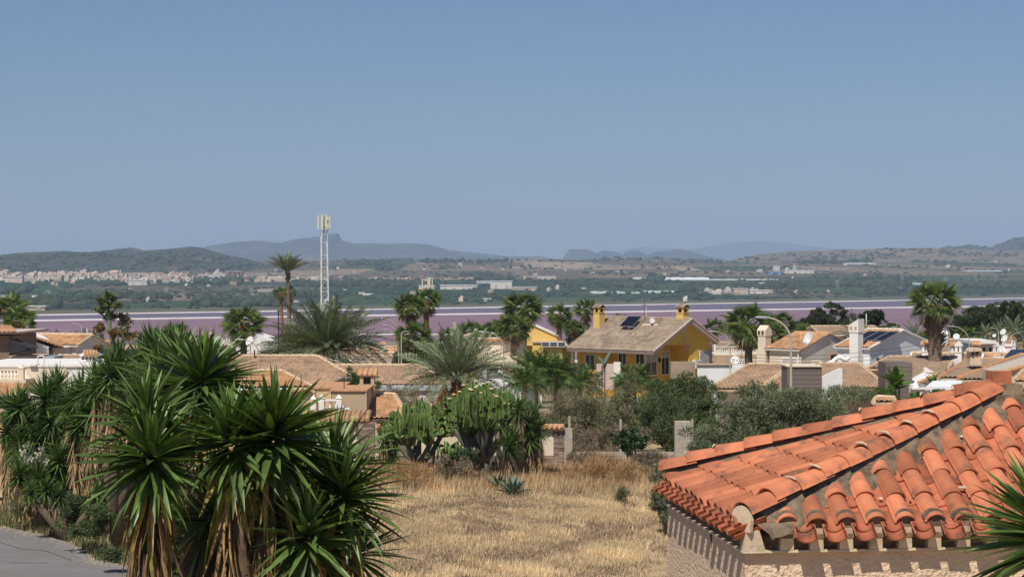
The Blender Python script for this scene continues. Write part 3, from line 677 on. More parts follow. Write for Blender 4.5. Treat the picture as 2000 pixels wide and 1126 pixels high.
def yucca_head(t, c, L, n, seed, axis=(0, 0, 1), skirt=0, spread=1.0, skirt_len=1.0, low=-0.75):
    """rosette: each sword leaf an object; upright young leaves, wide middle, drooping lower ones, dead skirt"""
    rs = random.Random(seed); tw = t.matrix_world if False else None
    ax = Vector(axis).normalized(); q = ax.to_track_quat('Z', 'Y'); inv = Vector(t.location); ga = math.pi*(3-math.sqrt(5))
    for i in range(n):
        f = (i+0.5)/n                                   # 0 = youngest, top
        zz = 1-(1-low)*(f**1.2); el = math.asin(max(-0.98, min(0.985, zz+rs.uniform(-.1, .1)))); az = i*ga+rs.uniform(-.35, .35)
        d = q @ Vector((math.cos(az)*math.cos(el)*spread, math.sin(az)*math.cos(el)*spread, math.sin(el)))
        ll = L*(0.72+0.42*math.sin(min(1, f*1.9)*math.pi/2))*rs.uniform(0.82, 1.12)*(0.92 if f > 0.8 else 1)
        base = Vector(c)+ax*(L*0.34*(0.5-f))+d*0.03
        k = 0 if f < 0.25 else (1 if rs.random() < 0.6 else (0 if f < 0.6 else 2))
        mm = 'yucca_young' if f < 0.20 and rs.random() < 0.6 else ('yucca_yellow' if f > 0.88 and rs.random() < 0.35 else 'yucca_leaf')
        o = bpy.data.objects.new('leaf', YL[mm][k]); C.objects.link(o); o.parent = t
        o.matrix_local = orient(base-inv, d, rs.uniform(-.45, .45), (ll, ll*rs.uniform(0.75, 1.1)*(0.65+L*0.35/0.7), ll))
        if mm == 'yucca_yellow': o['label'] = 'yellowing leaf'
    for i in range(skirt):
        az = rs.uniform(0, 2*math.pi); f = rs.random()
        d = Vector((math.cos(az)*0.32, math.sin(az)*0.32, -1))+Vector((rs.uniform(-.1, .1), rs.uniform(-.1, .1), 0)); d.normalize()
        base = Vector(c)-ax*(L*0.25)+Vector((math.cos(az)*0.09, math.sin(az)*0.09, -f*skirt_len))
        ll = L*rs.uniform(0.7, 1.15)*(1.15 if f < 0.3 else 1)
        mm = 'yucca_yellow' if f < 0.18 and rs.random() < 0.4 else 'yucca_dead'
        o = bpy.data.objects.new('dead_leaf', YL[mm][rs.choice((0, 1, 1))]); C.objects.link(o); o.parent = t
        o.matrix_local = orient(base-inv, d, rs.uniform(-1.5, 1.5), (ll, ll*rs.uniform(0.6, 1.0), ll))
def yucca_trunk(t, pts, r=0.13):
    MB().tube(pts, [r*1.25]+[r]*(len(pts)-2)+[r*0.6], 9).build('trunk', 'yucca_bark', t, smooth=True)
def rosette_arrays(c, L, n, w, rs, low=-0.6, skirt=0, skirt_len=1.0, axis=(0, 0, 1)):
    """joined small rosettes for yuccas too far away to pick out single leaves; returns green and dead arrays"""
    c = np.array(c); f = (np.arange(n)+0.5)/n; ga = math.pi*(3-math.sqrt(5)); ax = np.array(axis, float)
    z = np.clip(1-(1-low)*f+rs.uniform(-.12, .12, n), -0.97, 0.99); az = np.arange(n)*ga+rs.uniform(-.3, .3, n); r = np.sqrt(1-z*z)
    d = np.stack([np.cos(az)*r, np.sin(az)*r, z], 1)+ax*0.0; d[:, 0] += ax[0]*0.5*(1-f); d = unit(d)
    ll = (L*rs.uniform(.8, 1.12, n))[:, None]; sd = unit(np.cross(d, np.array([0.05, 0.02, 1.0]))+rs.normal(size=(n, 3))*0.25)
    base = c+np.array([0, 0, 1])*(L*0.3*(0.5-f))[:, None]
    def strip(base, d, sd, ll, ww, dr):
        up = np.array([0, 0, 1.0]); a = base; m1 = base+d*ll*0.45-up*ll*dr*0.2; tip = base+d*ll*0.98-up*ll*dr
        V = np.stack([a-sd*ww*.5, a+sd*ww*.5, m1+sd*ww*.6, m1-sd*ww*.6, tip], 1)
        return V
    dr = (0.02+0.25*f**2)[:, None]; g = strip(base, d, sd, ll, w, dr)
    s = None
    if skirt:
        a2 = rs.uniform(0, 2*math.pi, skirt); d2 = unit(np.stack([np.cos(a2)*.3, np.sin(a2)*.3, -np.ones(skirt)], 1)+rs.normal(size=(skirt, 3))*.08)
        b2 = c+np.stack([np.cos(a2)*.1, np.sin(a2)*.1, -L*.25-rs.rand(skirt)*skirt_len], 1)
        s = strip(b2, d2, unit(np.cross(d2, rs.normal(size=(skirt, 3)))), (L*rs.uniform(.7, 1.1, skirt))[:, None], w*0.8, np.zeros((skirt, 1)))
    return g, s
def strips_mesh(name, arrs, m, parent, rs, kind=None):
    A = np.concatenate(arrs); n = len(A); V = A.reshape(-1, 3)
    if parent is not None: V = V-np.array(parent.location)
    # quad + triangle written as two quads would be degenerate: use triangles
    i = np.arange(n)*5; T = np.concatenate([np.stack([i, i+1, i+2], 1), np.stack([i, i+2, i+3], 1), np.stack([i+3, i+2, i+4], 1)])
    tn = rs.rand(n); return link(name, np_mesh(name, V, T, np.tile(tn, 3), 3), m, parent, kind=kind)
def small_yucca(label, heads, Y, L=0.7, n=90, skirt=60, skirt_len=1.0, seed=0, group=None, wdt=0.05, base=None, name='yucca', flower=None, mg='yucca_mid'):
    """heads: list of (px, py) of rosette hearts at distance Y (or (px,py,dY))"""
    rs = np.random.RandomState(seed); P = [W(h[0], h[1], Y+(h[2] if len(h) > 2 else 0)) for h in heads]
    bx = sum(p.x for p in P)/len(P); by = sum(p.y for p in P)/len(P)
    if base: bx = X(base, by)
    g = float(gz(bx, by)); t = thing(name, label, 'yucca', (bx, by, g), 0, group)
    gr, sk = [], []
    for p in P:
        a, s = rosette_arrays(p, L*rs.uniform(.85, 1.15), n, wdt, rs, skirt=skirt, skirt_len=min(skirt_len, p.z-g-0.2)); gr.append(a)
        if s is not None: sk.append(s)
        b = MB().tube([(bx, by, g), (bx+(p.x-bx)*0.55, by+(p.y-by)*.5, g+(p.z-g)*0.5), p], [0.18, 0.13, 0.08], 7); b.build('trunk', 'bark', t, smooth=True)
    strips_mesh('foliage', gr, mg, t, rs)
    if sk: strips_mesh('dead_skirt', sk, 'yucca_skirt', t, rs)
    if flower:
        for fx, fy in flower:
            q = W(fx, fy, Y-0.6); foliage('flower_spike', 'flower_white', t, [(q.x, q.y, q.z, .18, .18, .55)], 260, 0.09, seed=seed, clumps=24, csize=.3, aspect=1.2)
    return t

# ---- palms
def fan_leaf(R_=1.0, n=18, pet=0.75, droop=0.35, seed=0, spreadd=88, name='frond'):
    rs = random.Random(seed); V = []; Fs = []; T = []
    def q(*p): 
        k = len(V); V.extend(p); Fs.append(tuple(range(k, k+len(p)))); T.append(rs.uniform(.3, .7))
    w = 0.022
    q((0, -w, 0), (0, w, 0), (pet, w*.6, 0.02), (pet, -w*.6, 0.02))
    for k in range(n):
        a = R(-spreadd+2*spreadd*k/(n-1)); aw = R(2*spreadd/(n-1))*0.5
        L = R_*(0.75+0.25*math.cos(a*0.6))*rs.uniform(.92, 1.05); z0 = 0.02; fold = 0.05*(1 if k % 2 else -1)
        for s in (-1, 1):
            a2 = a+s*aw*.9
            m1 = (pet+math.cos(a2)*L*0.42, math.sin(a2)*L*0.42, z0-0.05*L+0.03*abs(s))
            mc = (pet+math.cos(a)*L*0.5, math.sin(a)*L*0.5, z0-0.05*L-0.04)
            tip = (pet+math.cos(a)*L*(1-droop*.25), math.sin(a)*L*(1-droop*.25), z0-droop*.8*L*rs.uniform(.5, 1.5))
            q((pet, 0, z0), m1, tip, mc) if s < 0 else q((pet, 0, z0), mc, tip, m1)
    return np_mesh(name, V, Fs, T)
def feather_frond(L=1.0, n=34, ll=0.28, arc=0.5, seed=0, width=0.03, vee=0.5, lw=0.014, ragged=0.0, name='frond'):
    """pinnate frond along +x rising then arching down, leaflets in two rows"""
    rs = random.Random(seed); V = []; Fs = []; T = []
    def pt(t): return Vector((L*(t-0.18*arc*t**3), 0, L*(0.10*t-arc*0.62*t**2.3)))
    k0 = 8; pts = [pt(i/k0) for i in range(k0+1)]
    for i in range(k0):
        p, q = pts[i], pts[i+1]; w = width*(1-i/k0)*.5+.004; w2 = width*(1-(i+1)/k0)*.5+.004; k = len(V)
        V.extend([p+Vector((0, -w, 0)), p+Vector((0, w, 0)), q+Vector((0, w2, 0)), q+Vector((0, -w2, 0))]); Fs.append((k, k+1, k+2, k+3)); T.append(.9)
    for i in range(n):
        t = 0.16+0.82*i/(n-1); p = pt(t); d = (pt(min(1, t+.02))-pt(t-.02)).normalized()
        for s in (-1, 1):
            if ragged and rs.random() < ragged: continue
            a = ll*L*(math.sin(min(1, t*1.15)*math.pi)**0.5*0.75+0.3)*rs.uniform(.85, 1.1); sw = rs.uniform(.45, .8)
            v = (d*sw+Vector((0, s*1.0, vee+rs.uniform(-.2, .2)))).normalized(); up = Vector((0, 0, 1)); wv = d*lw*L
            m_ = p+v*a*.5; tip = p+v*a-up*a*0.22; k = len(V)
            V.extend([p-wv*.5, m_-wv, tip, m_+wv]); Fs.append((k, k+1, k+2, k+3)); T.append(rs.uniform(.2, .8))
    return np_mesh(name, V, Fs, T)
def mk(mesh, m): mesh.materials.append(M[m]); return mesh
FAN = [mk(fan_leaf(droop=d, seed=i), 'frond_fan') for i, d in enumerate((0.02, 0.10, 0.22, 0.42))]
FAN_DEAD = [mk(fan_leaf(droop=d, n=12, spreadd=55, seed=i+9, name='dead_frond'), 'frond_dead') for i, d in enumerate((0.1, 0.3))]
DATE = [mk(feather_frond(arc=a, seed=i, n=52, ll=0.17, vee=0.55, lw=0.008), 'frond_date') for i, a in enumerate((0.08, 0.25, 0.5, 0.85))]
GREEN = [mk(feather_frond(arc=a, seed=i+20, n=30, ll=0.30, vee=-0.1, lw=0.016), 'frond_green') for i, a in enumerate((0.2, 0.5, 0.9))]
DEADF = [mk(feather_frond(arc=a, seed=i+40, n=26, ll=0.14, vee=0.1, ragged=.3, name='dead_frond'), 'frond_dead') for i, a in enumerate((0.3, 0.8))]
def put(name, me, parent, loc, d, roll, s, label=None):
    o = bpy.data.objects.new(name, me); C.objects.link(o); o.parent = parent
    o.matrix_local = orient(Vector(loc)-Vector(parent.location), d, roll, s)
    if label: o['label'] = label
    return o
def palm(label, px, py, Y, kind='fan', L=1.0, n=34, seed=0, dead=8, r=0.2, group=None, base_px=None, low=-0.55, top=0.98, trunk_m='palm_trunk', fruit=False, stiff=False, lean=(0, 0), name='palm_tree', gbase=None, cone=None, pd=0.0, spread=1.0):
    """px,py = heart of the crown"""
    rs = random.Random(seed); c = W(px, py, Y); bx = X(base_px if base_px is not None else px, Y); g = float(gz(bx, Y)) if gbase is None else gbase
    t = thing(name, label, 'palm tree', (bx, Y, g), 0, group)
    h = c.z-g; k = 9; pts = []; rad = []
    for i in range(k+1):
        f = i/k; pts.append((bx+(c.x-bx)*f**1.3, Y, g+h*f)); rad.append(r*(1.25-0.35*f) if f > 0.06 else r*1.6)
    MB().tube(pts, rad, 10).build('trunk', trunk_m, t, smooth=True)
    if kind in ('fan', 'date'):                          # old leaf bases under the crown
        b = MB()
        for i in range(30 if r < .4 else 110):
            a = i*2.4; zz = c.z-0.1-rs.random()*((0.9 if kind == 'fan' else 0.8) if r < .4 else 3.2); rr = r*1.0
            b.tube([(c.x+math.cos(a)*rr*.8, c.y+math.sin(a)*rr*.8, zz-.1), (c.x+math.cos(a)*rr*1.7, c.y+math.sin(a)*rr*1.7, zz+.22)], [.07, .03], 4)
        b.build('leaf_bases', 'palm_trunk_red' if kind == 'fan' and r < .4 else 'palm_trunk', t)
    S = {'fan': FAN, 'date': DATE, 'green': GREEN}[kind]; ga = math.pi*(3-math.sqrt(5))
    for i in range(n):
        f = (i+.5)/n; z = top+(low-top)*f**0.85; el = math.asin(max(-.99, min(.99, z+rs.uniform(-.13, .13)))); az = i*ga+rs.uniform(-.2, .2)
        d = Vector((math.cos(az)*math.cos(el)*spread, math.sin(az)*math.cos(el)*spread, math.sin(el)))
        ll = L*rs.uniform(.88, 1.1)*(0.8+.2*math.sin(min(1, f*2)*1.57))
        j = min(len(S)-1, int(f*len(S)*0.95+rs.uniform(-.3, .5)))
        if stiff: j = min(j, 1)
        put('frond', S[max(0, j)], t, Vector(c)+d*r*.5, d, rs.uniform(-.5, .5) if kind != 'fan' else rs.uniform(-.9, .9), (ll, ll, ll))
    for i in range(dead):
        az = rs.uniform(0, 6.28); el = rs.uniform(-1.35, -.7); d = Vector((math.cos(az)*math.cos(el), math.sin(az)*math.cos(el), math.sin(el)))
        ll = L*rs.uniform(.75, 1.0); put('dead_frond', rs.choice(FAN_DEAD if kind == 'fan' else DEADF), t, Vector(c)-Vector((0, 0, .25)), d, rs.uniform(-1, 1), (ll, ll, ll), 'dry brown frond' )
    if fruit:
        for i in range(6):
            az = i*1.05+3.6; q = Vector(c)+Vector((math.cos(az)*.85, math.sin(az)*.85, -0.3-.25*(i % 2)))
            b = MB()
            for s in range(34):
                e = q+Vector((rs.gauss(0, .22), rs.gauss(0, .22), -rs.uniform(.3, 1.2))); b.tube([Vector(c)+Vector((0, 0, .25)), q+Vector((0, 0, .35)), (q+e)/2+Vector((0, 0, .2)), e], [.018, .014, .012, .05], 3, tone=rs.random())
            b.build('fruit_bunch', 'date_fruit', t)
    return t

# ================================================================== the tiled building in the foreground, right
def tiled_building():
    rz = R(6.6); A = Vector((1.67, 13.4, 0)); ZE = 7.18
    t = thing('tiled_outbuilding', 'rough cream stucco building under a hipped terracotta barrel-tile roof, close in the lower right corner', 'building', A, rz)
    D, U, RU, RISE = 2.9, 4.9, 2.50, 0.80           # depth, front length, ridge start, rise
    hd = D/2; al = math.atan2(RISE, hd); be = math.atan2(RISE, RU)
    wl_ = 0.03                                     # wall set back under the eaves
    w = MB()
    w.prism([(wl_, wl_, 0), (U, wl_, 0), (U, D-wl_, 0), (wl_, D-wl_, 0)], (0, 0, ZE-0.185))
    w.build('wall', 'stucco_rough', t, world=False)
    b = MB().prism([(0.04, 0.04, ZE-0.17), (U, 0.04, ZE-0.17), (U, D-0.02, ZE-0.17), (0.04, D-0.02, ZE-0.17)], (0, 0, 0.11)); b.build('cornice', 'mortar', t, world=False)
    MB().prism([(0.0, -0.03, ZE-0.185), (U, -0.03, ZE-0.185), (U, D, ZE-0.185), (0.0, D, ZE-0.185)], (0, 0, 0.015)).build('ledge', 'plaster_pale', t, world=False)
    # bedding under the tiles
    a_, b_, c_, d_ = (0.0, 0.0, ZE-0.07), (U, 0.0, ZE-0.07), (U, D, ZE-0.07), (0.0, D, ZE-0.07); p, q = (RU, hd, ZE+RISE-0.07), (U, hd, ZE+RISE-0.07)
    m = MB().add([a_, b_, c_, d_, p, q], [(0, 1, 5, 4), (3, 0, 4), (2, 3, 4, 5), (1, 2, 5), (3, 2, 1, 0)]); m.build('mortar_bed', 'mortar', t, world=False)
    def tile_bm(L, r0, r1, th, up, n=8):
        """barrel tile: arc of given radius at low end r0, high end r1; up=+1 cover, -1 pan"""
        V = []; a0 = R(12) if up > 0 else R(20)
        for k, (y, r) in enumerate(((0, r0), (L*.5, (r0+r1)/2), (L, r1))):
            for s in (0, 1):
                rr = r-s*th
                for j in range(n+1):
                    a = a0+(math.pi-2*a0)*j/n; V.append((rr*math.cos(a), y, up*(rr*math.sin(a)-r*math.sin(a0))))
        m_ = n+1; Fs = []
        for k in range(2):
            for j in range(n):
                o0, o1 = k*2*m_, (k+1)*2*m_
                Fs.append((o0+j, o0+j+1, o1+j+1, o1+j)); Fs.append((o0+m_+j+1, o0+m_+j, o1+m_+j, o1+m_+j+1))
        for k in (0, 2):
            for j in range(n): Fs.append((k*2*m_+j, k*2*m_+m_+j, k*2*m_+m_+j+1, k*2*m_+j+1))
        for k in range(2):
            o0, o1 = k*2*m_, (k+1)*2*m_
            Fs.append((o0, o0+m_, o1+m_, o1)); Fs.append((o0+n, o1+n, o1+m_+n, o0+m_+n))
        me = bpy.data.meshes.new('tile'); me.from_pydata(V, [], Fs); me.polygons.foreach_set('use_smooth', [True]*len(Fs)); me.update(); return me
    cover = tile_bm(0.37, 0.085, 0.069, 0.013, 1); pan = tile_bm(0.37, 0.078, 0.088, 0.013, -1); hipt = tile_bm(0.36, 0.112, 0.090, 0.014, 1, 10); covl = tile_bm(0.37, 0.084, 0.070, 0.013, 1)
    lip = tile_bm(0.30, 0.088, 0.088, 0.013, -1); lips = tile_bm(0.30, 0.066, 0.066, 0.013, -1)
    for me in (cover, hipt, covl): me.materials.append(M['terracotta'])
    for me in (pan, lip, lips): me.materials.append(M['terracotta_pan'])
    rs = random.Random(3)
    def place(name, me, frame, x, y, z, tilt=0.0, yaw=0.0, clip=None):
        o3, sd, up_, n3 = frame
        Mx = Matrix((( sd.x, up_.x, n3.x, 0), (sd.y, up_.y, n3.y, 0), (sd.z, up_.z, n3.z, 0), (0, 0, 0, 1)))
        Mx = Matrix.Translation(o3+sd*x+up_*y+n3*z) @ Mx @ Matrix.Rotation(yaw, 4, 'Z') @ Matrix.Rotation(tilt, 4, 'X')
        if clip:
            pts = [Mx @ v.co for v in me.vertices]; ds = [[(v-cp).dot(cn) for v in pts] for cp, cn in clip]
            if any(min(d) > -0.03 for d in ds): return
            if any(max(d) > 0 for d in ds):
                bm = bmesh.new(); bm.from_mesh(me); bm.transform(Mx)
                for cp, cn in clip: bmesh.ops.bisect_plane(bm, geom=bm.verts[:]+bm.edges[:]+bm.faces[:], plane_co=cp, plane_no=cn, clear_outer=True)
                bm.transform(Mx.inverted()); me = me.copy(); bm.to_mesh(me); bm.free()
        o = bpy.data.objects.new(name, me); C.objects.link(o); o.parent = t; o.matrix_local = Mx
    # front slope
    ca, sa = math.cos(al), math.sin(al)
    front = (Vector((0, 0, ZE)), Vector((1, 0, 0)), Vector((0, ca, sa)), Vector((0, -sa, ca)))
    hipn = Vector((-hd, RU, 0)).normalized()         # outward (left of hip line) in plan
    clipF = [(Vector((0.26, 0, 0)), hipn)]; clipR = (Vector((0, hd-0.03, 0)), Vector((0, 1, 0)))
    pitch = 0.222; slope = hd/ca
    for i in range(21):
        x = 0.33+i*pitch
        for k in range(7):
            y = -0.03+k*0.295; 
            if y > slope-0.1: continue
            place('cover_tile', cover, front, x+rs.gauss(0, .006), y+rs.gauss(0, .008), 0.045+0.0, -0.035+rs.gauss(0, .012), rs.gauss(0, .022), clipF+[clipR])
            place('pan_tile', pan, front, x+pitch/2+rs.gauss(0, .005), y-0.05+rs.gauss(0, .012), 0.055, -0.03+rs.gauss(0, .01), rs.gauss(0, .02), clipF+[clipR])
        place('eave_tile', lip, front, x+pitch/2-0.0, -0.17+rs.gauss(0, .006), 0.035, 0.12, rs.gauss(0, .03), None)
        # plaster plug closing each cover, and the pale wedge below it
        pl = MB(); n = 8; c0 = Vector((x, -0.035, ZE+0.02)); vs = [c0+Vector((0.078*math.cos(math.pi*j/n), 0.0, 0.03+0.073*math.sin(math.pi*j/n))) for j in range(n+1)]
        vs = [c0+Vector((0.055, -0.012, -0.10)), ]+vs+[c0+Vector((-0.055, -0.012, -0.10))]
        pl.prism(vs, (0, 0.10, 0)); pl.build('mortar_plug', 'mortar', t, world=False)
        wd = MB().prism([(x-0.040, -0.05, ZE-0.01), (x+0.040, -0.05, ZE-0.01), (x+0.052, -0.028, ZE-0.168), (x-0.052, -0.028, ZE-0.168)], (0, 0.12, 0)); wd.build('plaster_wedge', 'plaster_pale', t, world=False)
    # left slope
    cb, sb = math.cos(be), math.sin(be)
    left = (Vector((0, D, ZE)), Vector((0, -1, 0)), Vector((cb, 0, sb)), Vector((-sb, 0, cb)))
    h1 = (Vector((0.08, 0, 0)), Vector((hd, -RU, 0)).normalized()); h2 = (Vector((0.22, D, 0)), Vector((hd, RU, 0)).normalized())
    lp = D/14
    for i in range(14):
        x = lp*(i+0.5)
        for k in range(10):
            y = -0.02+k*0.31
            if y > RU/cb: continue
            place('slope_cover_tile', covl, left, x+rs.gauss(0, .004), y+rs.gauss(0, .008), 0.035, -0.03+rs.gauss(0, .006), rs.gauss(0, .012), [h1, h2])
            place('slope_pan_tile', pan, left, x+lp/2, y-0.04, 0.050, -0.03, rs.gauss(0, .01), [h1, h2])
        pl = MB(); n = 7; vs = [Vector((-0.028, D-x+0.078*math.cos(math.pi*j/n), ZE-0.02+0.082*math.sin(math.pi*j/n))) for j in range(n+1)]; pl.prism(vs, (0.08, 0, 0)).build('mortar_plug', 'mortar', t, world=False)
        # two projecting courses under the left eave
        place('eave_tile', lips, left, x+lp/2, -0.12+rs.gauss(0, .006), 0.018, 0.05, rs.gauss(0, .02), None)
        place('eave_tile', lips, left, x+lp/2-.02, -0.08+rs.gauss(0, .006), -0.035, 0.05, rs.gauss(0, .02), None)
    # hips
    def hipline(P, Q, name, n, lift=0.10, frontw=.19):
        P, Q = Vector(P), Vector(Q); d = (Q-P).normalized(); sd = d.cross(Vector((0, 0, 1))).normalized(); n3 = sd.cross(d)
        L = (Q-P).length; fr = (P, sd, d, n3)
        k = 70; vs = []
        for s in range(k+1):
            a = L*s/k; j = lambda q: rs.uniform(-q, q)
            wf = frontw+j(.02)+.03*math.sin(a*7); wb = .095+j(.01)
            for off, nn in ((-wb-.02, -.07), (-wb, .02+j(.008)), (-.06, lift+.0+j(.006)), (.06, lift+.0+j(.006)), (.095, .01+j(.012)), (wf, -.045+j(.012)), (wf+.02, -.10)):
                vs.append(P+d*a+sd*off+n3*nn)
        fs = [(i*7+q, (i+1)*7+q, (i+1)*7+q+1, i*7+q+1) for i in range(k) for q in range(6)]
        MB().add(vs, fs).build('hip_mortar', 'mortar', t, world=False, smooth=True)
        for s in range(n): place('hip_tile', hipt, fr, rs.gauss(0, .006), -0.04+s*L/n, lift+rs.gauss(0, .004), -0.045+rs.gauss(0, .01), rs.gauss(0, .02))
        for s in range(1, n):        # dabs of mortar at the laps
            if rs.random() < .4:
                c = P+d*(s*L/n-0.05)+n3*(lift+0.10); place_dab(c, sd, rs)
    def place_dab(c, sd, rs):
        b = MB(); pts = [c+sd*(0.08*math.cos(a))+Vector((0, 0, 0.03*math.sin(a)-0.035)) for a in (0.5, 0.9, 1.4, 1.9, 2.3)]
        b.tube(pts, [.004, .008, .010, .008, .004], 5); b.build('mortar_dab', 'plaster_pale', t, world=False)
    hipline((0.06, 0.03, ZE+0.02), (RU, hd, ZE+RISE), 'h', 11); hipline((0.06, D-0.03, ZE+0.02), (RU, hd, ZE+RISE), 'h', 11, frontw=.13, lift=.12)
    P, Q = Vector((RU+0.25, hd, ZE+RISE)), Vector((U, hd, ZE+RISE)); fr = (P, Vector((0, -1, 0)), Vector((1, 0, 0)), Vector((0, 0, 1)))
    for s in range(6): place('hip_tile', hipt, fr, 0, s*0.36, 0.05, -0.04, 0)
    MB().box(RU-0.1, U, hd-0.14, hd+0.14, ZE+RISE-0.1, ZE+RISE+0.06).build('hip_mortar', 'mortar', t, world=False)
    # plaster plug closing the end of the first hip tile, and the plain corner wedge
    n = 10; dd = Vector((-RU, -hd, 0)).normalized(); sd = Vector((dd.y, -dd.x, 0)); c0 = Vector((0.02, 0.01, ZE+0.03))
    vs = [c0+sd*(0.10*math.cos(math.pi*j/n))+Vector((0, 0, 0.03+0.10*math.sin(math.pi*j/n))) for j in range(n+1)]
    MB().prism([c0-sd*.09+Vector((0, 0, -.06))][::1]+vs[::-1]+[c0+sd*.09+Vector((0, 0, -.06))], dd*0.03).build('corner_plug', 'plaster_pale', t, world=False)
    MB().prism([(0.02, -0.05, ZE-0.02), (0.12, -0.05, ZE-0.02), (0.17, -0.028, ZE-0.168), (0.005, -0.028, ZE-0.168)], (0, 0.12, 0)).build('plaster_wedge', 'plaster_pale', t, world=False)
    # broken mortar lumps lying in the channels
    for k in range(26):
        u = rs.uniform(0.5, 4.2); v = rs.uniform(0.05, 1.3)
        if v/hd*RU > u-0.3: continue
        u = round((u-0.33-pitch/2)/pitch)*pitch+0.33+pitch/2; z = ZE+v/hd*RISE+0.035; s = rs.uniform(.018, .04); b = MB(); vs = [(u+rs.uniform(-s, s), v+rs.uniform(-s, s), z+rs.uniform(0, s*1.3)) for _ in range(8)]
        bm = bmesh.new(); [bm.verts.new(x) for x in vs]; bmesh.ops.convex_hull(bm, input=bm.verts[:]); me = bpy.data.meshes.new('mortar_lump'); bm.to_mesh(me); bm.free()
        link('mortar_lump', me, 'plaster_pale', t)
    # masonry stub with a terracotta block at the apex
    MB().prism([(RU-0.11, hd-0.1, ZE+RISE-0.05), (RU+0.15, hd-0.14, ZE+RISE-0.05), (RU+0.17, hd+0.12, ZE+RISE-0.05), (RU-0.09, hd+0.12, ZE+RISE-0.05)], (0.02, 0.03, 0.19)).build('masonry_stub', 'mortar', t, world=False)
    MB().box(RU-0.065, RU+0.095, hd-0.06, hd+0.10, ZE+RISE+0.13, ZE+RISE+0.245).build('terracotta_block', 'terracotta', t, world=False)
    MB().tube([(0.04, 1.12, ZE-0.16), (0.07, 1.12, ZE-0.4), (0.07, 1.12, 0.1)], 0.03, 8).build('drainpipe', 'dark_metal', t, world=False)
    # its taller neighbour's roof edge, further right
tiled_building()

# ================================================================== foreground yuccas
def big_yucca(label, heads, Y, base_px, seed):
    """heads: (px, py, dY, leaf length, leaves, skirt count, skirt length, axis)"""
    bx = X(base_px, Y); t = thing('giant_yucca', label, 'yucca', (bx, Y, 0), 0, 'big dark green yuccas in the foreground')
    for j, (px, py, dy, L, n, sk, sl, ax) in enumerate(heads):
        c = W(px, py, Y+dy)
        axv = Vector(ax)
        yucca_head(t, c, L, n, seed*10+j, axis=ax, skirt=sk, skirt_len=sl)
        s = c-axv.normalized()*1.4-Vector((0, 0, .8)); yucca_trunk(t, [(bx+(j-1)*.1, Y, 0), (bx+(s.x-bx)*.4, Y+dy*.4, s.z*.45), s, c-axv.normalized()*.3], 0.13)
    return t
UP = (0, 0, 1)
big_yucca('giant yucca with the tallest head, its sword leaves reaching above the tiled roofs', [(392, 752, 0, .58, 170, 26, 1.0, (0.08, 0, 1)), (350, 722, 1.8, .5, 90, 0, 1, UP), (320, 760, 1.6, .5, 90, 10, 1, UP)], 17.4, 400, 1)
big_yucca('giant yucca at the left with yellowing and long brown hanging leaves', [(295, 900, 0, .57, 165, 190, 2.6, UP), (288, 830, .3, .55, 90, 0, 1, (-.05, 0, 1))], 16.0, 296, 2)
big_yucca('giant yucca in the middle, two heads side by side over a brown skirt', [(452, 868, -.1, .58, 150, 90, 2.4, (-.1, 0, 1)), (533, 858, 0, .64, 190, 130, 2.6, (.12, 0, 1))], 16.3, 492, 3)
big_yucca('giant yucca at the right edge with stiff upright leaves against the field', [(668, 975, 0, .58, 140, 30, 1.0, (.1, 0, 1)), (655, 912, .3, .60, 70, 10, .6, (.0, 0, 1)), (700, 1085, .2, .45, 70, 0, .6, (.2, 0, 1))], 16.6, 645, 4)
big_yucca('dark yucca heads filling the gap low between the long brown skirts', [(410, 1010, .3, .5, 110, 60, 1.4, UP), (370, 1060, .9, .55, 110, 40, 1.2, UP), (470, 1090, .9, .5, 100, 40, 1.2, UP)], 16.9, 405, 26)
big_yucca('low shaded yucca head at the foot of the group', [(600, 1050, -.3, .56, 130, 10, .8, UP), (575, 960, 1.2, .5, 120, 10, .8, (.1, 0, 1))], 16.6, 596, 5)
big_yucca('yucca heads half hidden behind the middle of the group', [(430, 965, 1.6, .5, 110, 30, 1.2, UP), (350, 960, 1.5, .5, 90, 20, 1.0, UP), (600, 880, 1.6, .48, 90, 10, 1, UP)], 17.5, 400, 6)
big_yucca('yucca heads deep in the shade behind the group', [(480, 1060, 1.5, .6, 100, 30, 1.2, UP), (390, 1075, 1.4, .6, 95, 20, 1.0, UP), (545, 1085, 1.5, .6, 100, 10, 1, UP)], 17.7, 470, 16)
t = thing('giant_yucca', 'yucca whose bright sword leaves poke in at the lower right corner', 'yucca', (2.9, 9.6, 0), 0)
yucca_head(t, W(2065, 1060, 9.6), .52, 190, 77, axis=(-.25, 0, 1), low=-.9); yucca_trunk(t, [(2.9, 9.6, 0), (2.85, 9.6, 4), (2.85, 9.6, 7.2)])

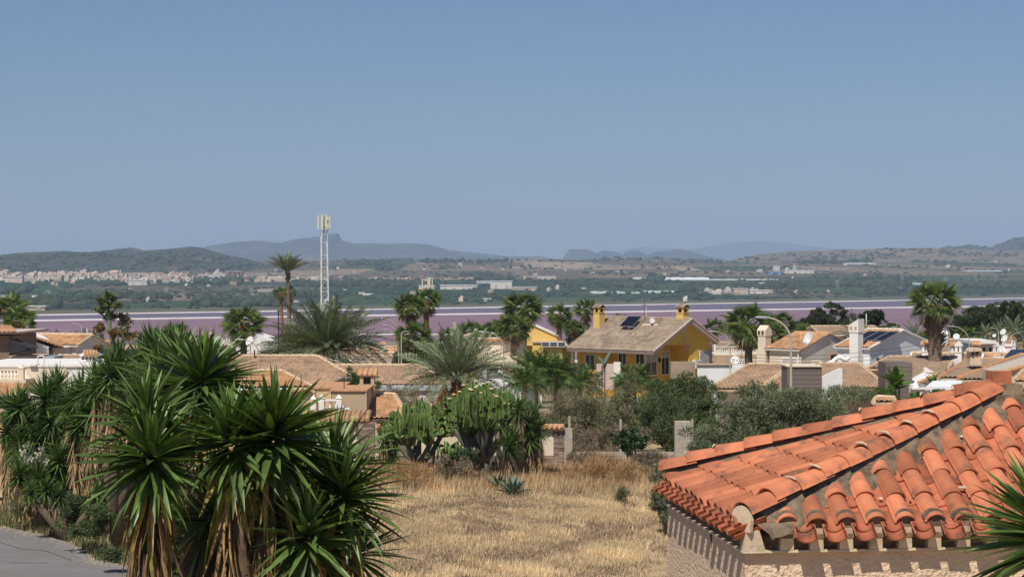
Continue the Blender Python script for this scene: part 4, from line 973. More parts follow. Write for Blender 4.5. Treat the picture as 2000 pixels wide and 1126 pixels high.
# the smaller yuccas at the left, behind the road
small_yucca('spreading yucca with many heads and thick pale skirts at the left edge', [(38, 795), (88, 778), (62, 822), (18, 842), (112, 762, 1), (75, 860, -.5), (130, 800), (100, 820, -.3), (40, 870, -.5), (20, 800, 1)], 68, .98, 170, 160, 2.2, 11, base=66, wdt=.075)
small_yucca('yucca with a broad tan skirt left of the big foreground yuccas', [(160, 770), (178, 806, -.5), (140, 790, .5), (205, 785, 1), (215, 820, 0), (150, 830, -.4)], 66, 1.05, 180, 300, 3.4, 12, base=172, wdt=.075)
small_yucca('yucca heads rising beside the candelabra agave stalk', [(216, 735), (190, 752, 1), (255, 752, 0), (275, 712, -1), (240, 785, 1), (300, 735, 0), (232, 710, .6)], 60, .98, 150, 60, 1.4, 13, base=230, wdt=.07)
small_yucca('dark yucca behind the tallest foreground yucca', [(310, 705), (340, 690, 2), (295, 680, 1), (320, 745, 0), (350, 740), (270, 770), (330, 780)], 56, .95, 150, 40, 1.4, 14, base=312, wdt=.07)
small_yucca('low yucca thicket in white bloom beneath the skirts at the left', [(48, 905), (100, 925), (75, 935, -1), (130, 950), (38, 930, -1), (115, 900)], 66, .8, 150, 10, .4, 15, flower=[(50, 893), (80, 898)], wdt=.06)
small_yucca('low bright yucca clump above the road verge', [(90, 955), (60, 962), (190, 965), (210, 985), (115, 968)], 63, .6, 110, 6, .3, 16, mg='yucca_mid')
def agave(label, px, py, Y, L, n, seed, m='agave'):
    rs = np.random.RandomState(seed); c = W(px, py, Y); g = float(gz(c.x, Y)); t = thing('agave', label, 'agave', (c.x, Y, g), 0)
    for i in range(n):
        az = i*2.4+rs.rand()*.3; el = 0.3+1.1*rs.rand(); d = (math.cos(az)*math.cos(el), math.sin(az)*math.cos(el), math.sin(el))
        o = put('leaf', AG, t, (c.x, Y, g+.02), d, 0, (L, L, L))
AG = mk(sword_leaf(1.0, 0.17, 0.12, 0.6, name='agave_leaf', width_at=.3), 'agave')
agave('blue-green agave at the foot of the skirted yucca', 165, 968, 66, 1.9, 26, 1)
agave('small agave standing in the dry grass before the tall candelabra euphorbia', 1002, 932, 76, .95, 26, 2)
agave('upright narrow agave right beside the euphorbia trunk', 973, 912, 78, .9, 14, 3)

# ================================================================== agave bloom stalk
def agave_stalk():
    Y = 62; P = [(238, 800), (234, 760), (229, 720), (222, 672), (214, 640), (212, 610), (211, 585), (210, 575)]
    pts = [W(x, y, Y) for x, y in P]; b = pts[0]; t = thing('agave_bloom_stalk', 'tall leaning agave bloom stalk with flat pads of spent flowers, at the left', 'agave', (b.x, Y, float(gz(b.x, Y))))
    MB().tube([(b.x, Y, 0)]+pts, [.13, .12, .11, .10, .085, .07, .06, .045, .03], 8).build('stalk', 'agave_stalk', t, smooth=True)
    rs = random.Random(4)
    for px, py, rx, ry, col, jy in [(211, 576, 8, 6, 0, 590), (199, 586, 8, 5, 0, 602), (222, 583, 6, 5, 0, 598), (208, 596, 11, 5, 0, 612), (230, 597, 10, 5, 0, 612), (195, 607, 12, 6, 0, 622), (215, 620, 16, 9, 1, 640), (245, 622, 16, 11, 1, 655), (192, 642, 13, 9, 1, 643), (225, 652, 14, 8, 1, 668), (252, 656, 18, 7, 1, 675), (193, 680, 9, 7, 1, 700)]:
        c = W(px, py, Y+rs.uniform(-.3, .3)); s = W(np.interp(jy, [p[1] for p in P[::-1]], [p[0] for p in P[::-1]]), jy, Y); k = Y/F
        br = MB().tube([s, s.lerp(c, .6)-Vector((0, 0, .06)), c], [.035, .03, .02], 5).build('branch', 'agave_stalk', t)
        V, Fq, tn = leaf_arrays([(c.x, c.y, c.z, rx*k*.9, rx*k*.9, ry*k*.85)], 420, .075, aspect=1.6, seed=int(px), clumps=22, csize=.35, up=1.0)
        me = np_mesh('flower_pad', V-np.array(t.location), Fq, tn); link('flower_pad', me, 'agave_pad_brown' if col else 'agave_pad', br)
agave_stalk()

# ================================================================== candelabra euphorbias
def column(P, tw, r_lo, r_hi, m_t=8):
    n = len(P); vs = []; prev = Vector((1, 0, 0))
    for i, p in enumerate(P):
        d = (P[min(n-1, i+1)]-P[max(0, i-1)]).normalized(); a = (prev-d*prev.dot(d)).normalized(); prev = a; bb = d.cross(a); f = i/(n-1)
        r0 = (r_lo+(r_hi-r_lo)*f)*(1.0 if i < n-1 else .35)*(0.85+0.15*math.cos(i*2.1+tw*5))
        for j in range(8):
            th = tw+j*math.pi/4; r = r0*(1.15 if j % 2 == 0 else .60); vs.append(p+(a*math.cos(th)+bb*math.sin(th))*r)
    fs = [(i*8+j, i*8+(j+1) % 8, (i+1)*8+(j+1) % 8, (i+1)*8+j) for i in range(n-1) for j in range(8)]+[tuple(range((n-1)*8, n*8))]
    return vs, fs
def resample(path, k=3):
    P = []
    for a, c in zip(path[:-1], path[1:]):
        for q in range(k): P.append(a.lerp(c, q/k))
    return P+[path[-1]]
def euphorbia(label, base, Y, tips, seed, fork, wr=.16, flower=0, nodes=()):
    rs = random.Random(seed); b = W(base[0], base[1], Y); g = float(gz(b.x, Y)); t = thing('candelabra_euphorbia', label, 'cactus-like tree', (b.x, Y, g))
    fk = W(fork[0], fork[1], Y)
    MB().tube([(b.x, Y, g), Vector((b.x, Y, g)).lerp(fk, .6), fk], [wr*1.7, wr*1.4, wr*1.1], 9).build('trunk', 'euphorbia_wood', t, smooth=True)
    N = [W(x, y-10, Y+dy) for x, y, dy in nodes]
    for q in N:
        mid = fk.lerp(q, .5)+Vector(((q.x-fk.x)*.12, (q.y-fk.y)*.12, -.08)); MB().tube([fk-Vector((0, 0, .1)), fk.lerp(mid, .5)+Vector((0, 0, -.05)), mid, q], [wr*.95, wr*.85, wr*.75, wr*.7], 7).build('limb', 'euphorbia_wood', t, smooth=True)
    for (px, py, yy) in tips:
        tip = W(px, py, Y+yy); q = min(N, key=lambda v: (v.x-tip.x)**2+.6*(v.y-tip.y)**2); out = Vector((tip.x-q.x, tip.y-q.y, 0)); h = tip.z-q.z
        e1 = q+out*.55+Vector((0, 0, h*rs.uniform(.05, .16))); e2 = q+out*.98+Vector((rs.uniform(-.04, .04), 0, h*rs.uniform(.28, .45)))
        P = resample([q, e1, e2, e2.lerp(tip, .5)+Vector((rs.uniform(-.05, .05), 0, 0)), tip]); vs, fs = column(P, rs.uniform(0, 1.5), .065, .105)
        br = MB().add(vs, fs).build('branch', 'euphorbia', t)
        if flower and rs.random() < flower:
            f = MB().lathe(tip+Vector((0, 0, -.03)), [(.02, 0), (.10, .03), (.08, .07), (.02, .09)], 6); f.build('flower_tuft', 'grass_dry', br)
        for _ in range(rs.choice((1, 1, 2, 2))):
            s_ = P[int(len(P)*rs.uniform(.45, .75))]; hgt = rs.uniform(.4, 1.0)*min(1, h/2); o = Vector((rs.uniform(-.28, .28), rs.uniform(-.25, .1), 0))
            vs, fs = column(resample([s_, s_+o+Vector((0, 0, .12)), s_+o*1.15+Vector((0, 0, hgt))], 2), rs.uniform(0, 1), .06, .085); sh = MB().add(vs, fs); link('side_shoot', sh.mesh('side_shoot', br), 'euphorbia', br)
    return t
rs = random.Random(8)
def dome(cx, w, ytop, yedge, n, rows, seed):
    r_ = random.Random(seed); out = []
    for k in range(n):
        u = -1+2*(k+.5)/n+r_.uniform(-.02, .02)
        for q in range(rows):
            yy = ytop+(yedge-ytop)*abs(u)**2.2; dep = -1+2*q/(rows-1) if rows > 1 else 0
            if abs(u)**2+dep**2*.8 > 1.15: continue
            out.append((cx+u*w+r_.uniform(-3, 3), yy+r_.uniform(0, 16)+(1-abs(dep))*-3+(14 if dep < -.3 else 0), dep*1.6+r_.uniform(-.2, .2)))
    return out
euphorbia('smaller candelabra euphorbia with dense upright green columns, left of the pair', (818, 924), 82, dome(815, 68, 782, 830, 22, 4, 1), 3, (818, 905), nodes=((775, 868, 0), (797, 880, -.7), (818, 872, .5), (838, 878, -.6), (860, 862, .1), (805, 860, .9), (784, 845, -.4), (850, 840, -.5)))
euphorbia('taller candelabra euphorbia with a broad dome of green columns, right of the pair', (948, 922), 83, dome(934, 84, 744, 790, 24, 4, 2), 4, (946, 898), wr=.17, flower=.3, nodes=((880, 835, 0), (900, 855, -.8), (920, 862, .5), (940, 850, -.9), (960, 860, .3), (978, 850, -.5), (995, 825, 0), (915, 830, 1.0), (965, 825, .9), (890, 812, -.5)))
small_yucca('bushy yucca left of the smaller euphorbia', [(752, 842), (768, 858), (745, 868, .5), (772, 885)], 84, .85, 100, 30, 1.2, 21, base=765)
small_yucca('leaning yucca with a brown skirted stem, right of the taller euphorbia', [(1000, 855), (992, 872, -.3), (1012, 800, .5)], 81, .85, 110, 70, 1.4, 22, base=1018)
small_yucca('upright yucca with two tall green heads by the end of the wall', [(1030, 828), (1045, 812, .4), (1034, 858, -.2), (1052, 838)], 82, .85, 115, 90, 1.6, 23, base=1036)
bush('thorny_shrub', 'low dark thorny shrub between the two euphorbias', 'shrub', 880, 905, 80, 2.2, 1.1, 'leaf_brown', 1500, .12, seed=30, clumps=24, aspect=4)
bush('thorny_shrub', 'spidery dark cactus mound below the drooping euphorbia arms', 'shrub', 905, 890, 81, 1.5, .9, 'leaf_dark', 900, .14, seed=31, clumps=18, aspect=3)
foliage_t = thing('drooping_cactus', 'pale drooping cactus arms hanging between the two euphorbias', 'cactus', (X(875, 82), 82, 0))
for k in range(9):
    a = W(872+k*1.5, 872, 82); e = W(850+k*7, 862+8*(k % 3), 82.0-.1*k); q = W(846+k*8, 905-10*(k % 2), 81.8)
    MB().tube([(a.x, 82, 0), a, e, q], [.1, .09, .1, .05], 6).build('branch', 'euphorbia', foliage_t, smooth=True)

# ================================================================== plot wall with tiled coping
def stone_wall():
    t = thing('plot_wall', 'cream garden wall clad in brown stone below and capped with orange tiles, across the field', 'wall', (X(760, 86.4), 86, 0))
    Y = 86; x0, x1 = X(735, Y), X(1102, Y); zt = Z(836, Y)
    MB().box(x0, x1, Y, Y+.25, 0, zt-.05).build('wall', 'cream_wall', t)
    # stone strips laid in thin courses, proud of the wall
    rs = random.Random(2); zc = Z(885, Y); rows = int(zc/0.085); b = MB()
    for r_ in range(rows):
        x = x0+rs.uniform(-.3, 0)
        while x < x1:
            w = rs.uniform(.25, .6); xa = max(x, x0)
            if xa < x1: b.box(xa, min(x+w-.012, x1), Y-.03-rs.random()*.03, Y+.02, r_*.085, r_*.085+.078, tone=rs.random())
            x += w
    for r_ in range(rows, int((zt-.1)/.085)):
        for xx in (x1-.5, x1-.25): b.box(xx, xx+.24, Y-.03-rs.random()*.03, Y+.02, r_*.085, r_*.085+.078, tone=rs.random())
    b.build('stone_cladding', 'stone_clad', t, kind='stuff')
    n = int((x1-x0)/.235)
    me = MB().tube([(0, -.22, -.09), (0, .12, .07)], [.10, .085], 7).mesh('coping_tile'); me.materials.append(M['roof_orange'])
    MB().prism([(x0, Y-.2, zt-.04), (x1, Y-.2, zt-.04), (x1, Y+.12, zt+.1), (x0, Y+.12, zt+.1)], (0, 0, .05)).build('coping_bed', 'cap_orange', t)
    MB().box(x0, x1, Y+.1, Y+.2, zt+.05, zt+.2).build('coping_ridge', 'cap_pale', t)
    for k in range(n):
        o = bpy.data.objects.new('coping_tile', me); C.objects.link(o); o.parent = t; o.location = Vector((x0+(k+.5)*(x1-x0)/n, Y-.03, zt+.08))-Vector(t.location)
    MB().box(x1, x1+.38, Y-.06, Y+.3, 0, zt+.0).build('end_pillar', 'concrete', t)
    p = thing('boundary_wall', 'low concrete block wall behind the dry weeds right of the tiled wall', 'wall', (X(1200, 86.5), 86.5, 0))
    bw = MB(); 
    for r_ in range(4):
        x = X(1112, 86.5)+(.2 if r_ % 2 else 0)-.4
        while x < X(1320, 86.5): bw.box(max(x, X(1112, 86.5)), x+.388, 86.4, 86.6, r_*.2+.06*0, r_*.2+.188, tone=rs.random()); x += .4
    bw.build('block_course', 'concrete', p, kind='stuff')
stone_wall()
for px, top, lab in ((1112, 812, 'first grey fence post, beside the end of the tiled wall'), (1212, 818, 'second grey fence post, in front of the dark shrubs'), (1352, 818, 'third grey fence post, behind the concrete block pillar')):
    t = thing('fence_post', lab, 'fence post', (X(px, 86.5), 86.5, .7), 0, 'grey concrete fence posts of the plot')
    zt = Z(top, 86.5)-.7; MB().box(-.05, .05, -.05, .05, -.7, zt).build('post', 'concrete', t, world=False)
def block_pillar():
    t = thing('block_pillar', 'unfinished concrete block pillar standing in the bushes', 'pillar', (X(1334, 84), 84, 0)); x0, x1 = X(1318, 84), X(1349, 84); zt = Z(822, 84); k = 0; z = 0
    rs = random.Random(5)
    while z < zt-.05:
        if k % 2 == 0: cuts = [(x0, (x0+x1)/2), ((x0+x1)/2, x1)]
        else: cuts = [(x0, x0+.2), (x0+.2, x1-.15), (x1-.15, x1)]
        for a, c in cuts: MB().box(a+.004, c-.004, 84+rs.uniform(-.008, .008), 84.4, z+.004, min(zt, z+.196)).build('block', 'concrete', t)
        z += .2; k += 1
    MB().box(x0+.01, x1-.01, 84.02, 84.38, 0, zt-.01).build('mortar', 'plaster_pale', t)
block_pillar()

# ================================================================== bushes in front of the houses
bush('olive_shrub', 'wide olive-brown shrub with bare twigs, left of the big bush group', 'shrub', 1130, 815, 93, 4.6, 4.2, 'leaf_olive', 24000, .12, seed=41, m2='leaf_brown', csize=.33, clumps=110, extra=[(1085, 790, 26), (1150, 765, 26), (1190, 770, 30), (1110, 840, 30), (1170, 840, 36), (1080, 850, 26), (1130, 870, 30)], aspect=3.4)
bush('olive_shrub', 'dull olive shrub under the lush palms in the middle of the bush group', 'shrub', 1230, 810, 95, 3.8, 4.2, 'leaf_olive', 20000, .12, seed=42, m2='leaf_brown', csize=.33, clumps=100, extra=[(1240, 755, 28), (1220, 780, 28), (1250, 850, 36), (1210, 860, 34), (1270, 800, 30)], aspect=3.4)
bush('round_bush', 'rounded dark green bush topping the group beside the yellow house', 'bush', 1338, 790, 97, 4.6, 3.6, 'leaf_bush', 34000, .12, seed=43, csize=.33, extra=[(1290, 755, 22), (1325, 748, 22), (1365, 752, 24), (1398, 762, 24), (1400, 790, 28), (1300, 790, 34), (1350, 800, 40)], aspect=2.4, clumps=120)
bush('round_bush', 'mid green bush spreading below the rounded dark one', 'bush', 1310, 815, 92, 4.6, 3.4, 'leaf_bush', 22000, .12, seed=44, csize=.34, clumps=90, extra=[(1270, 850, 34), (1370, 830, 36), (1320, 860, 36), (1400, 850, 34)], aspect=2.6)
bush('dark_thicket', 'dark leafless thicket behind the fence posts', 'shrub', 1180, 870, 90, 5.0, 2.6, 'leaf_brown', 14000, .13, seed=45, aspect=6, clumps=80, extra=[(1280, 860, 36), (1140, 860, 30), (1210, 850, 30), (1250, 880, 34)])
bush('glossy_bush', 'glossy dark green bush in front of the fence', 'bush', 1232, 862, 84, 2.0, 1.3, 'leaf_dark', 4200, .13, seed=46, aspect=2.0, clumps=40)
bush('willowy_bush', 'feathery grey-green bush rising behind the terracotta roof', 'bush', 1500, 875, 63, 6.2, 4.8, 'leaf_gray', 85000, .18, seed=47, aspect=6.5, clumps=170, csize=.30, d=3.4, nb=9,
     extra=[(1450, 780, 34), (1500, 775, 28), (1550, 775, 26), (1400, 815, 30), (1650, 775, 26), (1680, 800, 26), (1570, 790, 30), (1440, 790, 36), (1400, 850, 44), (1360, 900, 44), (1610, 800, 36), (1660, 800, 34), (1560, 795, 36), (1480, 860, 50), (1350, 850, 26), (1690, 825, 24), (1330, 940, 40), (1420, 900, 60), (1520, 860, 50), (1600, 850, 50)])
bush('willowy_bush', 'feathery bush hanging down beside the stucco wall at the left of the building', 'bush', 1305, 975, 64, 1.3, 1.9, 'leaf_gray', 12000, .17, seed=48, aspect=6.5, clumps=50, d=1.2, extra=[(1290, 925, 26), (1282, 985, 22), (1300, 1015, 20), (1330, 930, 30), (1320, 1000, 24)])
bush('willowy_bush', 'tall sprig of feathery bush rising toward the grey lamp post', 'bush', 1490, 775, 66, 1.7, 1.3, 'leaf_gray', 4500, .17, seed=49, aspect=6.5, clumps=36, nb=4, base=2)
bush('grey_bush', 'grey-green rounded bush in front of the big tan roof', 'bush', 705, 755, 103, 3.4, 1.9, 'leaf_bush', 13000, .10, seed=50, clumps=60, extra=[(690, 730, 18), (740, 745, 18)])
bush('grey_bush', 'grey thorny bush right of the peach house chimney', 'bush', 785, 775, 100, 2.6, 1.6, 'leaf_brown', 4000, .10, seed=51, aspect=5, m2='leaf_gray', extra=[(760, 745, 14), (800, 790, 18)])
bush('grass_shrub', 'small round olive tuft alone in the dry field', 'shrub', 1217, 965, 73, .75, .75, 'leaf_olive', 1500, .14, seed=52, aspect=8, trunk=False, nb=3)
bush('dry_weed', 'rusty dry weeds along the foot of the euphorbias', 'weeds', 790, 925, 78, 3.0, .6, 'grass_tall', 3000, .3, seed=53, aspect=16, trunk=False, up=1.2)
bush('dry_weed', 'reddish dry weeds in front of the fence', 'weeds', 1180, 915, 81, 4.2, .9, 'grass_tall', 4500, .3, seed=54, aspect=14, trunk=False, up=1.2)
bush('dry_weed', 'tall brown weeds beside the block pillar', 'weeds', 1270, 900, 82, 1.8, 1.1, 'leaf_brown', 3000, .25, seed=55, aspect=12, trunk=False, up=1.0)
bush('seed_heads', 'pale dried seed heads at the end of the block wall', 'weeds', 1140, 893, 84, 2.2, .7, 'leaf_brown', 1500, .1, seed=56, aspect=2, m2='leaf_brown', trunk=False)
bush('verge_bush', 'dark creeping bush spilling over the road edge', 'bush', 168, 1030, 60, 1.6, .6, 'leaf_bush', 7000, .09, seed=57, trunk=False, extra=[(120, 1020, 18), (200, 1000, 26), (150, 990, 26)])
bush('verge_bush', 'weedy green bushes left above the road', 'bush', 90, 985, 66, 3.0, 1.2, 'leaf_olive', 10000, .10, seed=58, trunk=False, extra=[(40, 970, 28), (150, 975, 26), (15, 985, 20)], aspect=5)
bush('verge_bush', 'low clump of weeds right beside the road corner', 'bush', 215, 1083, 56, .9, .5, 'leaf_bush', 3000, .08, seed=59, trunk=False)
bush('verge_bush', 'leafy undergrowth below the skirted yuccas', 'bush', 165, 1000, 64, 2.0, 1.0, 'leaf_bush', 7000, .09, seed=60, trunk=False)
for x, y, s, lab in ((935, 922, .5, 'pale flat stone on the rubble heap'), (942, 938, .3, 'round pale stone below the flat ones'), (1302, 998, .28, 'pale stone under the feathery bush'), (960, 918, .4, 'grey broken slab behind the small agave'), (1030, 993, .2, 'small stone out in the dry grass')):
    g = ghit(x, y); r_ = random.Random(x); bm = bmesh.new()
    for k in range(16): bm.verts.new((r_.uniform(-1, 1)*s/2, r_.uniform(-1, 1)*s/2, r_.uniform(0, 1)*s*.6))
    bmesh.ops.convex_hull(bm, input=bm.verts[:]); me = bpy.data.meshes.new('stone'); bm.to_mesh(me); bm.free()
    o = link('stone', me, 'rock'); o.location = g; tag(o, lab, 'stone')

# ================================================================== the dry field, the road and its verge
def road_edge(x):     # far/right edge of the asphalt
    return 0
def blades(name, m, n, x0, x1, y0, y1, h, w, seed, dens=None, gy=None):
    rs = np.random.RandomState(seed); Yp = y0+(y1-y0)*rs.rand(n); xp = x0+(x1-x0)*rs.rand(n)
    if dens is not None:
        k = dens(xp, Yp) > rs.rand(n); xp, Yp = xp[k], Yp[k]
    n = len(xp); g = gz(xp, Yp); patch = np.sin(xp*0.9+np.sin(Yp*.35)*2)*np.cos(Yp*.55+np.sin(xp*.4)*1.7)+.6*np.sin(xp*2.3+Yp*1.9)
    hh = h*(0.75+0.22*patch)*rs.uniform(.5, 1.4, n); a = rs.uniform(0, 6.28, n); ln = hh*rs.uniform(.05, .55, n); ww = w*rs.uniform(.6, 1.4, n)
    b0 = np.stack([xp, Yp, g-.02], 1); sd = np.stack([np.cos(a), np.sin(a), 0*a], 1)*ww[:, None]
    lean = np.stack([np.cos(a+1.3)*ln+ln*.3, np.sin(a+1.3)*ln, hh], 1)
    V = np.stack([b0-sd, b0+sd, b0+lean*.6+sd*.8, b0+lean], 1).reshape(-1, 3)
    tone = np.clip(.5+.22*patch+rs.normal(0, .16, n), 0, 1)
    return link(name, np_mesh(name, V, np.arange(n*4).reshape(-1, 4), tone), m, kind='stuff')
RP = [(-30, 1012), (0, 1029), (50, 1042), (95, 1050), (130, 1062), (165, 1078), (185, 1095), (215, 1103), (262, 1112), (300, 1128), (340, 1160), (380, 1300)]
RW = [ghit(x, y, 30) for x, y in RP]
def in_road(x, y):
    """True on the asphalt: left/near side of the edge polyline"""
    ex = np.array([p.x for p in RW]); ey = np.array([p.y for p in RW]); return y < np.interp(x, ex, ey, left=99, right=-99)
poly = [tuple(Vector((p.x, p.y, 0.006))) for p in RW]
poly = [(-60, 75, .006), (RW[0].x-4, RW[0].y+4, .006)]+poly+[(RW[-1].x, -40, .006), (-60, -40, .006)]
bm = bmesh.new(); f = bm.faces.new([bm.verts.new(p) for p in poly]); bmesh.ops.triangulate(bm, faces=[f]); me = bpy.data.meshes.new('road'); bm.to_mesh(me); bm.free()
link('road', me, 'asphalt', kind='structure')
def path_gap(x, y):
    c = 4.1-.05*(y-50)**1.0+1.0*np.sin(y*.35); d = np.abs(x-c); k = np.clip((d-.15)/.5, 0.08, 1); k = np.where(y > 63, 1, k)
    c2 = np.abs(y-(71+.12*x)); k2 = np.where((x > 2.3) & (x < 7), np.clip((c2-.1)/.6, .15, 1), 1)
    n = .62+.38*np.sin(x*.8+np.sin(y*.3)*2)*np.cos(y*.5); return np.clip(np.minimum(k, k2)*(.55+.6*n), 0, 1)*(~in_road(x, y))
def pnoise(x, y, sx=.45, sy=.28, seed=0):
    return np.array([noise.noise(Vector((a*sx+seed, b*sy, seed)))+.5*noise.noise(Vector((a*sx*2.7+seed, b*sy*2.7, seed+4))) for a, b in zip(x, y)])
def straw_d(x, y): return np.clip(path_gap(x, y)*np.clip(.55+2.1*pnoise(x, y), .04, 1), 0, 1)
def brown_d(x, y): return np.clip(path_gap(x, y)*np.clip(.42-1.9*pnoise(x, y)+.25*np.sin(x*5+y*3), .05, 1), 0, 1)
blades('dry_grass', 'grass_dry', 330000, -9, 9.5, 44, 79.5, .20, .011, 1, straw_d)
blades('brown_grass', 'grass_brown', 190000, -9, 9.5, 44, 79.5, .15, .014, 21, brown_d)
blades('green_sprouts', 'grass_green', 5000, -7, 9.0, 50, 79.5, .2, .014, 22, lambda x, y: np.clip(-.3-2*pnoise(x, y, .8, .5, 9), 0, 1))
blades('tall_dry_grass', 'grass_tall', 42000, -8.5, 9.0, 76.5, 85.5, .45, .012, 2, lambda x, y: np.clip((y-75.5)/4, .1, 1)*(.7+.3*np.sin(x*1.7)))
blades('straw_fringe', 'grass_dry', 16000, -8.5, 9.0, 75, 85, .6, .010, 9, lambda x, y: .5+.5*np.sin(x*1.1+2)*np.cos(y))
blades('verge_grass', 'grass_green', 60000, -24, -7, 52, 76, .40, .014, 3, lambda x, y: (~in_road(x, y))*np.clip((x+25)/6, .2, 1))
blades('verge_straw', 'grass_dry', 26000, -24, -7, 52, 70, .34, .011, 4, lambda x, y: (~in_road(x, y))*(.5+.5*np.sin(x*1.3)*np.cos(y*.9)))

# gravel along the road edge and a few cracks in the asphalt
rs = np.random.RandomState(31); V = []; Fs = []; k = 0
for _ in range(2600):
    i = rs.randint(1, len(RW)-3); f = rs.rand(); p = RW[i].lerp(RW[i+1], f); x = p.x+rs.normal(.05, .35); y = p.y+rs.normal(.1, .35); q = rs.uniform(.006, .024)
    P = np.array([(-1, -1, 0), (1, -1, 0), (1, 1, 0), (-1, 1, 0), (0, 0, 1)])*q*rs.uniform(.6, 1.2, (5, 3))+np.array([x, y, .006]); V.append(P); Fs += [(k, k+1, k+4), (k+1, k+2, k+4), (k+2, k+3, k+4), (k+3, k, k+4)]; k += 5
link('gravel', np_mesh('gravel', np.concatenate(V), Fs, np.tile(rs.rand(2600)[:, None], 4).ravel(), 3), 'gravel', kind='stuff')
for pts in (((20, 1103), (60, 1101), (95, 1102)), ((0, 1060), (40, 1075), (90, 1078), (140, 1098))):
    Q = [ghit(x, y, 30) for x, y in pts]; cr = MB()
    for a, b in zip(Q[:-1], Q[1:]): cr.add([a+Vector((0, -.03, .011)), b+Vector((0, -.03, .011)), b+Vector((0, .03, .011)), a+Vector((0, .03, .011))], [(0, 1, 2, 3)])
    cr.build('road_joint', 'dark_metal', kind='structure')

# ================================================================== houses in the middle distance
def root(name, label, cat, px, Y, rz=0, group=None):
    return thing(name, label, cat, G(px, Y), rz, group)
def pb(t, name, m, px0, px1, py0, py1, Y, d): return MB().pbox(px0, px1, py0, py1, Y, d).build(name, m, t)
def ground_box(t, name, m, px0, px1, py0, Y, d):
    g = float(gz(X((px0+px1)/2, Y), Y))-.5
    return MB().box(X(px0, Y), X(px1, Y), Y, Y+d, g, Z(py0, Y)).build(name, m, t)
def win(t, px0, px1, py0, py1, Y, **k): return window(t, (X(px0, Y), Y, Z(py1, Y)), (1, 0, 0), X(px1, Y)-X(px0, Y), Z(py0, Y)-Z(py1, Y), world=True, **k)
def ghouse(label, px, Y, rz, L, yl, yr, pe, pr, wm, rm, group=None, zrr=None, wins=(), name='house', x0=0, **k):
    """gable house whose ridge end (left) stands at pixel column px, distance Y; pe/pr = picture rows of left eave and ridge (heights taken at Y)"""
    t = root(name, label, 'house', px, Y, rz, group); g = t.location.z; zr = Z(pr, Y)-g; zl = Z(pe, Y-yl*math.cos(rz))-g
    if zrr is None: zrr = zr-(zr-zl)/yl*yr
    gable(t, x0, L, yl, yr, -1, zl, zr, zrr, wm, rm, **k)
    return t, zl, zr

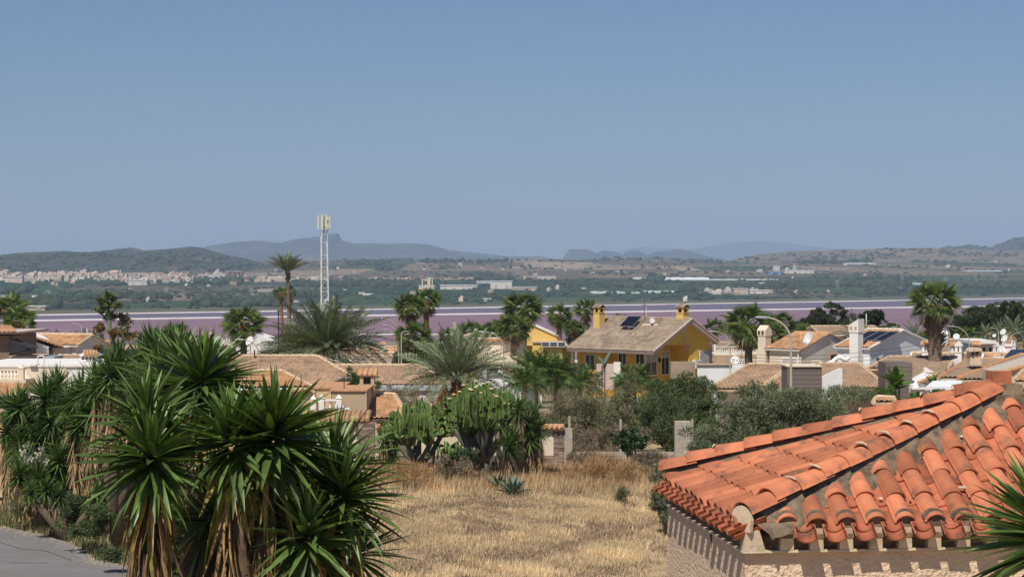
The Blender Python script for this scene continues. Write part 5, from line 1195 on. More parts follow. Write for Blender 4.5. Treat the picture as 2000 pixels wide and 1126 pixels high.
# ---- the yellow house
def yellow_house():
    Y = 182; rz = -R(45); t = root('yellow_house', 'large yellow house with a grey-brown tiled roof and wide pale gable trim', 'house', 1187, Y, rz); g = t.location.z
    zr = Z(619, Y)-g; yl = 4.75; sl = .52; zl = zr-sl*yl; L = 10.0; yr = 3.7; zrr = zr-sl*yr; ov = .9; og = .7
    A = (-og*.4, -yl-ov, zl-ov*sl); B = (L+og, -yl-ov, zl-ov*sl); Cc = (L+og, 0, zr); D = (-og*.4, 0, zr); E = (L+og, yr+ov*.5, zrr-ov*.5*sl); Fq = (-og*.4, yr+ov*.5, zrr-ov*.5*sl)
    slab(t, [A, B, Cc, D], 'trim_pink', .30); slab(t, [E, Fq, D, Cc], 'trim_pink', .30)
    tile_sheet(t, [A, B, Cc, D], 'roof_gray', .30, .42, .05); tile_sheet(t, [E, Fq, D, Cc], 'roof_gray', .30, .42, .05)
    cap_line(t, D, Cc, 'roof_gray', .14)
    cap_line(t, A, D, 'roof_gray', .11, 'rake_tile_row'); cap_line(t, B, Cc, 'trim_pink', .10, 'rake_tile_row'); cap_line(t, E, Cc, 'trim_pink', .10, 'rake_tile_row')
    zw = zl-.35
    MB().prism([(0, -yl+.9, zw+sl*.9-.1), (0, yr-.1, zw+sl*.9-.1), (0, yr-.1, zrr-.3), (0, 0, zr-.34), (0, -yl+.9, zl+sl*.9-.34)], (L, 0, 0)).build('gable_wall', 'yellow_wall', t, world=False)
    b = MB().box(.5, L-2.2, -yl+1.6, yr-.1, -1, zw+sl*.9-.1); b.box(L-2.2, L-.004, .4, yr-.1, -1, zw+sl*.9-.1); b.box(0, 3.4, -yl+.4, -yl+2, -1, zw-.1)
    b.build('wall', 'yellow_wall', t, world=False)
    MB().box(L, L+.03, -.05, .05, zw-.2, zr-.4).build('downpipe', 'trim_pink', t, world=False)
    MB().box(L-.05, L+.1, yr-.22, yr+.05, -1, zrr-.3).build('corner_trim', 'trim_white', t, world=False)
    h0 = zw-2.55
    window(t, (L-2.2, -3.4, h0), (0, 1, 0), 1.7, 2.3, shutter=.45); window(t, (L-2.2, -1.1, h0), (0, 1, 0), 1.2, 2.3, shutter=.3)
    window(t, (L, 2.0, h0), (0, 1, 0), 1.7, 2.3, shutter=.85)
    for x in (4.2, 6.4): window(t, (x, -yl+1.6, h0+.9), (1, 0, 0), 1.1, 1.2)
    window(t, (1.0, -yl+.4, h0+.5), (1, 0, 0), 1.3, 1.4)
    b = MB().box(L, L+.4, .95, 1.8, zw-1.9, zw-1.1); ac = b.build('air_conditioner', 'paint_white', t, world=False)
    link('fan_grille', MB().box(L+.4, L+.42, 1.2, 1.75, zw-1.8, zw-1.2).mesh('fan_grille'), 'shutter', ac)
    for y in (-1.5, -4.0):
        q = MB().lathe((L-2.0, y, h0+1.2), [(.05, 0), (.14, .1), (.14, .35), (.04, .5)], 6).build('wall_lantern', 'dark_metal', t, world=False)
    chimney(t, .3, -1.6, zr-1.2, zr+1.05, .8, 'yellow_pale', 'tile', rm='roof_gray'); chimney(t, L-.6, .2, zr-.5, zr+1.15, .85, 'yellow_pale', 'tile', rm='roof_gray')
    # terrace cut into the roof, with its low walls and glazed front
    y0, y1, xa, xb = -3.3, -1.2, 5.4, 7.6
    zz = lambda y: zr+sl*y
    w = MB(); th = .18
    w.prism([(xa, y0, zz(y0)-.1), (xa, y1, zz(y1)-.1), (xa, y1, zz(y1)+.28), (xa, y0, zz(y0)+.12)], (th, 0, 0)); w.prism([(xb, y0, zz(y0)-.1), (xb, y1, zz(y1)-.1), (xb, y1, zz(y1)+.12), (xb, y0, zz(y0)+.12)], (th, 0, 0))
    w.box(xa, xb, y1, y1+.2, zz(y1)-.1, zz(y1)+.3); w.box(xa, xb+th, y0-.1, y0+.1, zz(y0)-.1, zz(y0)+.14)
    w.build('terrace_wall', 'roof_gray', t, world=False)
    MB().prism([(xa+.2, y0+.1, zz(y0)+.05), (xb, y0+.1, zz(y0)+.05), (xb, y0+1.5, zz(y0)+.75), (xa+.2, y0+1.5, zz(y0)+.75)], (0, 0, .04)).build('terrace_awning', 'cream_wall', t, world=False)
    MB().prism([(xa+.2, y0+1.5, zz(y0)+.6), (xb, y0+1.5, zz(y0)+.6), (xb, y1, zz(y1)+.08), (xa+.2, y1, zz(y1)+.08)], (0, 0, .04)).build('terrace_floor', 'trim_pink', t, world=False)
    f = MB()
    for x in (xa+.2, (xa+xb)/2, xb): f.box(x-.02, x+.02, y0+.02, y0+.06, zz(y0), zz(y0)+.9)
    f.box(xa+.2, xb, y0+.02, y0+.06, zz(y0)+.88, zz(y0)+.92); f.build('terrace_rail', 'steel', t, world=False)
    solar_panel(t, (3.7, -2.4, zz(-2.4)+.35), (1.8, 0, 0), (0, 1.4, 1.0), nx=1)
    s = MB()
    for x in (3.8, 5.3): s.tube([(x, -.9, zz(-.9)), (x, -.9, zz(-.9)+.75)], .03, 4)
    s.build('panel_stand', 'steel', t, world=False)
    M_ = t.matrix_world
    c, q = math.cos(rz), math.sin(rz)
    def wpt(x, y, z): return (t.location.x+x*c-y*q, t.location.y+x*q+y*c, g+z)
    p = wpt(5.2, -.5, zr-.3); aerial('tall television mast with two stacked aerials on the yellow house roof', p[0], p[1], p[2], p[2]+2.2, .9, 4, 1)
    p = wpt(6.9, -1.4, zr-.5); dish('small white satellite dish beside the roof terrace of the yellow house', p[0], p[1], p[2]+.3, .30, 150, 20, p[2]-.1)
    p = wpt(L+2.3, 1.6, 0); aerial('spiky aerial on a pole in front of the yellow gable', X(1449, 172), 172, Z(720, 172), Z(665, 172), 1.0, 6, 1)
    dish('white satellite dish low in front of the yellow gable', X(1436, 171), 171, Z(703, 171), .42, 205, 15, Z(722, 171))
yellow_house()
t = thing('utility_pole', 'thick dark utility pole beside the yellow house', 'utility pole', G(1388, 168))
zt = Z(672, 168)-t.location.z; MB().tube([(0, 0, -.5), (0, 0, zt)], [.17, .13], 8).build('pole', 'wood_pole', t, world=False)
for k in range(4): MB().tube([(0, -.12, zt-.6-k*.5), (.28, -.18, zt-.6-k*.5)], .04, 5).build('bracket', 'dark_metal', t, world=False)
def cable(label, a, b, sag=.5, r=.02):
    a, b = Vector(a), Vector(b); n = 14; mid = (a+b)/2
    o = MB().tube([a.lerp(b, k/n)-Vector((0, 0, sag*4*(k/n)*(1-k/n))) for k in range(n+1)], r, 4).build('overhead_cable', 'dark_metal'); tag(o, label, 'cable')
cable('black cable rising from the bushes to the dark utility pole', W(1320, 722, 160), W(1388, 679, 168), .3, .025)

# ---- walls in front of the yellow house
t = root('garden_wall', 'dull pink garden wall with a white gatepost, below the yellow house', 'wall', 1170, 165)
pb(t, 'wall', 'trim_pink', 1165, 1199, 710, 760, 165, .3); pb(t, 'gatepost', 'trim_white', 1199, 1212, 707, 745, 164.6, .6)
t = root('garden_wall', 'white wall with a flat coping at the foot of the dark utility pole', 'wall', 1400, 160)
pb(t, 'wall', 'white_cool', 1362, 1430, 712, 760, 160, .3); pb(t, 'coping', 'cap_pale', 1360, 1431, 710, 712, 159.8, .7)
t = root('low_wall', 'short grey-pink wall above the bushes, before the yellow porch', 'wall', 1335, 158); pb(t, 'wall', 'roof_gray', 1311, 1358, 707, 740, 158, 1.5)

# ---- pale yellow house with solar panels, behind
t, zl, zr = ghouse('pale yellow house with a white gable edge, behind the tall fan palms', 958, 215, -R(75), 9, 3.0, 7.5, 655, 640, 'yellow_pale', 'roof_tan', walls=True, rake='trim_white', caps='trim_white')
t = root('yellow_annex', 'bright yellow end wall with a sloping white-trimmed top and a small chimney', 'house', 1060, 205)
MB().prism([W(1030, 638, 205), W(1040, 633, 205), W(1092, 658, 205), W(1096, 672, 205), W(1020, 675, 205), W(1018, 660, 205)], (0, 6, 0)).build('wall', 'yellow_pale', t)
MB().prism([W(1028, 636, 204.8), W(1039, 631, 204.8), W(1095, 656, 204.8), W(1095, 659, 204.8), W(1039, 634, 204.8), W(1028, 639, 204.8)], (0, 6.4, 0)).build('roof_edge', 'trim_white', t)
pb(t, 'lower_wall', 'yellow_pale', 1040, 1098, 668, 700, 203, 3); pb(t, 'coping', 'cap_pale', 1040, 1100, 666, 669, 202.8, 3.4); pb(t, 'chimney', 'yellow_pale', 1087, 1093, 638, 655, 206, .4)
solar_panel(t, W(1058, 678, 202.6), (X(1105, 202)-X(1058, 202), 0, 0), (0, .25, .55), nx=3, world=True)
# ---- beige blank-walled building
t = root('beige_building', 'plain beige blank wall with a tiled top edge behind the fruiting date palm', 'house', 975, 150)
MB().prism([W(903, 700, 150), W(928, 664, 150), W(1022, 663, 150), W(1022, 720, 150), W(905, 720, 150)], (0, 7, 0)).build('wall', 'cream_wall', t)
cap_line(t, W(928, 663, 149.8)-t.location, W(1022, 662, 149.8)-t.location, 'cap_orange', .1); cap_line(t, W(905, 700, 149.8)-t.location, W(928, 663, 149.8)-t.location, 'cap_pale', .1)
pb(t, 'lower_wall', 'cream_wall', 925, 1010, 698, 715, 147, 3); tile_sheet(t, [W(938, 712, 146)-t.location, W(1010, 712, 146)-t.location, W(1010, 698, 149)-t.location, W(938, 698, 149)-t.location], 'roof_tan')
# ---- white house with brown roof, right of the fruiting palm
t = root('white_house', 'white gabled house with a brown roof behind the taller euphorbia', 'house', 1000, 125)
MB().prism([W(926, 738, 125), W(972, 726, 125), W(1012, 745, 125), W(1030, 790, 125), W(926, 790, 125)], (0, 8, 0)).build('wall', 'white_cool', t)
pts = [W(1008, 742, 124.8), W(1032, 750, 124.8), W(1035, 724, 131), W(973, 724, 131)]; tile_sheet(t, [p-t.location for p in (W(1010, 745, 124.7), W(1045, 747, 124.7), W(1045, 724, 131), W(976, 724, 131))], 'roof_brown')
cap_line(t, W(972, 724, 124.8)-t.location, W(1014, 746, 124.8)-t.location, 'trim_white', .12); solar_panel(t, W(950, 736, 124.9), (1.1, 0, 0), (0, 1.2, .45), nx=1, world=True)
t = root('white_wall_house', 'low white wall glimpsed between the euphorbia and the olive shrub', 'wall', 1030, 110); pb(t, 'wall', 'white_wall', 1008, 1058, 758, 786, 126, .4); pb(t, 'green_door', 'leaf_dark', 1014, 1040, 781, 795, 109.9, .15)

# ---- big tan roof left of centre
def big_roof():
    t = root('tiled_house', 'low wide house with a big tan hip roof edged in cream ridge tiles', 'house', 760, 115); o = t.location
    zr1, zr2, ze = 3.43, 3.98, 2.40
    hd = 3.4; cxr = X(820, 115.4); cxe = X(885, 112)
    hip(t, (X(560, 112)+cxe)/2-o.x, 115.6-o.y, (cxe-X(560, 112))/2, hd, (X(560, 112)+cxe)/2*-1*-1-(X(600, 115)), ze-o.z, zr1-o.z, 'roof_tan', rr=cxr-(X(560, 112)+cxe)/2, pitch=.235, course=.36, amp=.055)
    cx = X(560, 116); hip(t, cx-o.x, 116.4-o.y, X(618, 116)-cx+3.6, 4.3, 3.0, ze-.02-o.z, zr2-o.z, 'roof_tan', rr=X(618, 116)-cx, pitch=.235, course=.36, amp=.055)
    MB().box(X(548, 112), X(880, 112), 112.25, 119, -1.5, ze-.12).build('wall', 'beige_wall', t)
    MB().box(X(545, 112), X(884, 112), 112.0, 112.12, ze-.30, ze-.10).build('fascia', 'lamp_head', t)
    for k in range(2): win(t, 820+k*30, 832+k*30, 772, 790, 112.25)
    # scalloped lower wall top
    t2 = root('cream_wall', 'low cream wall with a tiled edge under the big tan roof', 'wall', 850, 108); pb(t2, 'wall', 'cream_wall', 826, 905, 774, 812, 108, .3)
    for k in range(16): pass
big_roof()

# ---- peach villa
def peach():
    t = root('peach_villa', 'peach villa with a flat-roofed stair tower, white balustrade and tiled porch', 'house', 640, 93)
    pb(t, 'tower_wall', 'peach_dull', 646, 715, 764, 830, 90.0, 4); pb(t, 'tower_coping', 'cap_orange', 644, 717, 761, 764, 89.9, 4.2); pb(t, 'corner_trim', 'cream_wall', 644.5, 646.5, 764, 830, 89.95, .2)
    pb(t, 'tower_trim', 'lamp_pole', 713, 716, 764, 806, 89.95, .2)
    pb(t, 'upper_wall', 'peach_wall', 556, 646, 764, 830, 92.5, 5); pb(t, 'upper_coping', 'cap_orange', 600, 668, 756, 759, 92.5, 5); pb(t, 'upper_block', 'peach_wall', 602, 664, 758, 770, 92.6, 4.8)
    pb(t, 'pilaster', 'cream_wall', 611, 615, 764, 830, 91.8, .4); pb(t, 'coping', 'cap_orange', 556, 613, 761, 764, 92.2, .5)
    balusters(t, W(612, 806, 88.6), W(628, 806, 88.6), .62, 2); balusters(t, W(628, 806, 88.5), W(662, 806, 88.5), .66, 3)
    b = MB().prism([W(663, 788, 88.45), W(690, 803, 88.45), W(690, 806, 88.45), W(663, 792, 88.45)], (0, .2, 0)); b.build('sloping_rail', 'trim_white', t)
    for k in range(3):
        q = W(667+k*7, 807, 88.5); MB().lathe(q, [(.06, 0), (.04, .1), (.07, .2), (.035, .3+.0*k), (.05, .42-.1*k)], 7).build('baluster', 'trim_white', t)
    chimney(t, X(718, 94), 94, 2.0, Z(728, 94), .78, 'peach_dull', 'tile', world=True)
    # porch roof: tiled edge with real tiles
    Y = 87.0; x0, x1 = X(596, Y), X(722, Y); zt = Z(806, Y+.5)
    MB().prism([(x0, Y, zt-.32), (x1, Y, zt-.32), (x1, Y+1.4, zt+.02), (x0, Y+1.4, zt+.02)], (0, 0, .06)).build('porch_roof_bed', 'mortar', t)
    me = MB().tube([(0, 0, 0), (0, 1.3, .30)], [.115, .095], 7).mesh('porch_tile'); me.materials.append(M['roof_orange']); n = 13
    for k in range(n):
        o = bpy.data.objects.new('porch_tile', me); C.objects.link(o); o.parent = t; o.location = Vector((x0+(k+.5)*(x1-x0)/n, Y-.08, zt-.28))-t.location
    MB().box(x0, x1, Y+.15, Y+.4, zt-.62, zt-.34).build('beam', 'brown_wall', t)
    pb(t, 'back_wall', 'cream_wall', 596, 735, 824, 945, 90.5, .3)
    a = MB()
    for px in (605, 641, 694): a.pbox(px-3, px+3, 824, 945, 87.3, .3)
    a.build('porch_column', 'cream_wall', t); pts = [W(605+89*(k/12), 850-22*math.sin(math.pi*k/12), 87.5) for k in range(13)]
    MB().tube(pts, .07, 5).build('arch', 'cream_wall', t)
    win(t, 650, 670, 850, 878, 90.4, bars=5)
    b = MB(); rs_ = random.Random(4); z = 0; x0, x1 = X(700, 87), X(732, 87)
    while z < Z(822, 87)-.04:
        x = x0
        while x < x1:
            w = rs_.uniform(.15, .4); b.box(x, min(x+w-.01, x1), 87-.03*rs_.random(), 87.3, z, z+.075, tone=rs_.random()); x += w
        z += .083
    b.build('stone_pillar', 'stone_clad', t, kind='stuff')
    # right-hand tiled roof
    o = t.location; p = [W(735, 808, 90), W(812, 800, 90), W(790, 783, 95.5), W(716, 768, 94.5)]
    p = [Vector((X(716, 90.5), 90.5, 2.02)), Vector((X(800, 90.5), 90.5, 2.02)), Vector((X(770, 94.5), 94.5, 2.95)), Vector((X(716, 94.5), 94.5, 2.95))]
    tile_sheet(t, [q-o for q in p], 'roof_orange', .235, .36, .06); slab(t, [q-o for q in p], 'mortar', .1); cap_line(t, p[3]-o, p[2]-o, 'cap_pale', .13); cap_line(t, p[1]-o, p[2]-o, 'cap_pale', .13)
    pb(t, 'side_wall', 'cream_wall', 716, 790, 815, 900, 90.9, 3.5)
    aerial('thin television aerial on the flat peach roof', X(672, 91), 91, Z(763, 91), Z(736, 91), .7, 2, 0, yaw=0)
    aerial('second thin aerial left of the peach stair tower', X(588, 92), 92, Z(757, 92), Z(730, 92), .6, 2, 0, yaw=.1)
peach()
def mixed_roof():
    t = root('tiled_house', 'house with a mottled orange barrel-tile roof and white gutter behind the tallest yucca', 'house', 500, 98); o = t.location
    e0, e1 = Vector((X(420, 96), 96, 3.18)), Vector((X(612, 96), 96, 3.24)); r0, r1 = Vector((X(420, 100.5), 100.5, 3.86)), Vector((X(549, 100.5), 100.5, 3.86))
    P = [q-o for q in (e0, e1, r1, r0)]; tile_sheet(t, P, 'roof_orange', .24, .36, .075); slab(t, P, 'mortar', .1); cap_line(t, P[1], P[2], 'cap_pale', .14); cap_line(t, P[3], P[2], 'cap_pale', .12)
    MB().tube([(X(440, 95.8), 95.85, 3.12), (X(614, 95.8), 95.85, 3.18)], .07, 6).build('gutter', 'white_cool', t)
    pb(t, 'wall', 'peach_wall', 440, 608, 762, 900, 96.4, 5)
    chimney(t, X(503-20, 96.6), 96.6, 3.0, Z(722, 96.6), .42, 'peach_wall', 'gable', world=True)
mixed_roof()
t = root('white_annex', 'flat white annex wall with a dark pole before it, behind the tallest yucca', 'house', 490, 118)
pb(t, 'wall', 'white_cool', 430, 546, 708, 760, 118, 5); pb(t, 'coping', 'trim_white', 429, 547, 705, 708, 117.8, 5.3); balusters(t, W(424, 727, 117.3), W(450, 727, 117.3), .42, 5)
tile_sheet(t, [q-t.location for q in (W(430, 705, 124), W(490, 705, 124), W(480, 697, 127), W(440, 697, 127))], 'roof_orange')
t = thing('metal_pole', 'thin rusty pole rising over the flat white annex', 'pole', G(497, 116)); MB().tube([(0, 0, -1), (0, 0, Z(683, 116)-t.location.z)], .05, 6).build('pole', 'rust', t, world=False)
t = thing('antenna_mast', 'tall thin dark mast with a small bracket before the big date palm', 'pole', G(544, 118)); zt = Z(605, 118)-t.location.z
MB().tube([(0, 0, -1), (0, 0, zt)], .04, 6).build('pole', 'dark_metal', t, world=False); MB().tube([(-.12, 0, zt-.1), (.25, 0, zt)], .03, 4).build('bracket', 'dark_metal', t, world=False)

# ---- left: brown house with awning, white house, white terrace wall
t = root('brown_house', 'brown corner house with a tiled eave and a black awning at the left edge', 'house', 0, 105)
pb(t, 'wall', 'brown_wall', -80, 18, 655, 715, 105, 6); pb(t, 'eave', 'trim_pink', -80, 34, 648, 652, 104.4, 7); pb(t, 'parapet', 'brown_wall', 19, 73, 697, 716, 104, 2.5); pb(t, 'parapet_cap', 'cap_pale', 18, 74, 694.5, 697, 103.9, 2.7)
tile_sheet(t, [q-t.location for q in (W(-80, 650, 104.2), W(34, 650, 104.2), W(22, 636, 106.5), W(-80, 636, 106.5))], 'roof_orange')
MB().prism([W(19, 663, 104.4), W(60, 679, 103.4), W(46, 685, 103.2), W(19, 690, 103.6)], (0, 1.4, .0)).build('awning', 'black_cloth', t); MB().prism([W(19, 663, 104.4), W(61, 679, 103.2), W(61, 681, 103.2), W(19, 665, 104.4)], (0, 1.6, 0)).build('awning_rail', 'dark_metal', t)
t, zl, zr = ghouse('white house with a long sloping orange roof, behind the black awning', 28, 128, -R(20), 6, 1.5, 8, 668, 652, 'white_wall', 'roof_orange', zrr=None)
t = root('white_gable_house', 'white gabled house with a garage opening, left, below the orange roof', 'house', 85, 122)
MB().prism([W(30, 653, 122), W(95, 676, 122), W(95, 696, 122), W(30, 696, 122)], (0, 5, 0)).build('wall', 'white_wall', t); pb(t, 'dark_opening', 'dark_metal', 92, 101, 680, 696, 122.1, .5); pb(t, 'side_wall', 'cream_wall', 101, 121, 679, 696, 122.3, 3)
tile_sheet(t, [q-t.location for q in (W(36, 654, 121.8), W(125, 680, 121.8), W(119, 672, 126), W(42, 650, 126))], 'roof_orange')
t = root('flat_white_house', 'long flat-roofed white house with a cream balustrade, at the left', 'house', 100, 92)
pb(t, 'wall', 'white_wall', -60, 243, 716, 765, 92, 7); pb(t, 'parapet', 'trim_white', -60, 243, 712, 716, 91.9, 7.2); pb(t, 'panel', 'cream_wall', 52, 130, 719, 750, 91.9, .2)
pb(t, 'step', 'trim_white', 56, 70, 711, 714, 91.7, .8)
balusters(t, W(-40, 741, 90.4), W(42, 741, 90.4), .52, 12, 'cream_wall'); pb(t, 'terrace_slab', 'cream_wall', -60, 50, 741, 748, 90.2, 2)
tile_sheet(t, [q-t.location for q in (W(-60, 775, 88), W(44, 775, 88), W(48, 748, 90), W(-60, 748, 90))], 'roof_orange', .24, .36, .06); pb(t, 'beam', 'dark_metal', -60, 40, 775, 792, 88.5, .3); pb(t, 'pillar', 'peach_wall', 14, 46, 773, 802, 87.5, .8); pb(t, 'pillar_cap', 'cream_wall', 12, 48, 771, 773, 87.4, 1)
pb(t, 'porch_floor_wall', 'peach_wall', -60, 60, 800, 880, 87.5, .3)
f = MB(); f.tube([W(74, 712, 91), W(74, 695, 91)], .03, 4); f.tube([W(86, 712, 91), W(86, 695, 91)], .03, 4); f.tube([W(74, 695, 91), W(86, 695, 91)], .03, 4); f.build('white_frame', 'white_cool', t)
t = root('roadside_wall', 'pale pink roadside wall with a tiled coping at the far left edge', 'wall', 5, 74)
pb(t, 'wall', 'plaster_pale', -70, 32, 900, 970, 74, .3)
n = 18
for k in range(n): MB().tube([Vector((X(-70+102*(k+.5)/n, 73.8), 73.7, Z(899, 73.8))), Vector((X(-70+102*(k+.5)/n, 73.8), 74.3, Z(893, 73.8)))], .10, 6).build('coping_tile', 'roof_orange', t)
t = root('roof_turret', 'little white ventilation turret with arches under a tiled cap, left', 'chimney', 174, 95)
pb(t, 'base', 'white_wall', 158, 190, 706, 714, 95, .8); pb(t, 'ledge', 'trim_white', 155, 191, 702, 706, 94.9, 1.0)
for k in range(5): MB().lathe(W(159+k*7, 702, 95.1), [(.09, 0), (.05, .05), (.06, .2), (.09, .24)], 7).build('column', 'trim_white', t)
pb(t, 'core', 'dark_metal', 161, 187, 695, 702, 95.3, .4); pb(t, 'band', 'trim_white', 156, 191, 693, 695.5, 94.9, 1.0)
MB().prism([W(154, 694, 94.8), W(168, 684, 95.3), W(192, 694, 94.8)], (0, 1.1, 0)).build('gablet', 'trim_white', t)
for k in range(5): MB().tube([W(166+k*6, 694, 94.7), W(163+k*6+2, 684.5, 95.3)], .08, 6).build('cap_tile', 'roof_orange', t)
t, zl, zr = ghouse('brown-roofed house with black solar panels, beside the agave stalk', 190, 112, -R(12), 7, 4, 4, 712, 694, 'cream_wall', 'roof_tan')
solar_panel(t, (.4, -3.2, zl+.4), (3.6, 0, 0), (0, 2.6, 1.3*(zr-zl)/2.0), nx=3, ny=1)
t, zl, zr = ghouse('small house with a dull brown roof, left of the little turret', 108, 112, R(2), 4.5, 3, 3, 711, 695, 'cream_wall', 'roof_brown')
t = root('dark_louvred_house', 'grey flank wall with two round vents, left', 'house', 96, 100); pb(t, 'wall', 'lamp_head', 84, 106, 696, 712, 100, 2)

# ---- white house group behind the tallest yucca
t = root('white_villa', 'white villa with stepped roof and two small chimneys behind the low fan palm', 'house', 500, 150)
pb(t, 'wall', 'white_wall', 452, 560, 668, 706, 150, 6)
MB().prism([W(452, 668, 149.5), W(495, 653, 149.5), W(545, 668, 149.5), W(545, 690, 149.5), W(452, 690, 149.5)], (0, 5, 0)).build('gable_wall', 'white_wall', t)
tile_sheet(t, [q-t.location for q in (W(448, 671, 148.9), W(455, 673, 148.9), W(496, 653, 155), W(490, 652, 155))], 'roof_orange')
for px, py in ((444, 653), (489, 646), (505, 660)): chimney(t, X(px, 150), 150.5, Z(690, 150), Z(py, 150), .36, 'cream_wall', 'gable', world=True)
MB().prism([W(410, 659, 151), W(408, 676, 151), W(440, 685, 151)], (0, 5, 0)).build('side_gable', 'white_wall', t)
dish('grey satellite dish facing left on a bracket above the white villa', X(489, 128), 128, Z(666, 128), .36, 220, 20, Z(690, 128))
bush('bougainvillea', 'dark green bougainvillea dotted with pink flowers on the white villa', 'shrub', 428, 688, 128, 2.6, 1.4, 'leaf_bush', 5000, .12, seed=70, m2='blossom_pink', base=-3, trunk=False)

# ---- beige house with big dish, right
def beige_house():
    Y = 150; rz = -R(43); t = root('beige_house', 'beige house with an orange tiled roof, tall chimney and one barred window', 'house', 1556, Y, rz); g = t.location.z
    zr = Z(649, Y)-g; L = 2.9; yl = 3.8; yr = 3.1; sl = (zr-(Z(678, Y-3)-g))/yl; zl = zr-sl*yl; zrr = zr-sl*yr
    gable(t, 0, L, yl, yr, -1, zl, zr, zrr, 'cream_wall', 'roof_orange', pitch=.24, course=.36, amp=.07, caps='roof_orange', rake='cap_orange', og=.15)
    MB().prism([(L+.004, -yl+.02, -1), (L+.004, yr, -1), (L+.004, yr, zrr-.2), (L+.004, 0, zr-.2), (L+.004, -yl+.02, zl-.2)], (.08, 0, 0)).build('gable_face', 'beige_light', t, world=False)
    window(t, (L+.09, .3, zl-1.9), (0, 1, 0), 1.3, 1.3, frame='cap_orange', bars=5); window(t, (1.2, -yl, zl-1.3), (1, 0, 0), 1.5, .5, pane='shutter')
    MB().box(-1.6, 0.2, -yl+.5, 0, -1, zl-.2).build('side_wing', 'cream_wall', t, world=False)
    c = MB().box(-1.0, -.25, -yl-.2, -yl+.55, -1, zl+.9); c.build('chimney_stack', 'cream_wall', t, world=False)
    c = MB().prism([(-1.05, -yl-.25, zl+.9), (-1.05, -yl+.6, zl+.9), (-1.05, -yl+.6, zl+1.35), (-1.05, -yl+.18, zl+1.75), (-1.05, -yl-.25, zl+1.35)], (.85, 0, 0)).build('chimney_head', 'cream_wall', t, world=False)
    for x in (-.85, -.5): link('flue', MB().box(x-.09, x+.09, -yl-.27, -yl-.2, zl+1.0, zl+1.3).mesh('flue'), 'dark_metal', c)
    MB().tube([(L-.1, -yl-.1, -1), (L-.1, -yl-.1, zl-.3)], .07, 6).build('downpipe', 'trim_white', t, world=False)
    dish('large white satellite dish on the corner of the beige house', X(1580, 143), 143, Z(660, 143), .50, 240, 18, Z(688, 143))
beige_house()
t, zl, zr = ghouse('house with a brown hip roof behind the beige house', 1590, 190, R(3), 6, 4.5, 4.5, 652, 637, 'beige_wall', 'roof_brown')
# ---- white house with solar panels
def white_house():
    Y = 150; rz = -R(43); t = root('white_house', 'white house with solar panels on an orange roof and a white chimney tower', 'house', 1708, Y, rz); g = t.location.z
    zr = Z(643, Y)-g; L = 2.5; yl = 4.7; yr = 3.5; zl = Z(676, Y-4)-g; sl = (zr-zl)/yl; zrr = zr-sl*yr
    gable(t, -.5, L, yl, yr, -1, zl, zr, zrr, 'white_cool', 'roof_orange', pitch=.24, course=.36, amp=.07, caps='trim_white', rake='trim_white', og=.15, ov=.3)
    window(t, (-.2+1.0, -yl, zl-2.2), (1, 0, 0), 1.2, 1.5, shutter=0); window(t, (L, 1.5, zl-1.9), (0, 1, 0), .9, 1.1)
    solar_panel(t, (.1, -yl+1.2, zl+1.2*sl+.02), (2.9, 0, 0), (0, 2.6, 2.6*sl), nx=3, ny=1)
    c = MB().box(1.1, 1.9, -yl-.75, -yl-.02, -1, zl+1.15).build('chimney_stack', 'white_wall', t, world=False)
    h = MB().prism([(1.05, -yl-.8, zl+1.15), (1.95, -yl-.8, zl+1.15), (1.95, -yl-.8, zl+2.2), (1.05, -yl-.8, zl+1.7)], (0, .85, 0)).build('chimney_head', 'white_wall', t, world=False)
    for x in (1.2, 1.6): link('flue', MB().box(x, x+.2, -yl-.82, -yl-.75, zl+1.35, zl+1.6).mesh('flue'), 'roof_orange', h)
    b = MB().box(L, L+.4, 2.6, 3.5, zl-1.6, zl-.9).build('air_conditioner', 'paint_white', t, world=False)
    for k in range(2): MB().tube([(L+.02, -3.7+k*.9, zl-.9), (L+.3, -3.7+k*.9, zl-1.1)], .1, 6).build('floodlight', 'dark_metal', t, world=False)
white_house()
t = thing('steel_rack', 'rusty steel bracket post on the right of the white house', 'pole', G(1802, 146)); zt = Z(668, 146)-t.location.z; b = MB()
for x in (0, .45): b.tube([(x, 0, -1), (x, 0, zt)], .05, 5)
for k in range(6): b.tube([(0, 0, zt-.2-k*.35), (.45, 0, zt-.35-k*.35)], .04, 4)
b.build('ladder', 'rust', t, world=False)
for k in range(5): cable(f'{("top", "second", "middle", "fourth", "lowest")[k]} black cable strung across the white house', W(1440+20*k, 690+7*k, 140), W(1806, 671+8*k, 146), .45, .014)
# ---- white scroll ornament, vents
t = root('scroll_parapet', 'white wave-shaped parapet scroll on the wall before the beige house', 'parapet', 1640, 138)
MB().tube([W(x, y, 138) for x, y in ((1617, 708), (1626, 707), (1634, 699), (1641, 697), (1647, 701), (1653, 703), (1658, 698), (1662, 697))], [.1, .2, .17, .16, .17, .19, .13, .05], 7).build('scroll', 'white_cool', t, smooth=True)
t = root('louvre_stack', 'stack of four cream louvre slabs on the roof, near the beige house', 'vent', 1594, 128)
for k in range(4): pb(t, 'slab', 'cream_wall', 1585, 1604, 704+k*3.4, 706+k*3.4, 128, .6)
pb(t, 'core', 'dark_metal', 1587, 1602, 705, 718, 128.1, .4)
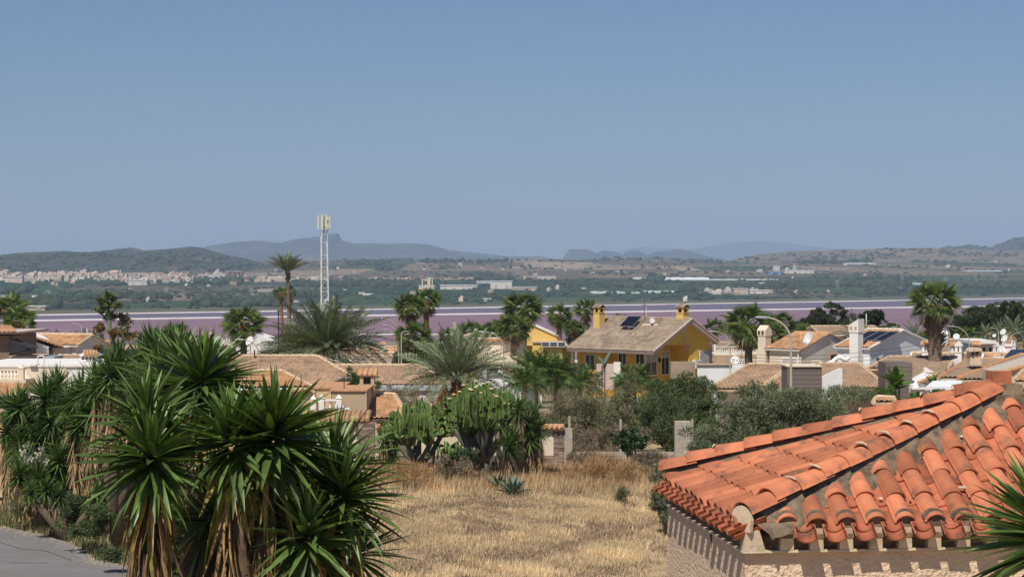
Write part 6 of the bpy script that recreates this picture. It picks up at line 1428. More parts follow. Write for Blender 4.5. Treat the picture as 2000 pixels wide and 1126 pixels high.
# ---- tiled roofs in front, right
def slope(t, pts, rm='roof_brown', deck='cap_pale', **k):
    o = t.location; P = [Vector(p)-o for p in pts]; tile_sheet(t, P, rm, k.get('pitch', .24), k.get('course', .36), k.get('amp', .055)); slab(t, P, deck, .12); return P
def plane_roof(t, e0, e1, Ye, r0, r1, Yr, rm='roof_brown', ye_z=None, caps=(1, 1, 1), cm='cap_pale', **k):
    """roof slope: eave columns e0..e1 (px) at row e (py) etc; e0=(px,py)"""
    ze = Z((e0[1]+e1[1])/2, Ye); zr = Z((r0[1]+r1[1])/2, Yr)
    P = [Vector((X(e0[0], Ye), Ye, ze)), Vector((X(e1[0], Ye), Ye, ze)), Vector((X(r1[0], Yr), Yr, zr)), Vector((X(r0[0], Yr), Yr, zr))]
    Q = slope(t, P, rm, **k)
    if caps[0]: cap_line(t, Q[0], Q[3], cm, .11)
    if caps[1]: cap_line(t, Q[1], Q[2], cm, .11)
    if caps[2]: cap_line(t, Q[3], Q[2], cm, .11)
    return P
t = root('tiled_house', 'tan-roofed house with a white flank wall, left of the grey-brown panelled box', 'house', 1480, 105)
plane_roof(t, (1385, 760), (1480, 760), 104, (1463, 712), (1548, 712), 112, 'roof_tan'); plane_roof(t, (1470, 770), (1545, 770), 101, (1530, 730), (1600, 730), 107, 'roof_tan', caps=(1, 0, 0))
MB().prism([W(1474, 742, 108), W(1538, 718, 111), W(1538, 727, 111), W(1480, 753, 107)], (0, .3, 0)).build('flank_wall', 'white_cool', t); pb(t, 'wall', 'white_cool', 1400, 1600, 765, 830, 106, 4)
pb(t, 'beam', 'white_cool', 1505, 1545, 764, 774, 100, 3)
t = root('panelled_box', 'windowless grey-brown box clad in horizontal boards behind the curved lamp', 'building', 1570, 98)
pb(t, 'core', 'panel_brown', 1538, 1605, 716, 800, 98, 2.2)
nb = 10
for k in range(nb):
    y0 = 716+k*8.3; pb(t, 'board', 'panel_brown', 1545.2, 1604.8, y0+.35, y0+8.0, 97.95, .1)
pb(t, 'side_cladding', 'panel_brown', 1537, 1544.6, 716, 800, 97.9, .15); pb(t, 'top_trim', 'cream_wall', 1536.5, 1605.5, 714, 716, 97.85, 2.5)
t = root('panelled_box', 'tall narrow grey-brown panelled box behind the traveller palm', 'building', 1765, 98)
pb(t, 'core', 'panel_brown', 1731, 1782, 708, 800, 98, 2.2)
for k in range(11): y0 = 708+k*8.3; pb(t, 'board', 'panel_brown', 1736.2, 1781.8, y0+.35, y0+8.0, 97.95, .1)
pb(t, 'side_cladding', 'panel_brown', 1729.5, 1735.6, 708, 800, 97.9, .15)
t = root('tiled_house', 'brown-roofed house with a white concave side wall between the two panelled boxes', 'house', 1660, 106)
MB().prism([W(1606, 735, 101.5), W(1640, 719, 101.5), W(1645, 719, 101.5), W(1645, 780, 101.5), W(1606, 780, 101.5)], (0, .3, 0)).build('side_wall', 'white_cool', t)
plane_roof(t, (1600, 758), (1736, 758), 103, (1600, 711), (1678, 710), 111, 'roof_tan'); pb(t, 'wall', 'beige_wall', 1645, 1730, 758, 810, 104.5, 4)

t = root('tiled_house', 'wide brown hip-roofed house in front of the white house with solar panels', 'house', 1790, 118)
plane_roof(t, (1696, 716), (1850, 722), 114, (1736, 697), (1868, 697), 121, 'roof_brown'); plane_roof(t, (1780, 750), (1840, 750), 109, (1782, 705), (1850, 712), 115, 'roof_brown', caps=(0, 0, 0)); pb(t, 'wall', 'cream_wall', 1700, 1840, 720, 790, 115, 5)
MB().prism([W(1838, 716, 117), W(1872, 700, 118), W(1876, 700, 118), W(1876, 722, 118), W(1838, 722, 117)], (0, .5, 0)).build('white_parapet', 'white_cool', t)
MB().prism([W(1806, 718, 112), W(1809, 717, 112), W(1832, 730, 112), W(1804, 731, 112)], (0, .4, 0)).build('parapet_scroll', 'white_wall', t)
t = root('tiled_house', 'brown-roofed house with white fascia and stubby masonry chimney, right edge', 'house', 1900, 100)
plane_roof(t, (1834, 738), (1872, 738), 98, (1890, 702), (1966, 702), 106, 'roof_brown', cm='cap_orange'); plane_roof(t, (1872, 741), (1938, 741), 97, (1992, 693), (2100, 693), 107, 'roof_brown', cm='cap_orange')
pb(t, 'fascia', 'white_cool', 1833, 1940, 741, 746, 97.2, .2); pb(t, 'wall', 'beige_wall', 1838, 2080, 745, 800, 98.4, 5); pb(t, 'air_conditioner', 'paint_white', 1915, 1929, 752, 758, 98.1, .35)
c = pb(t, 'chimney', 'plaster_pale', 1895, 1917, 680, 712, 101, .8)
link('flue', MB().pbox(1898, 1903, 684, 694, 100.9, .15).mesh('flue', t), 'dark_metal', c); link('flue', MB().pbox(1907, 1911, 684, 692, 100.9, .15).mesh('flue', t), 'dark_metal', c)
MB().prism([W(1893, 684, 100.8), W(1900, 679, 100.8), W(1914, 679, 100.8), W(1918, 682, 100.8), W(1918, 685, 100.8), W(1893, 687, 100.8)], (0, .9, 0)).build('chimney_cap', 'plaster_pale', t)
t = root('right_edge_house', 'beige flank wall with an orange tile edge at the right edge of the view', 'house', 1990, 92)
MB().prism([W(1960, 728, 90), W(2090, 690, 90), W(2090, 790, 90), W(1960, 790, 90)], (0, 4, 0)).build('wall', 'beige_wall', t); cap_line(t, W(1958, 727, 89.9)-t.location, W(2090, 688, 89.9)-t.location, 'cap_orange', .1)
plane_roof(t, (1978, 745), (2090, 745), 86, (2000, 722), (2090, 722), 89, 'roof_orange')
t = root('white_pergola', 'white pergola with a pale sheet roof in a garden at the right', 'pergola', 1845, 93)
MB().prism([W(1808, 758, 91), W(1876, 758, 91), W(1880, 746, 94.5), W(1822, 746, 94.5)], (0, 0, .08)).build('roof_sheet', 'white_cool', t); pb(t, 'beam', 'trim_white', 1808, 1877, 758, 761, 91, .12)
for px in (1811, 1829, 1847, 1874): pb(t, 'post', 'trim_white', px, px+4, 761, 800, 91.1, .15)
pb(t, 'glazing', 'glass', 1815, 1874, 765, 800, 93.5, .1)
t = root('white_side_house', 'white gabled end wall left of the pergola', 'house', 1800, 97); MB().prism([W(1783, 752, 97), W(1795, 750, 97), W(1826, 733, 97), W(1830, 733, 97), W(1830, 800, 97), W(1783, 800, 97)], (0, 3, 0)).build('wall', 'white_cool', t); cap_line(t, W(1793, 748, 96.9)-t.location, W(1830, 731, 96.9)-t.location, 'cap_orange', .1); pb(t, 'ledge', 'trim_white', 1782, 1812, 757, 760, 96.4, 1)
t = root('garden_wall', 'cream garden wall with a small tiled gate roof, behind the terracotta building', 'wall', 1760, 84)
pb(t, 'wall', 'cream_wall', 1743, 1800, 788, 830, 84, .3); pb(t, 'red_wall', 'paint_red', 1710, 1745, 788, 830, 82, .3); plane_roof(t, (1706, 785), (1747, 785), 81, (1712, 776), (1745, 776), 82.5, 'roof_orange')
pb(t, 'yellow_box', 'yellow_pale', 1878, 1912, 758, 766, 84.5, .8)
# ---- balustraded white house behind the dead-leaved palm
t = root('balustraded_terrace', 'white balustraded terrace over a brown roof, behind the palm with hanging dry leaves', 'terrace', 1450, 190)
balusters(t, W(1396, 692, 190), W(1466, 692, 190), .85, 20, posts=True); balusters(t, W(1466, 690, 191), W(1536, 690, 191), .7, 18); pb(t, 'terrace_wall', 'cream_wall', 1394, 1540, 690, 720, 192, 5)
plane_roof(t, (1392, 716), (1436, 716), 172, (1394, 694), (1436, 694), 177, 'roof_brown', caps=(0, 1, 1)); plane_roof(t, (1438, 710), (1512, 710), 173, (1438, 694), (1512, 694), 178, 'roof_brown', caps=(0, 0, 1))
balusters(t, W(1432, 712, 165), W(1500, 712, 165), .5, 14); pb(t, 'wall', 'white_cool', 1410, 1520, 716, 735, 168, 3)
t = root('cream_block', 'cream two-storey block with a dark doorway behind the dry palm', 'house', 1490, 205); pb(t, 'wall', 'cream_wall', 1464, 1510, 665, 700, 205, 7); win(t, 1486, 1491, 671, 685, 205); pb(t, 'parapet', 'trim_white', 1462, 1530, 687, 689, 204, 2)
win(t, 1472, 1478, 676, 686, 205)

# ---- filler houses toward the lake, each its own
KIND = ['roof_tan', 'roof_brown', 'roof_orange', 'roof_gray']; rs = random.Random(21)
CW = ['white_wall', 'cream_wall', 'white_cool', 'beige_wall', 'peach_wall']
WN = {'white_wall': 'white', 'cream_wall': 'cream', 'white_cool': 'cool white', 'beige_wall': 'beige', 'peach_wall': 'peach'}; RN = {'roof_tan': 'tan', 'roof_brown': 'brown', 'roof_orange': 'orange', 'roof_gray': 'grey-brown'}
SEEN = {}
def filler(px, pr, Y, L, d, rise, rz, wm, rm, ch, lab):
    if lab in SEEN: lab = lab.replace('row by the lake', 'lake row')+(', right twin' if px > SEEN[lab] else ', left twin')
    SEEN.setdefault(lab, px)
    g = G(px, Y); t = thing('bungalow', lab, 'house', g, rz, 'houses between the plot and the lake'); zr = Z(pr, Y)-g.z; zl = zr-rise
    gable(t, -L/2, L/2, d/2, d/2, -1, zl, zr, zl, wm, rm, pitch=.5, course=.7, amp=.06, segs=2, ov=.3, og=.2, rake='cap_pale' if wm != 'white_wall' else 'trim_white')
    nw = max(1, int(L/3))
    for k in range(nw): window(t, (-L/2+(k+.5)*L/nw-.5, -d/2, zl-1.6), (1, 0, 0), 1.0, 1.1, shutter=.4 if k % 2 else 0)
    if ch:
        for q in range(ch): chimney(t, -L/2+L*(.2+.5*q), -d*.15, zr-.6, zr+.75, .5, wm, 'gable' if q % 2 else 'tile')
FL = [(130, 682, 210, 9, 6), (185, 690, 165, 6, 5), (222, 676, 240, 9, 6), (265, 680, 190, 9, 6), (320, 672, 260, 10, 6), (352, 668, 300, 8, 6), (395, 662, 270, 9, 6), (60, 664, 300, 9, 6), (20, 660, 330, 9, 6),
      (590, 668, 260, 9, 6), (700, 688, 200, 10, 7), (745, 695, 170, 8, 6), (735, 676, 300, 10, 6), (790, 682, 230, 9, 6), (835, 684, 210, 7, 6), (870, 676, 290, 9, 6), (905, 672, 330, 9, 6), (1170, 676, 300, 10, 6),
      (1110, 670, 330, 8, 6), (1400, 668, 330, 8, 6), (1540, 660, 330, 9, 6), (1655, 655, 260, 8, 6), (1690, 668, 230, 8, 6), (1842, 663, 190, 6, 6), (1885, 662, 240, 12, 7), (1930, 660, 300, 10, 6), (1975, 664, 240, 9, 6), (1898, 673, 205, 9, 6), (1955, 676, 180, 8, 6),
      (1850, 690, 140, 5, 4), (2010, 670, 200, 8, 6), (1905, 690, 150, 7, 5), (1960, 690, 140, 7, 5), (650, 700, 150, 6, 5), (640, 684, 240, 8, 6), (1230, 660, 380, 9, 6), (1015, 668, 300, 8, 6), (500, 672, 260, 8, 6), (430, 668, 330, 9, 6), (160, 668, 330, 9, 6)]
WHERE = lambda px: ('at the left' if px < 420 else 'left of centre' if px < 800 else 'near the centre' if px < 1200 else 'right of centre' if px < 1650 else 'at the right')
for i, (px, pr, Y, L, d) in enumerate(FL):
    wm = CW[(i*7+i//3) % 5 if rs.random() < .5 else (0 if rs.random() < .6 else 2)]; rm = KIND[rs.choice((0, 0, 1, 2, 2, 3))]; ch = rs.choice((0, 1, 1, 2)); rz = R(rs.choice((-25, -10, 5, 60, -60, 80)))
    near_ = ['near row', 'second row', 'row by the lake'][0 if Y < 190 else 1 if Y < 270 else 2]
    filler(px, pr, Y, L, d, 1.5, rz, wm, rm, ch, f'{WN[wm]} house under a {RN[rm]} roof, {WHERE(px)} in the {near_}, about {px//20*20//20*1} twentieths across' if False else f'{WN[wm]} house, {RN[rm]} roof, {("no chimney", "one chimney", "two chimneys")[ch]}, {near_} {WHERE(px)}')
# flat-roofed white blocks with balcony shading on the far right
t = root('flat_block', 'white flat-roofed block with dark shaded openings, right', 'house', 1925, 150)
pb(t, 'wall', 'white_wall', 1900, 1950, 668, 700, 150, 4); pb(t, 'roof_slab', 'trim_white', 1898, 1945, 665, 671, 149, 6)
for k in range(3): win(t, 1904+k*13, 1913+k*13, 676, 690, 150)
t = root('dark_roof_house', 'white house with a black sheet roof below the dishes, right edge', 'house', 1980, 135)
MB().prism([W(1960, 700, 130), W(2060, 700, 130), W(2060, 684, 136), W(1975, 684, 136)], (0, 0, .08)).build('roof_sheet', 'solar', t); pb(t, 'wall', 'white_wall', 1962, 2060, 700, 730, 131, 4)
t = root('white_chimney_house', 'white chimney turret with a little orange gable, between the dishes at the right', 'chimney', 1970, 140)
pb(t, 'stack', 'white_wall', 1963, 1977, 676, 700, 140, .7); MB().prism([W(1961, 676, 139.9), W(1978, 676, 139.9), W(1978, 663, 139.9), W(1963, 668, 139.9)], (0, .8, 0)).build('head', 'white_wall', t); MB().prism([W(1963, 668, 139.85), W(1976, 663, 139.85), W(1974, 669, 139.85)], (0, .7, 0)).build('tile_cap', 'roof_orange', t)

# ---- dishes and aerials among the roofs
for px, py, Y, r, az, lab in ((1868, 657, 150, .42, 200, 'white satellite dish on a dark pole left of the tall right-hand lamps'), (1960, 648, 145, .42, 230, 'upper of two satellite dishes sharing a column line at the right edge'), (1963, 661, 141, .5, 240, 'tilted satellite dish just below the upper one at the right edge'),
                              (1956, 682, 132, .45, 170, 'round satellite dish in front of the white chimney turret'), (1942, 655, 190, .3, 200, 'tiny satellite dish among the palms at the right'), (1836, 661, 140, .33, 190, 'grey dish right beside the big palm trunk')):
    dish(lab, X(px, Y), Y, Z(py, Y), r*.62, az, 25, Z(py, Y)-2.0)
for px, py, Y, h, lab in ((1262, 600, 300, 3, 'distant mast above the yellow house'), (1613, 640, 200, 6, 'white mast beside the dark cypress'), (1903, 608, 300, 11, 'slim pale mast before the right-hand pine wood'), (1692, 612, 190, 9, 'slim mast rising behind the white chimney tower'), (279, 652, 170, 3, 'pale mast with a wall of white behind it, left'), (170, 640, 200, 4, 'thin aerial mast left of the agave stalk')):
    t = thing('thin_mast', lab, 'mast', (X(px, Y), Y, Z(py, Y)-h)); MB().tube([(0, 0, 0), (0, 0, h)], .06, 5).build('pole', 'trim_white', t, world=False)

# ---- street lamps
lamp('curved street lamp at the far left, its head against the pink lake', 160, 140, 632, -.45)
lamp('street lamp whose grey head stands over the white villa', 507, 104, 663, -.95)
lamp('nearest and tallest lamp of the row beside the big date palm', 779, 150, 622, -1.25); lamp('second lamp of the row beside the big date palm', 776, 175, 635, -1.0)
lamp('third lamp of the row beside the big date palm', 771, 200, 642, -.9); lamp('lowest and farthest lamp of the row beside the big date palm', 783, 240, 650, -1.2)
lamp('large-headed street lamp in front of the beige blank wall', 984, 118, 648, -1.2); lamp('lamp just behind the large-headed one, before the beige wall', 988, 150, 650, -.9)
lamp('small straight lamp left of the low fan palm, centre', 784, 130, 647, .25)
lamp('tall curved street lamp standing before the grey-brown panelled box', 1545, 76, 620, -1.05, r=.075)
lamp('curved street lamp beside the right corner of the yellow house', 1426, 140, 647, -1.2)
lamp('large-headed lamp against the dark pines at the right', 1893, 130, 637, -1.2); lamp('lamp with a tight hook beside the big palm, right', 1855, 135, 642, -.4); lamp('lamp arching right near the right edge', 1974, 150, 650, .5)
lamp('lamp peeping over the roof of the white house with solar panels', 1762, 165, 639, -.6); lamp('lamp half hidden behind the small beige roofs, left of the cypress', 1655, 170, 643, -.3)
lamp('lamp with a round head among the right-hand palms', 1950, 175, 641, -.4)

# ================================================================== telecom tower and small mast
def tower():
    Y = 290; g = G(640, Y); t = thing('telecom_tower', 'white lattice telecom tower with panel antennas at the top', 'tower', g); zt = Z(450, Y)-g.z; h0 = 0
    w0, w1 = .80, .55
    def leg(k, z): a = R(45+90*k+12); w = (w0+(w1-w0)*z/zt)*1.15; return Vector((-.35+.35*(z/zt)*-.6+math.cos(a)*w, math.sin(a)*w, z))
    for k in range(4): MB().tube([leg(k, -1), leg(k, zt)], .06, 5).build('leg', 'paint_white', t, world=False)
    n = 22; b1 = MB(); z = [zt*i/n for i in range(n+1)]
    for i in range(n):
        br = MB()
        for k in range(4):
            a, b = (k, (k+1) % 4) if i % 2 else ((k+1) % 4, k); br.tube([leg(a, z[i]), leg(b, z[i+1])], .026, 4)
        br.build('brace', 'paint_white', t, world=False)
        if i % 2 == 0:
            h = MB()
            for k in range(4): h.tube([leg(k, z[i]), leg((k+1) % 4, z[i])], .04, 4)
            h.build('ring', 'paint_white', t, world=False)
    c = Vector((-.55, 0, 0))
    MB().tube([c+Vector((-.25, -.1, 0)), c+Vector((-.1, -.1, zt))], .05, 4).build('cable_tray', 'steel', t, world=False)
    MB().tube([c+Vector((0, 0, zt-.5)), c+Vector((0, 0, zt+2.4))], .12, 6).build('top_mast', 'steel', t, world=False)
    top = MB()
    for s in range(8):
        a = s*math.pi/4; a2 = a+math.pi/4
        for zz in (zt+.2, zt+2.45): top.tube([c+Vector((math.cos(a)*.75, math.sin(a)*.75, zz)), c+Vector((math.cos(a2)*.75, math.sin(a2)*.75, zz))], .03, 4)
    top.build('antenna_frame', 'paint_white', t, world=False)
    for a, w, dz in ((-105, .36, 0), (-65, .30, .05), (-20, .22, 0), (175, .24, 0), (205, .2, .1), (60, .3, 0), (110, .3, 0)):
        x = R(a); p = c+Vector((math.cos(x)*.95, math.sin(x)*.85, 0)); MB().box(p.x-w/2, p.x+w/2, p.y-.09, p.y+.09, zt+.15+dz, zt+2.3+dz).build('panel_antenna', 'antenna_beige', t, world=False)
    for x, z_ in ((.05, .9), (.35, 1.3), (-.15, 1.4)): MB().box(c.x+x, c.x+x+.35, -.6, -.3, zt+z_-.2, zt+z_+.25).build('radio_box', 'shutter', t, world=False)
    MB().tube([c+Vector((.5, -.4, zt-.1)), c+Vector((.8, -.5, zt)), c+Vector((.8, -.5, zt+.4))], .035, 4).build('bracket', 'steel', t, world=False)
tower()
def mast2():
    Y = 270; g = G(833, Y); t = thing('antenna_mast', 'red and white banded antenna mast rising behind the two fan palms', 'mast', g); zt = Z(568, Y)-g.z
    for k in range(9):
        z0 = zt*k/9; MB().tube([(0, 0, z0), (0, 0, zt*(k+1)/9)], .22-.012*k, 7).build('mast_section', 'paint_red' if k % 2 else 'paint_white', t, world=False)
    for k in range(6): MB().tube([(-.1, 0, zt-.6+k*.42), (-.1, 0, zt-.35+k*.42)], .18, 6).build('red_band', 'paint_red' if k % 2 == 0 else 'paint_white', t, world=False)
    for x, w in ((.35, .42), (-.6, .14), (.85, .14)): MB().box(x-w/2, x+w/2, -.3, -.05, zt-.2, zt+1.8).build('panel_antenna', 'antenna_beige', t, world=False)
    MB().tube([(-.1, 0, zt+1.8), (-.1, 0, zt+2.7)], .03, 4).build('rod', 'paint_red', t, world=False); MB().box(-.8, .9, -.3, .3, zt-.35, zt-.25).build('platform', 'steel', t, world=False)
mast2()
t = thing('short_mast', 'short red-topped mast left of the small antenna tower', 'mast', G(794, 210)); MB().tube([(0, 0, 0), (0, 0, Z(632, 210)-t.location.z)], .07, 5).build('pole', 'paint_white', t, world=False); MB().tube([(0, 0, Z(640, 210)-t.location.z), (0, 0, Z(629, 210)-t.location.z)], .09, 5).build('red_tip', 'paint_red', t, world=False)

# ================================================================== palms
palm('big grey-green date palm with a wide bushy crown, below the telecom tower', 640, 688, 135, 'date', 4.95, 100, 1, 6, .35, low=.02, top=.96)
palm('second grey-green date palm, smaller, left of the big one', 580, 690, 142, 'date', 3.2, 50, 2, 4, .3, low=-.1, top=.9)
palm('date palm hung with orange fruit, right of the big tan roof', 895, 742, 105, 'date', 3.75, 56, 3, 4, .3, low=.02, top=.99, fruit=True)
palm('tallest, slender palm with windblown crown against the sky', 562, 532, 190, 'date', 2.5, 46, 4, 0, .17, trunk_m='palm_trunk', low=.42, top=.99, base_px=567, stiff=True)
palm('short fan palm low beside the slender tall one', 548, 572, 200, 'fan', .55, 26, 5, 6, .16, trunk_m='palm_trunk_red', base_px=556)
palm('small fan palm half way up behind the slender tall one', 566, 570, 195, 'fan', .5, 20, 6, 4, .14, trunk_m='palm_trunk_red')
palm('left one of the pair of fan palms before the small antenna mast', 800, 598, 165, 'fan', .95, 38, 7, 20, .22, base_px=806)
palm('right one of the pair of fan palms before the small antenna mast', 832, 588, 168, 'fan', .9, 38, 8, 12, .26, base_px=834, trunk_m='palm_trunk_red')
palm('low bushy fan palm behind the lamp row', 806, 656, 150, 'fan', 1.0, 40, 9, 8, .22)
palm('low fan palm over the white villa', 476, 632, 132, 'fan', 1.0, 44, 10, 12, .24)
palm('tall dense fan palm left of the pale yellow house', 1022, 600, 160, 'fan', 1.15, 46, 11, 20, .3, low=-.8)
palm('lower bright fan palm beneath the tall dense one', 1003, 640, 150, 'fan', 1.0, 40, 12, 4, .24)
palm('leafy fan palm left of the lower bright one', 950, 655, 165, 'fan', .95, 38, 13, 4, .24)
palm('brown-tinged fan palm left of the yellow house', 1093, 614, 205, 'fan', 1.0, 40, 14, 22, .25, low=-.8)
palm('green fan palm with a forked look next to the brown-tinged one', 1145, 604, 203, 'fan', .95, 36, 15, 6, .25)
palm('small bright fan palm between those two', 1118, 640, 200, 'fan', .75, 34, 16, 12, .2)
palm('palm tip peeping over the yellow house ridge', 1212, 630, 260, 'fan', 1.0, 30, 17, 0, .25)
palm('fan palm with a heavy skirt of hanging dry leaves, right of the yellow house', 1462, 632, 150, 'fan', 1.35, 44, 18, 60, .3, low=-.7)
palm('bluish small fan palm between the yellow house and the dry palm', 1396, 642, 205, 'fan', .9, 30, 19, 4, .2); palm('dark fan palm right behind the dry palm', 1506, 650, 160, 'fan', .85, 30, 20, 8, .2)
palm('fan palm behind the tall curved lamp', 1525, 634, 175, 'fan', 1.0, 32, 21, 10, .22); palm('small slender palm against the lake left of the round pine', 1558, 642, 190, 'fan', .6, 24, 22, 4, .14)
palm('tiny pale palm in front of the round pine', 1571, 640, 200, 'fan', .5, 20, 23, 0, .14); palm('dark feathery palm left of the white chimney tower', 1672, 654, 165, 'date', 2.0, 36, 24, 4, .25, low=-.4)
palm('big fan palm with broad glossy leaves and thick ragged trunk, right', 1826, 592, 118, 'fan', 1.05, 46, 25, 14, .42, low=-.55, trunk_m='palm_trunk')
for i, (px, py, Y, L, k, lab) in enumerate(((1738, 655, 190, 1.0, 'fan', 'low fan palm behind the panelled solar roof'), (1788, 656, 190, 2.2, 'date', 'feathery palm by the lake left of the big palm'), (1925, 652, 195, 1.6, 'date', 'pale feathery palm at the foot of the pine wood'), (1950, 650, 200, 1.9, 'date', 'darker feathery palm beside the pale one'), (1982, 646, 180, 2.2, 'date', 'large pale feathery palm near the right edge'), (1885, 656, 180, .8, 'fan', 'small fan palm below the right-hand lamp'), (1700, 662, 185, 1.0, 'fan', 'fan palm behind the white chimney tower'), (1812, 668, 170, .8, 'fan', 'tiny fan palm at the foot of the big palm'),
                                          (14, 604, 120, .95, 'fan', 'fan palm against the lake at the left edge'), (40, 626, 118, .7, 'fan', 'lower lighter fan palm right of the left edge one'), (116, 668, 200, 1.9, 'date', 'low feathery palm left of the curved lamp'), (165, 668, 190, 2.0, 'date', 'feathery palm behind the curved lamp'), (188, 672, 200, 1.0, 'fan', 'low palm between the curved lamp and the agave stalk'), (340, 655, 170, 1.0, 'fan', 'dark palm behind the yuccas, left of the tallest yucca'), (300, 668, 200, 1.3, 'fan', 'low dark palm left of the white villa'), (240, 640, 220, .6, 'fan', 'small fan palm behind the agave stalk'), (920, 648, 240, 1.2, 'fan', 'palm behind the fruiting date palm'), (880, 660, 230, 1.1, 'fan', 'green palm left of the fruiting date palm'))):
    palm(lab, px, py, Y, k, L, 30, 60+i, 4 if k == 'fan' else 2, .2)
# lush areca-like palms and bird-of-paradise plants in the gardens
for i, (px, py, Y, L, n, lab) in enumerate(((1048, 712, 118, 2.0, 46, 'lush dark areca palm left of the yellow house garden'), (1085, 718, 120, 1.9, 40, 'lush areca palm second from the left in the garden'), (1135, 738, 126, 1.8, 44, 'drooping areca palm below the left eave of the yellow house'), (1025, 735, 114, 1.7, 36, 'dark areca palm close to the olive shrub'), (1240, 728, 140, 1.8, 44, 'bright green areca palm in front of the yellow porch'), (1225, 735, 132, 1.4, 26, 'small areca palm with yellowing fronds below the bright one'))):
    palm(lab, px, py+12, Y, 'green', L, n, 90+i, 5, .1, low=-.2, top=.97, name='areca_palm')
PADDLE = mk(sword_leaf(1.0, .34, .3, .25, name='paddle_leaf', width_at=.5), 'leaf_bright'); PADDLE2 = mk(sword_leaf(1.0, .34, .15, .3, name='paddle_leaf', width_at=.5), 'agave')
def paddle_plant(label, px, py, Y, L, n, seed, base=None, me=None, cat='plant'):
    rs_ = random.Random(seed); c = W(px, py, Y); g = float(gz(c.x, Y)); t = thing('banana_plant', label, cat, (c.x, Y, g))
    for k in range(2 if L > 1.1 else 3): MB().tube([(c.x+(k-1)*.25, Y, g), (c.x+(k-1)*.2, Y, c.z)], .06, 6).build('stem', 'palm_trunk', t)
    for i in range(n):
        az = i*2.4; el = 1.35-.9*i/n+rs_.uniform(-.15, .15); d = (math.cos(az)*math.cos(el), math.sin(az)*math.cos(el), math.sin(el)); put('leaf', me or PADDLE, t, c-Vector((0, 0, .5*i/n)), d, rs_.uniform(-.8, .8), (L*rs_.uniform(.8, 1.1),)*3)
paddle_plant('tall pale banana leaf standing by the yellow house wall', 1181, 712, 150, 1.3, 3, 1, me=PADDLE2); paddle_plant('traveller palm in front of the narrow panelled box', 1748, 742, 94, 1.0, 22, 2); paddle_plant('traveller palm beside the white pergola', 1822, 748, 95, .8, 14, 3)
bush('garden_bush', 'bright green garden bush below the traveller palm', 'bush', 1728, 772, 88, 1.6, 1.0, 'leaf_bright', 8000, .08, seed=81, base=-.5); bush('garden_bush', 'yellow-green bush between the bright one and the pergola', 'bush', 1788, 775, 89, .9, .7, 'leaf_bright', 3500, .08, seed=82, base=-.5)
bush('garden_bush', 'green bush growing in the pergola', 'bush', 1836, 770, 90, 1.2, .6, 'leaf_bright', 3500, .08, seed=83, base=-.5); bush('hedge_bush', 'dark hedge line before the brown tiled roofs', 'bush', 1660, 768, 96, 4.5, .8, 'leaf_gray', 8000, .09, seed=84, base=-.5, extra=[(1700, 765, 14), (1640, 770, 14)])
bush('roadside_tree', 'small green tree behind the low fan palm, centre', 'tree', 840, 690, 150, 3.6, 2.6, 'leaf_bright', 7000, .16, seed=85); bush('roadside_tree', 'low green trees between the lamp row and the fruiting palm', 'tree', 790, 696, 160, 3, 2, 'leaf_bush', 6000, .16, seed=86)
bush('roadside_tree', 'dark round tree left of the tall dense fan palm', 'tree', 975, 645, 180, 4.5, 3, 'leaf_bush', 6000, .2, seed=87); bush('roadside_tree', 'dark tree filling the gap under the palms, left of the yellow house', 'tree', 1130, 655, 206, 3.5, 4.5, 'leaf_pine', 7000, .2, seed=88)
bush('roadside_tree', 'small dark tree left of the white villa', 'tree', 340, 680, 120, 2.6, 1.8, 'leaf_bush', 5000, .14, seed=89); bush('roadside_tree', 'grey-green bush below the smaller date palm', 'tree', 550, 690, 145, 3.6, 2.6, 'leaf_gray', 7000, .16, seed=90)
def pine(label, px, py, Y, w, h, blobs, seed, n=16000, size=.22, cat='tree', name='pine_tree', group=None):
    c = W(px, py, Y); g = float(gz(c.x, Y)); t = thing(name, label, cat, (c.x, Y, g), 0, group); k = Y/F; bl = [(X(a, Y), Y+((i*37) % 7-3)*.5, Z(b, Y), r*k, r*k, r*k*.72) for i, (a, b, r) in enumerate(blobs)]
    wood('trunk', 'bark', t, (c.x, Y, g), [(b[0], b[1], b[2]) for b in bl], .3, seed); foliage('crown', 'leaf_pine', t, bl, n, size, seed=seed, clumps=110, csize=.26, aspect=2.2, up=.9)
pine('broad round-topped pine against the lake, right of the tall curved lamp', 1612, 625, 240, 0, 0, [(1590, 622, 24), (1612, 606, 20), (1638, 604, 18), (1580, 640, 22), (1612, 630, 26), (1642, 625, 20), (1600, 648, 22), (1632, 645, 20), (1572, 630, 14)], 1, 22000)
pine('second round pine behind the white chimney tower', 1705, 630, 235, 0, 0, [(1690, 618, 15), (1706, 612, 14), (1720, 622, 15), (1700, 635, 20), (1732, 640, 14), (1690, 645, 16), (1740, 650, 10)], 2, 15000)
BP = [(1890, 612, 20), (1915, 606, 18), (1940, 604, 18), (1965, 600, 18), (1990, 600, 18), (2020, 602, 20)]
for i, (x, y, r) in enumerate(BP): pine(('first', 'second', 'third', 'fourth', 'fifth', 'sixth')[i]+' pine from the left in the dark pine wood at the right edge', x, y+10, 255-6*i, 0, 0, [(x, y, r), (x+12, y+14, r), (x-10, y+16, r), (x, y+30, r*1.1), (x+14, y+40, r), (x-12, y+44, r)], 10+i, 9000, .24, group=None)
pine('low dark pine between the big palm and the pine wood', 1868, 640, 250, 0, 0, [(1862, 640, 14), (1876, 630, 14), (1870, 652, 16), (1850, 652, 12)], 20, 7000)
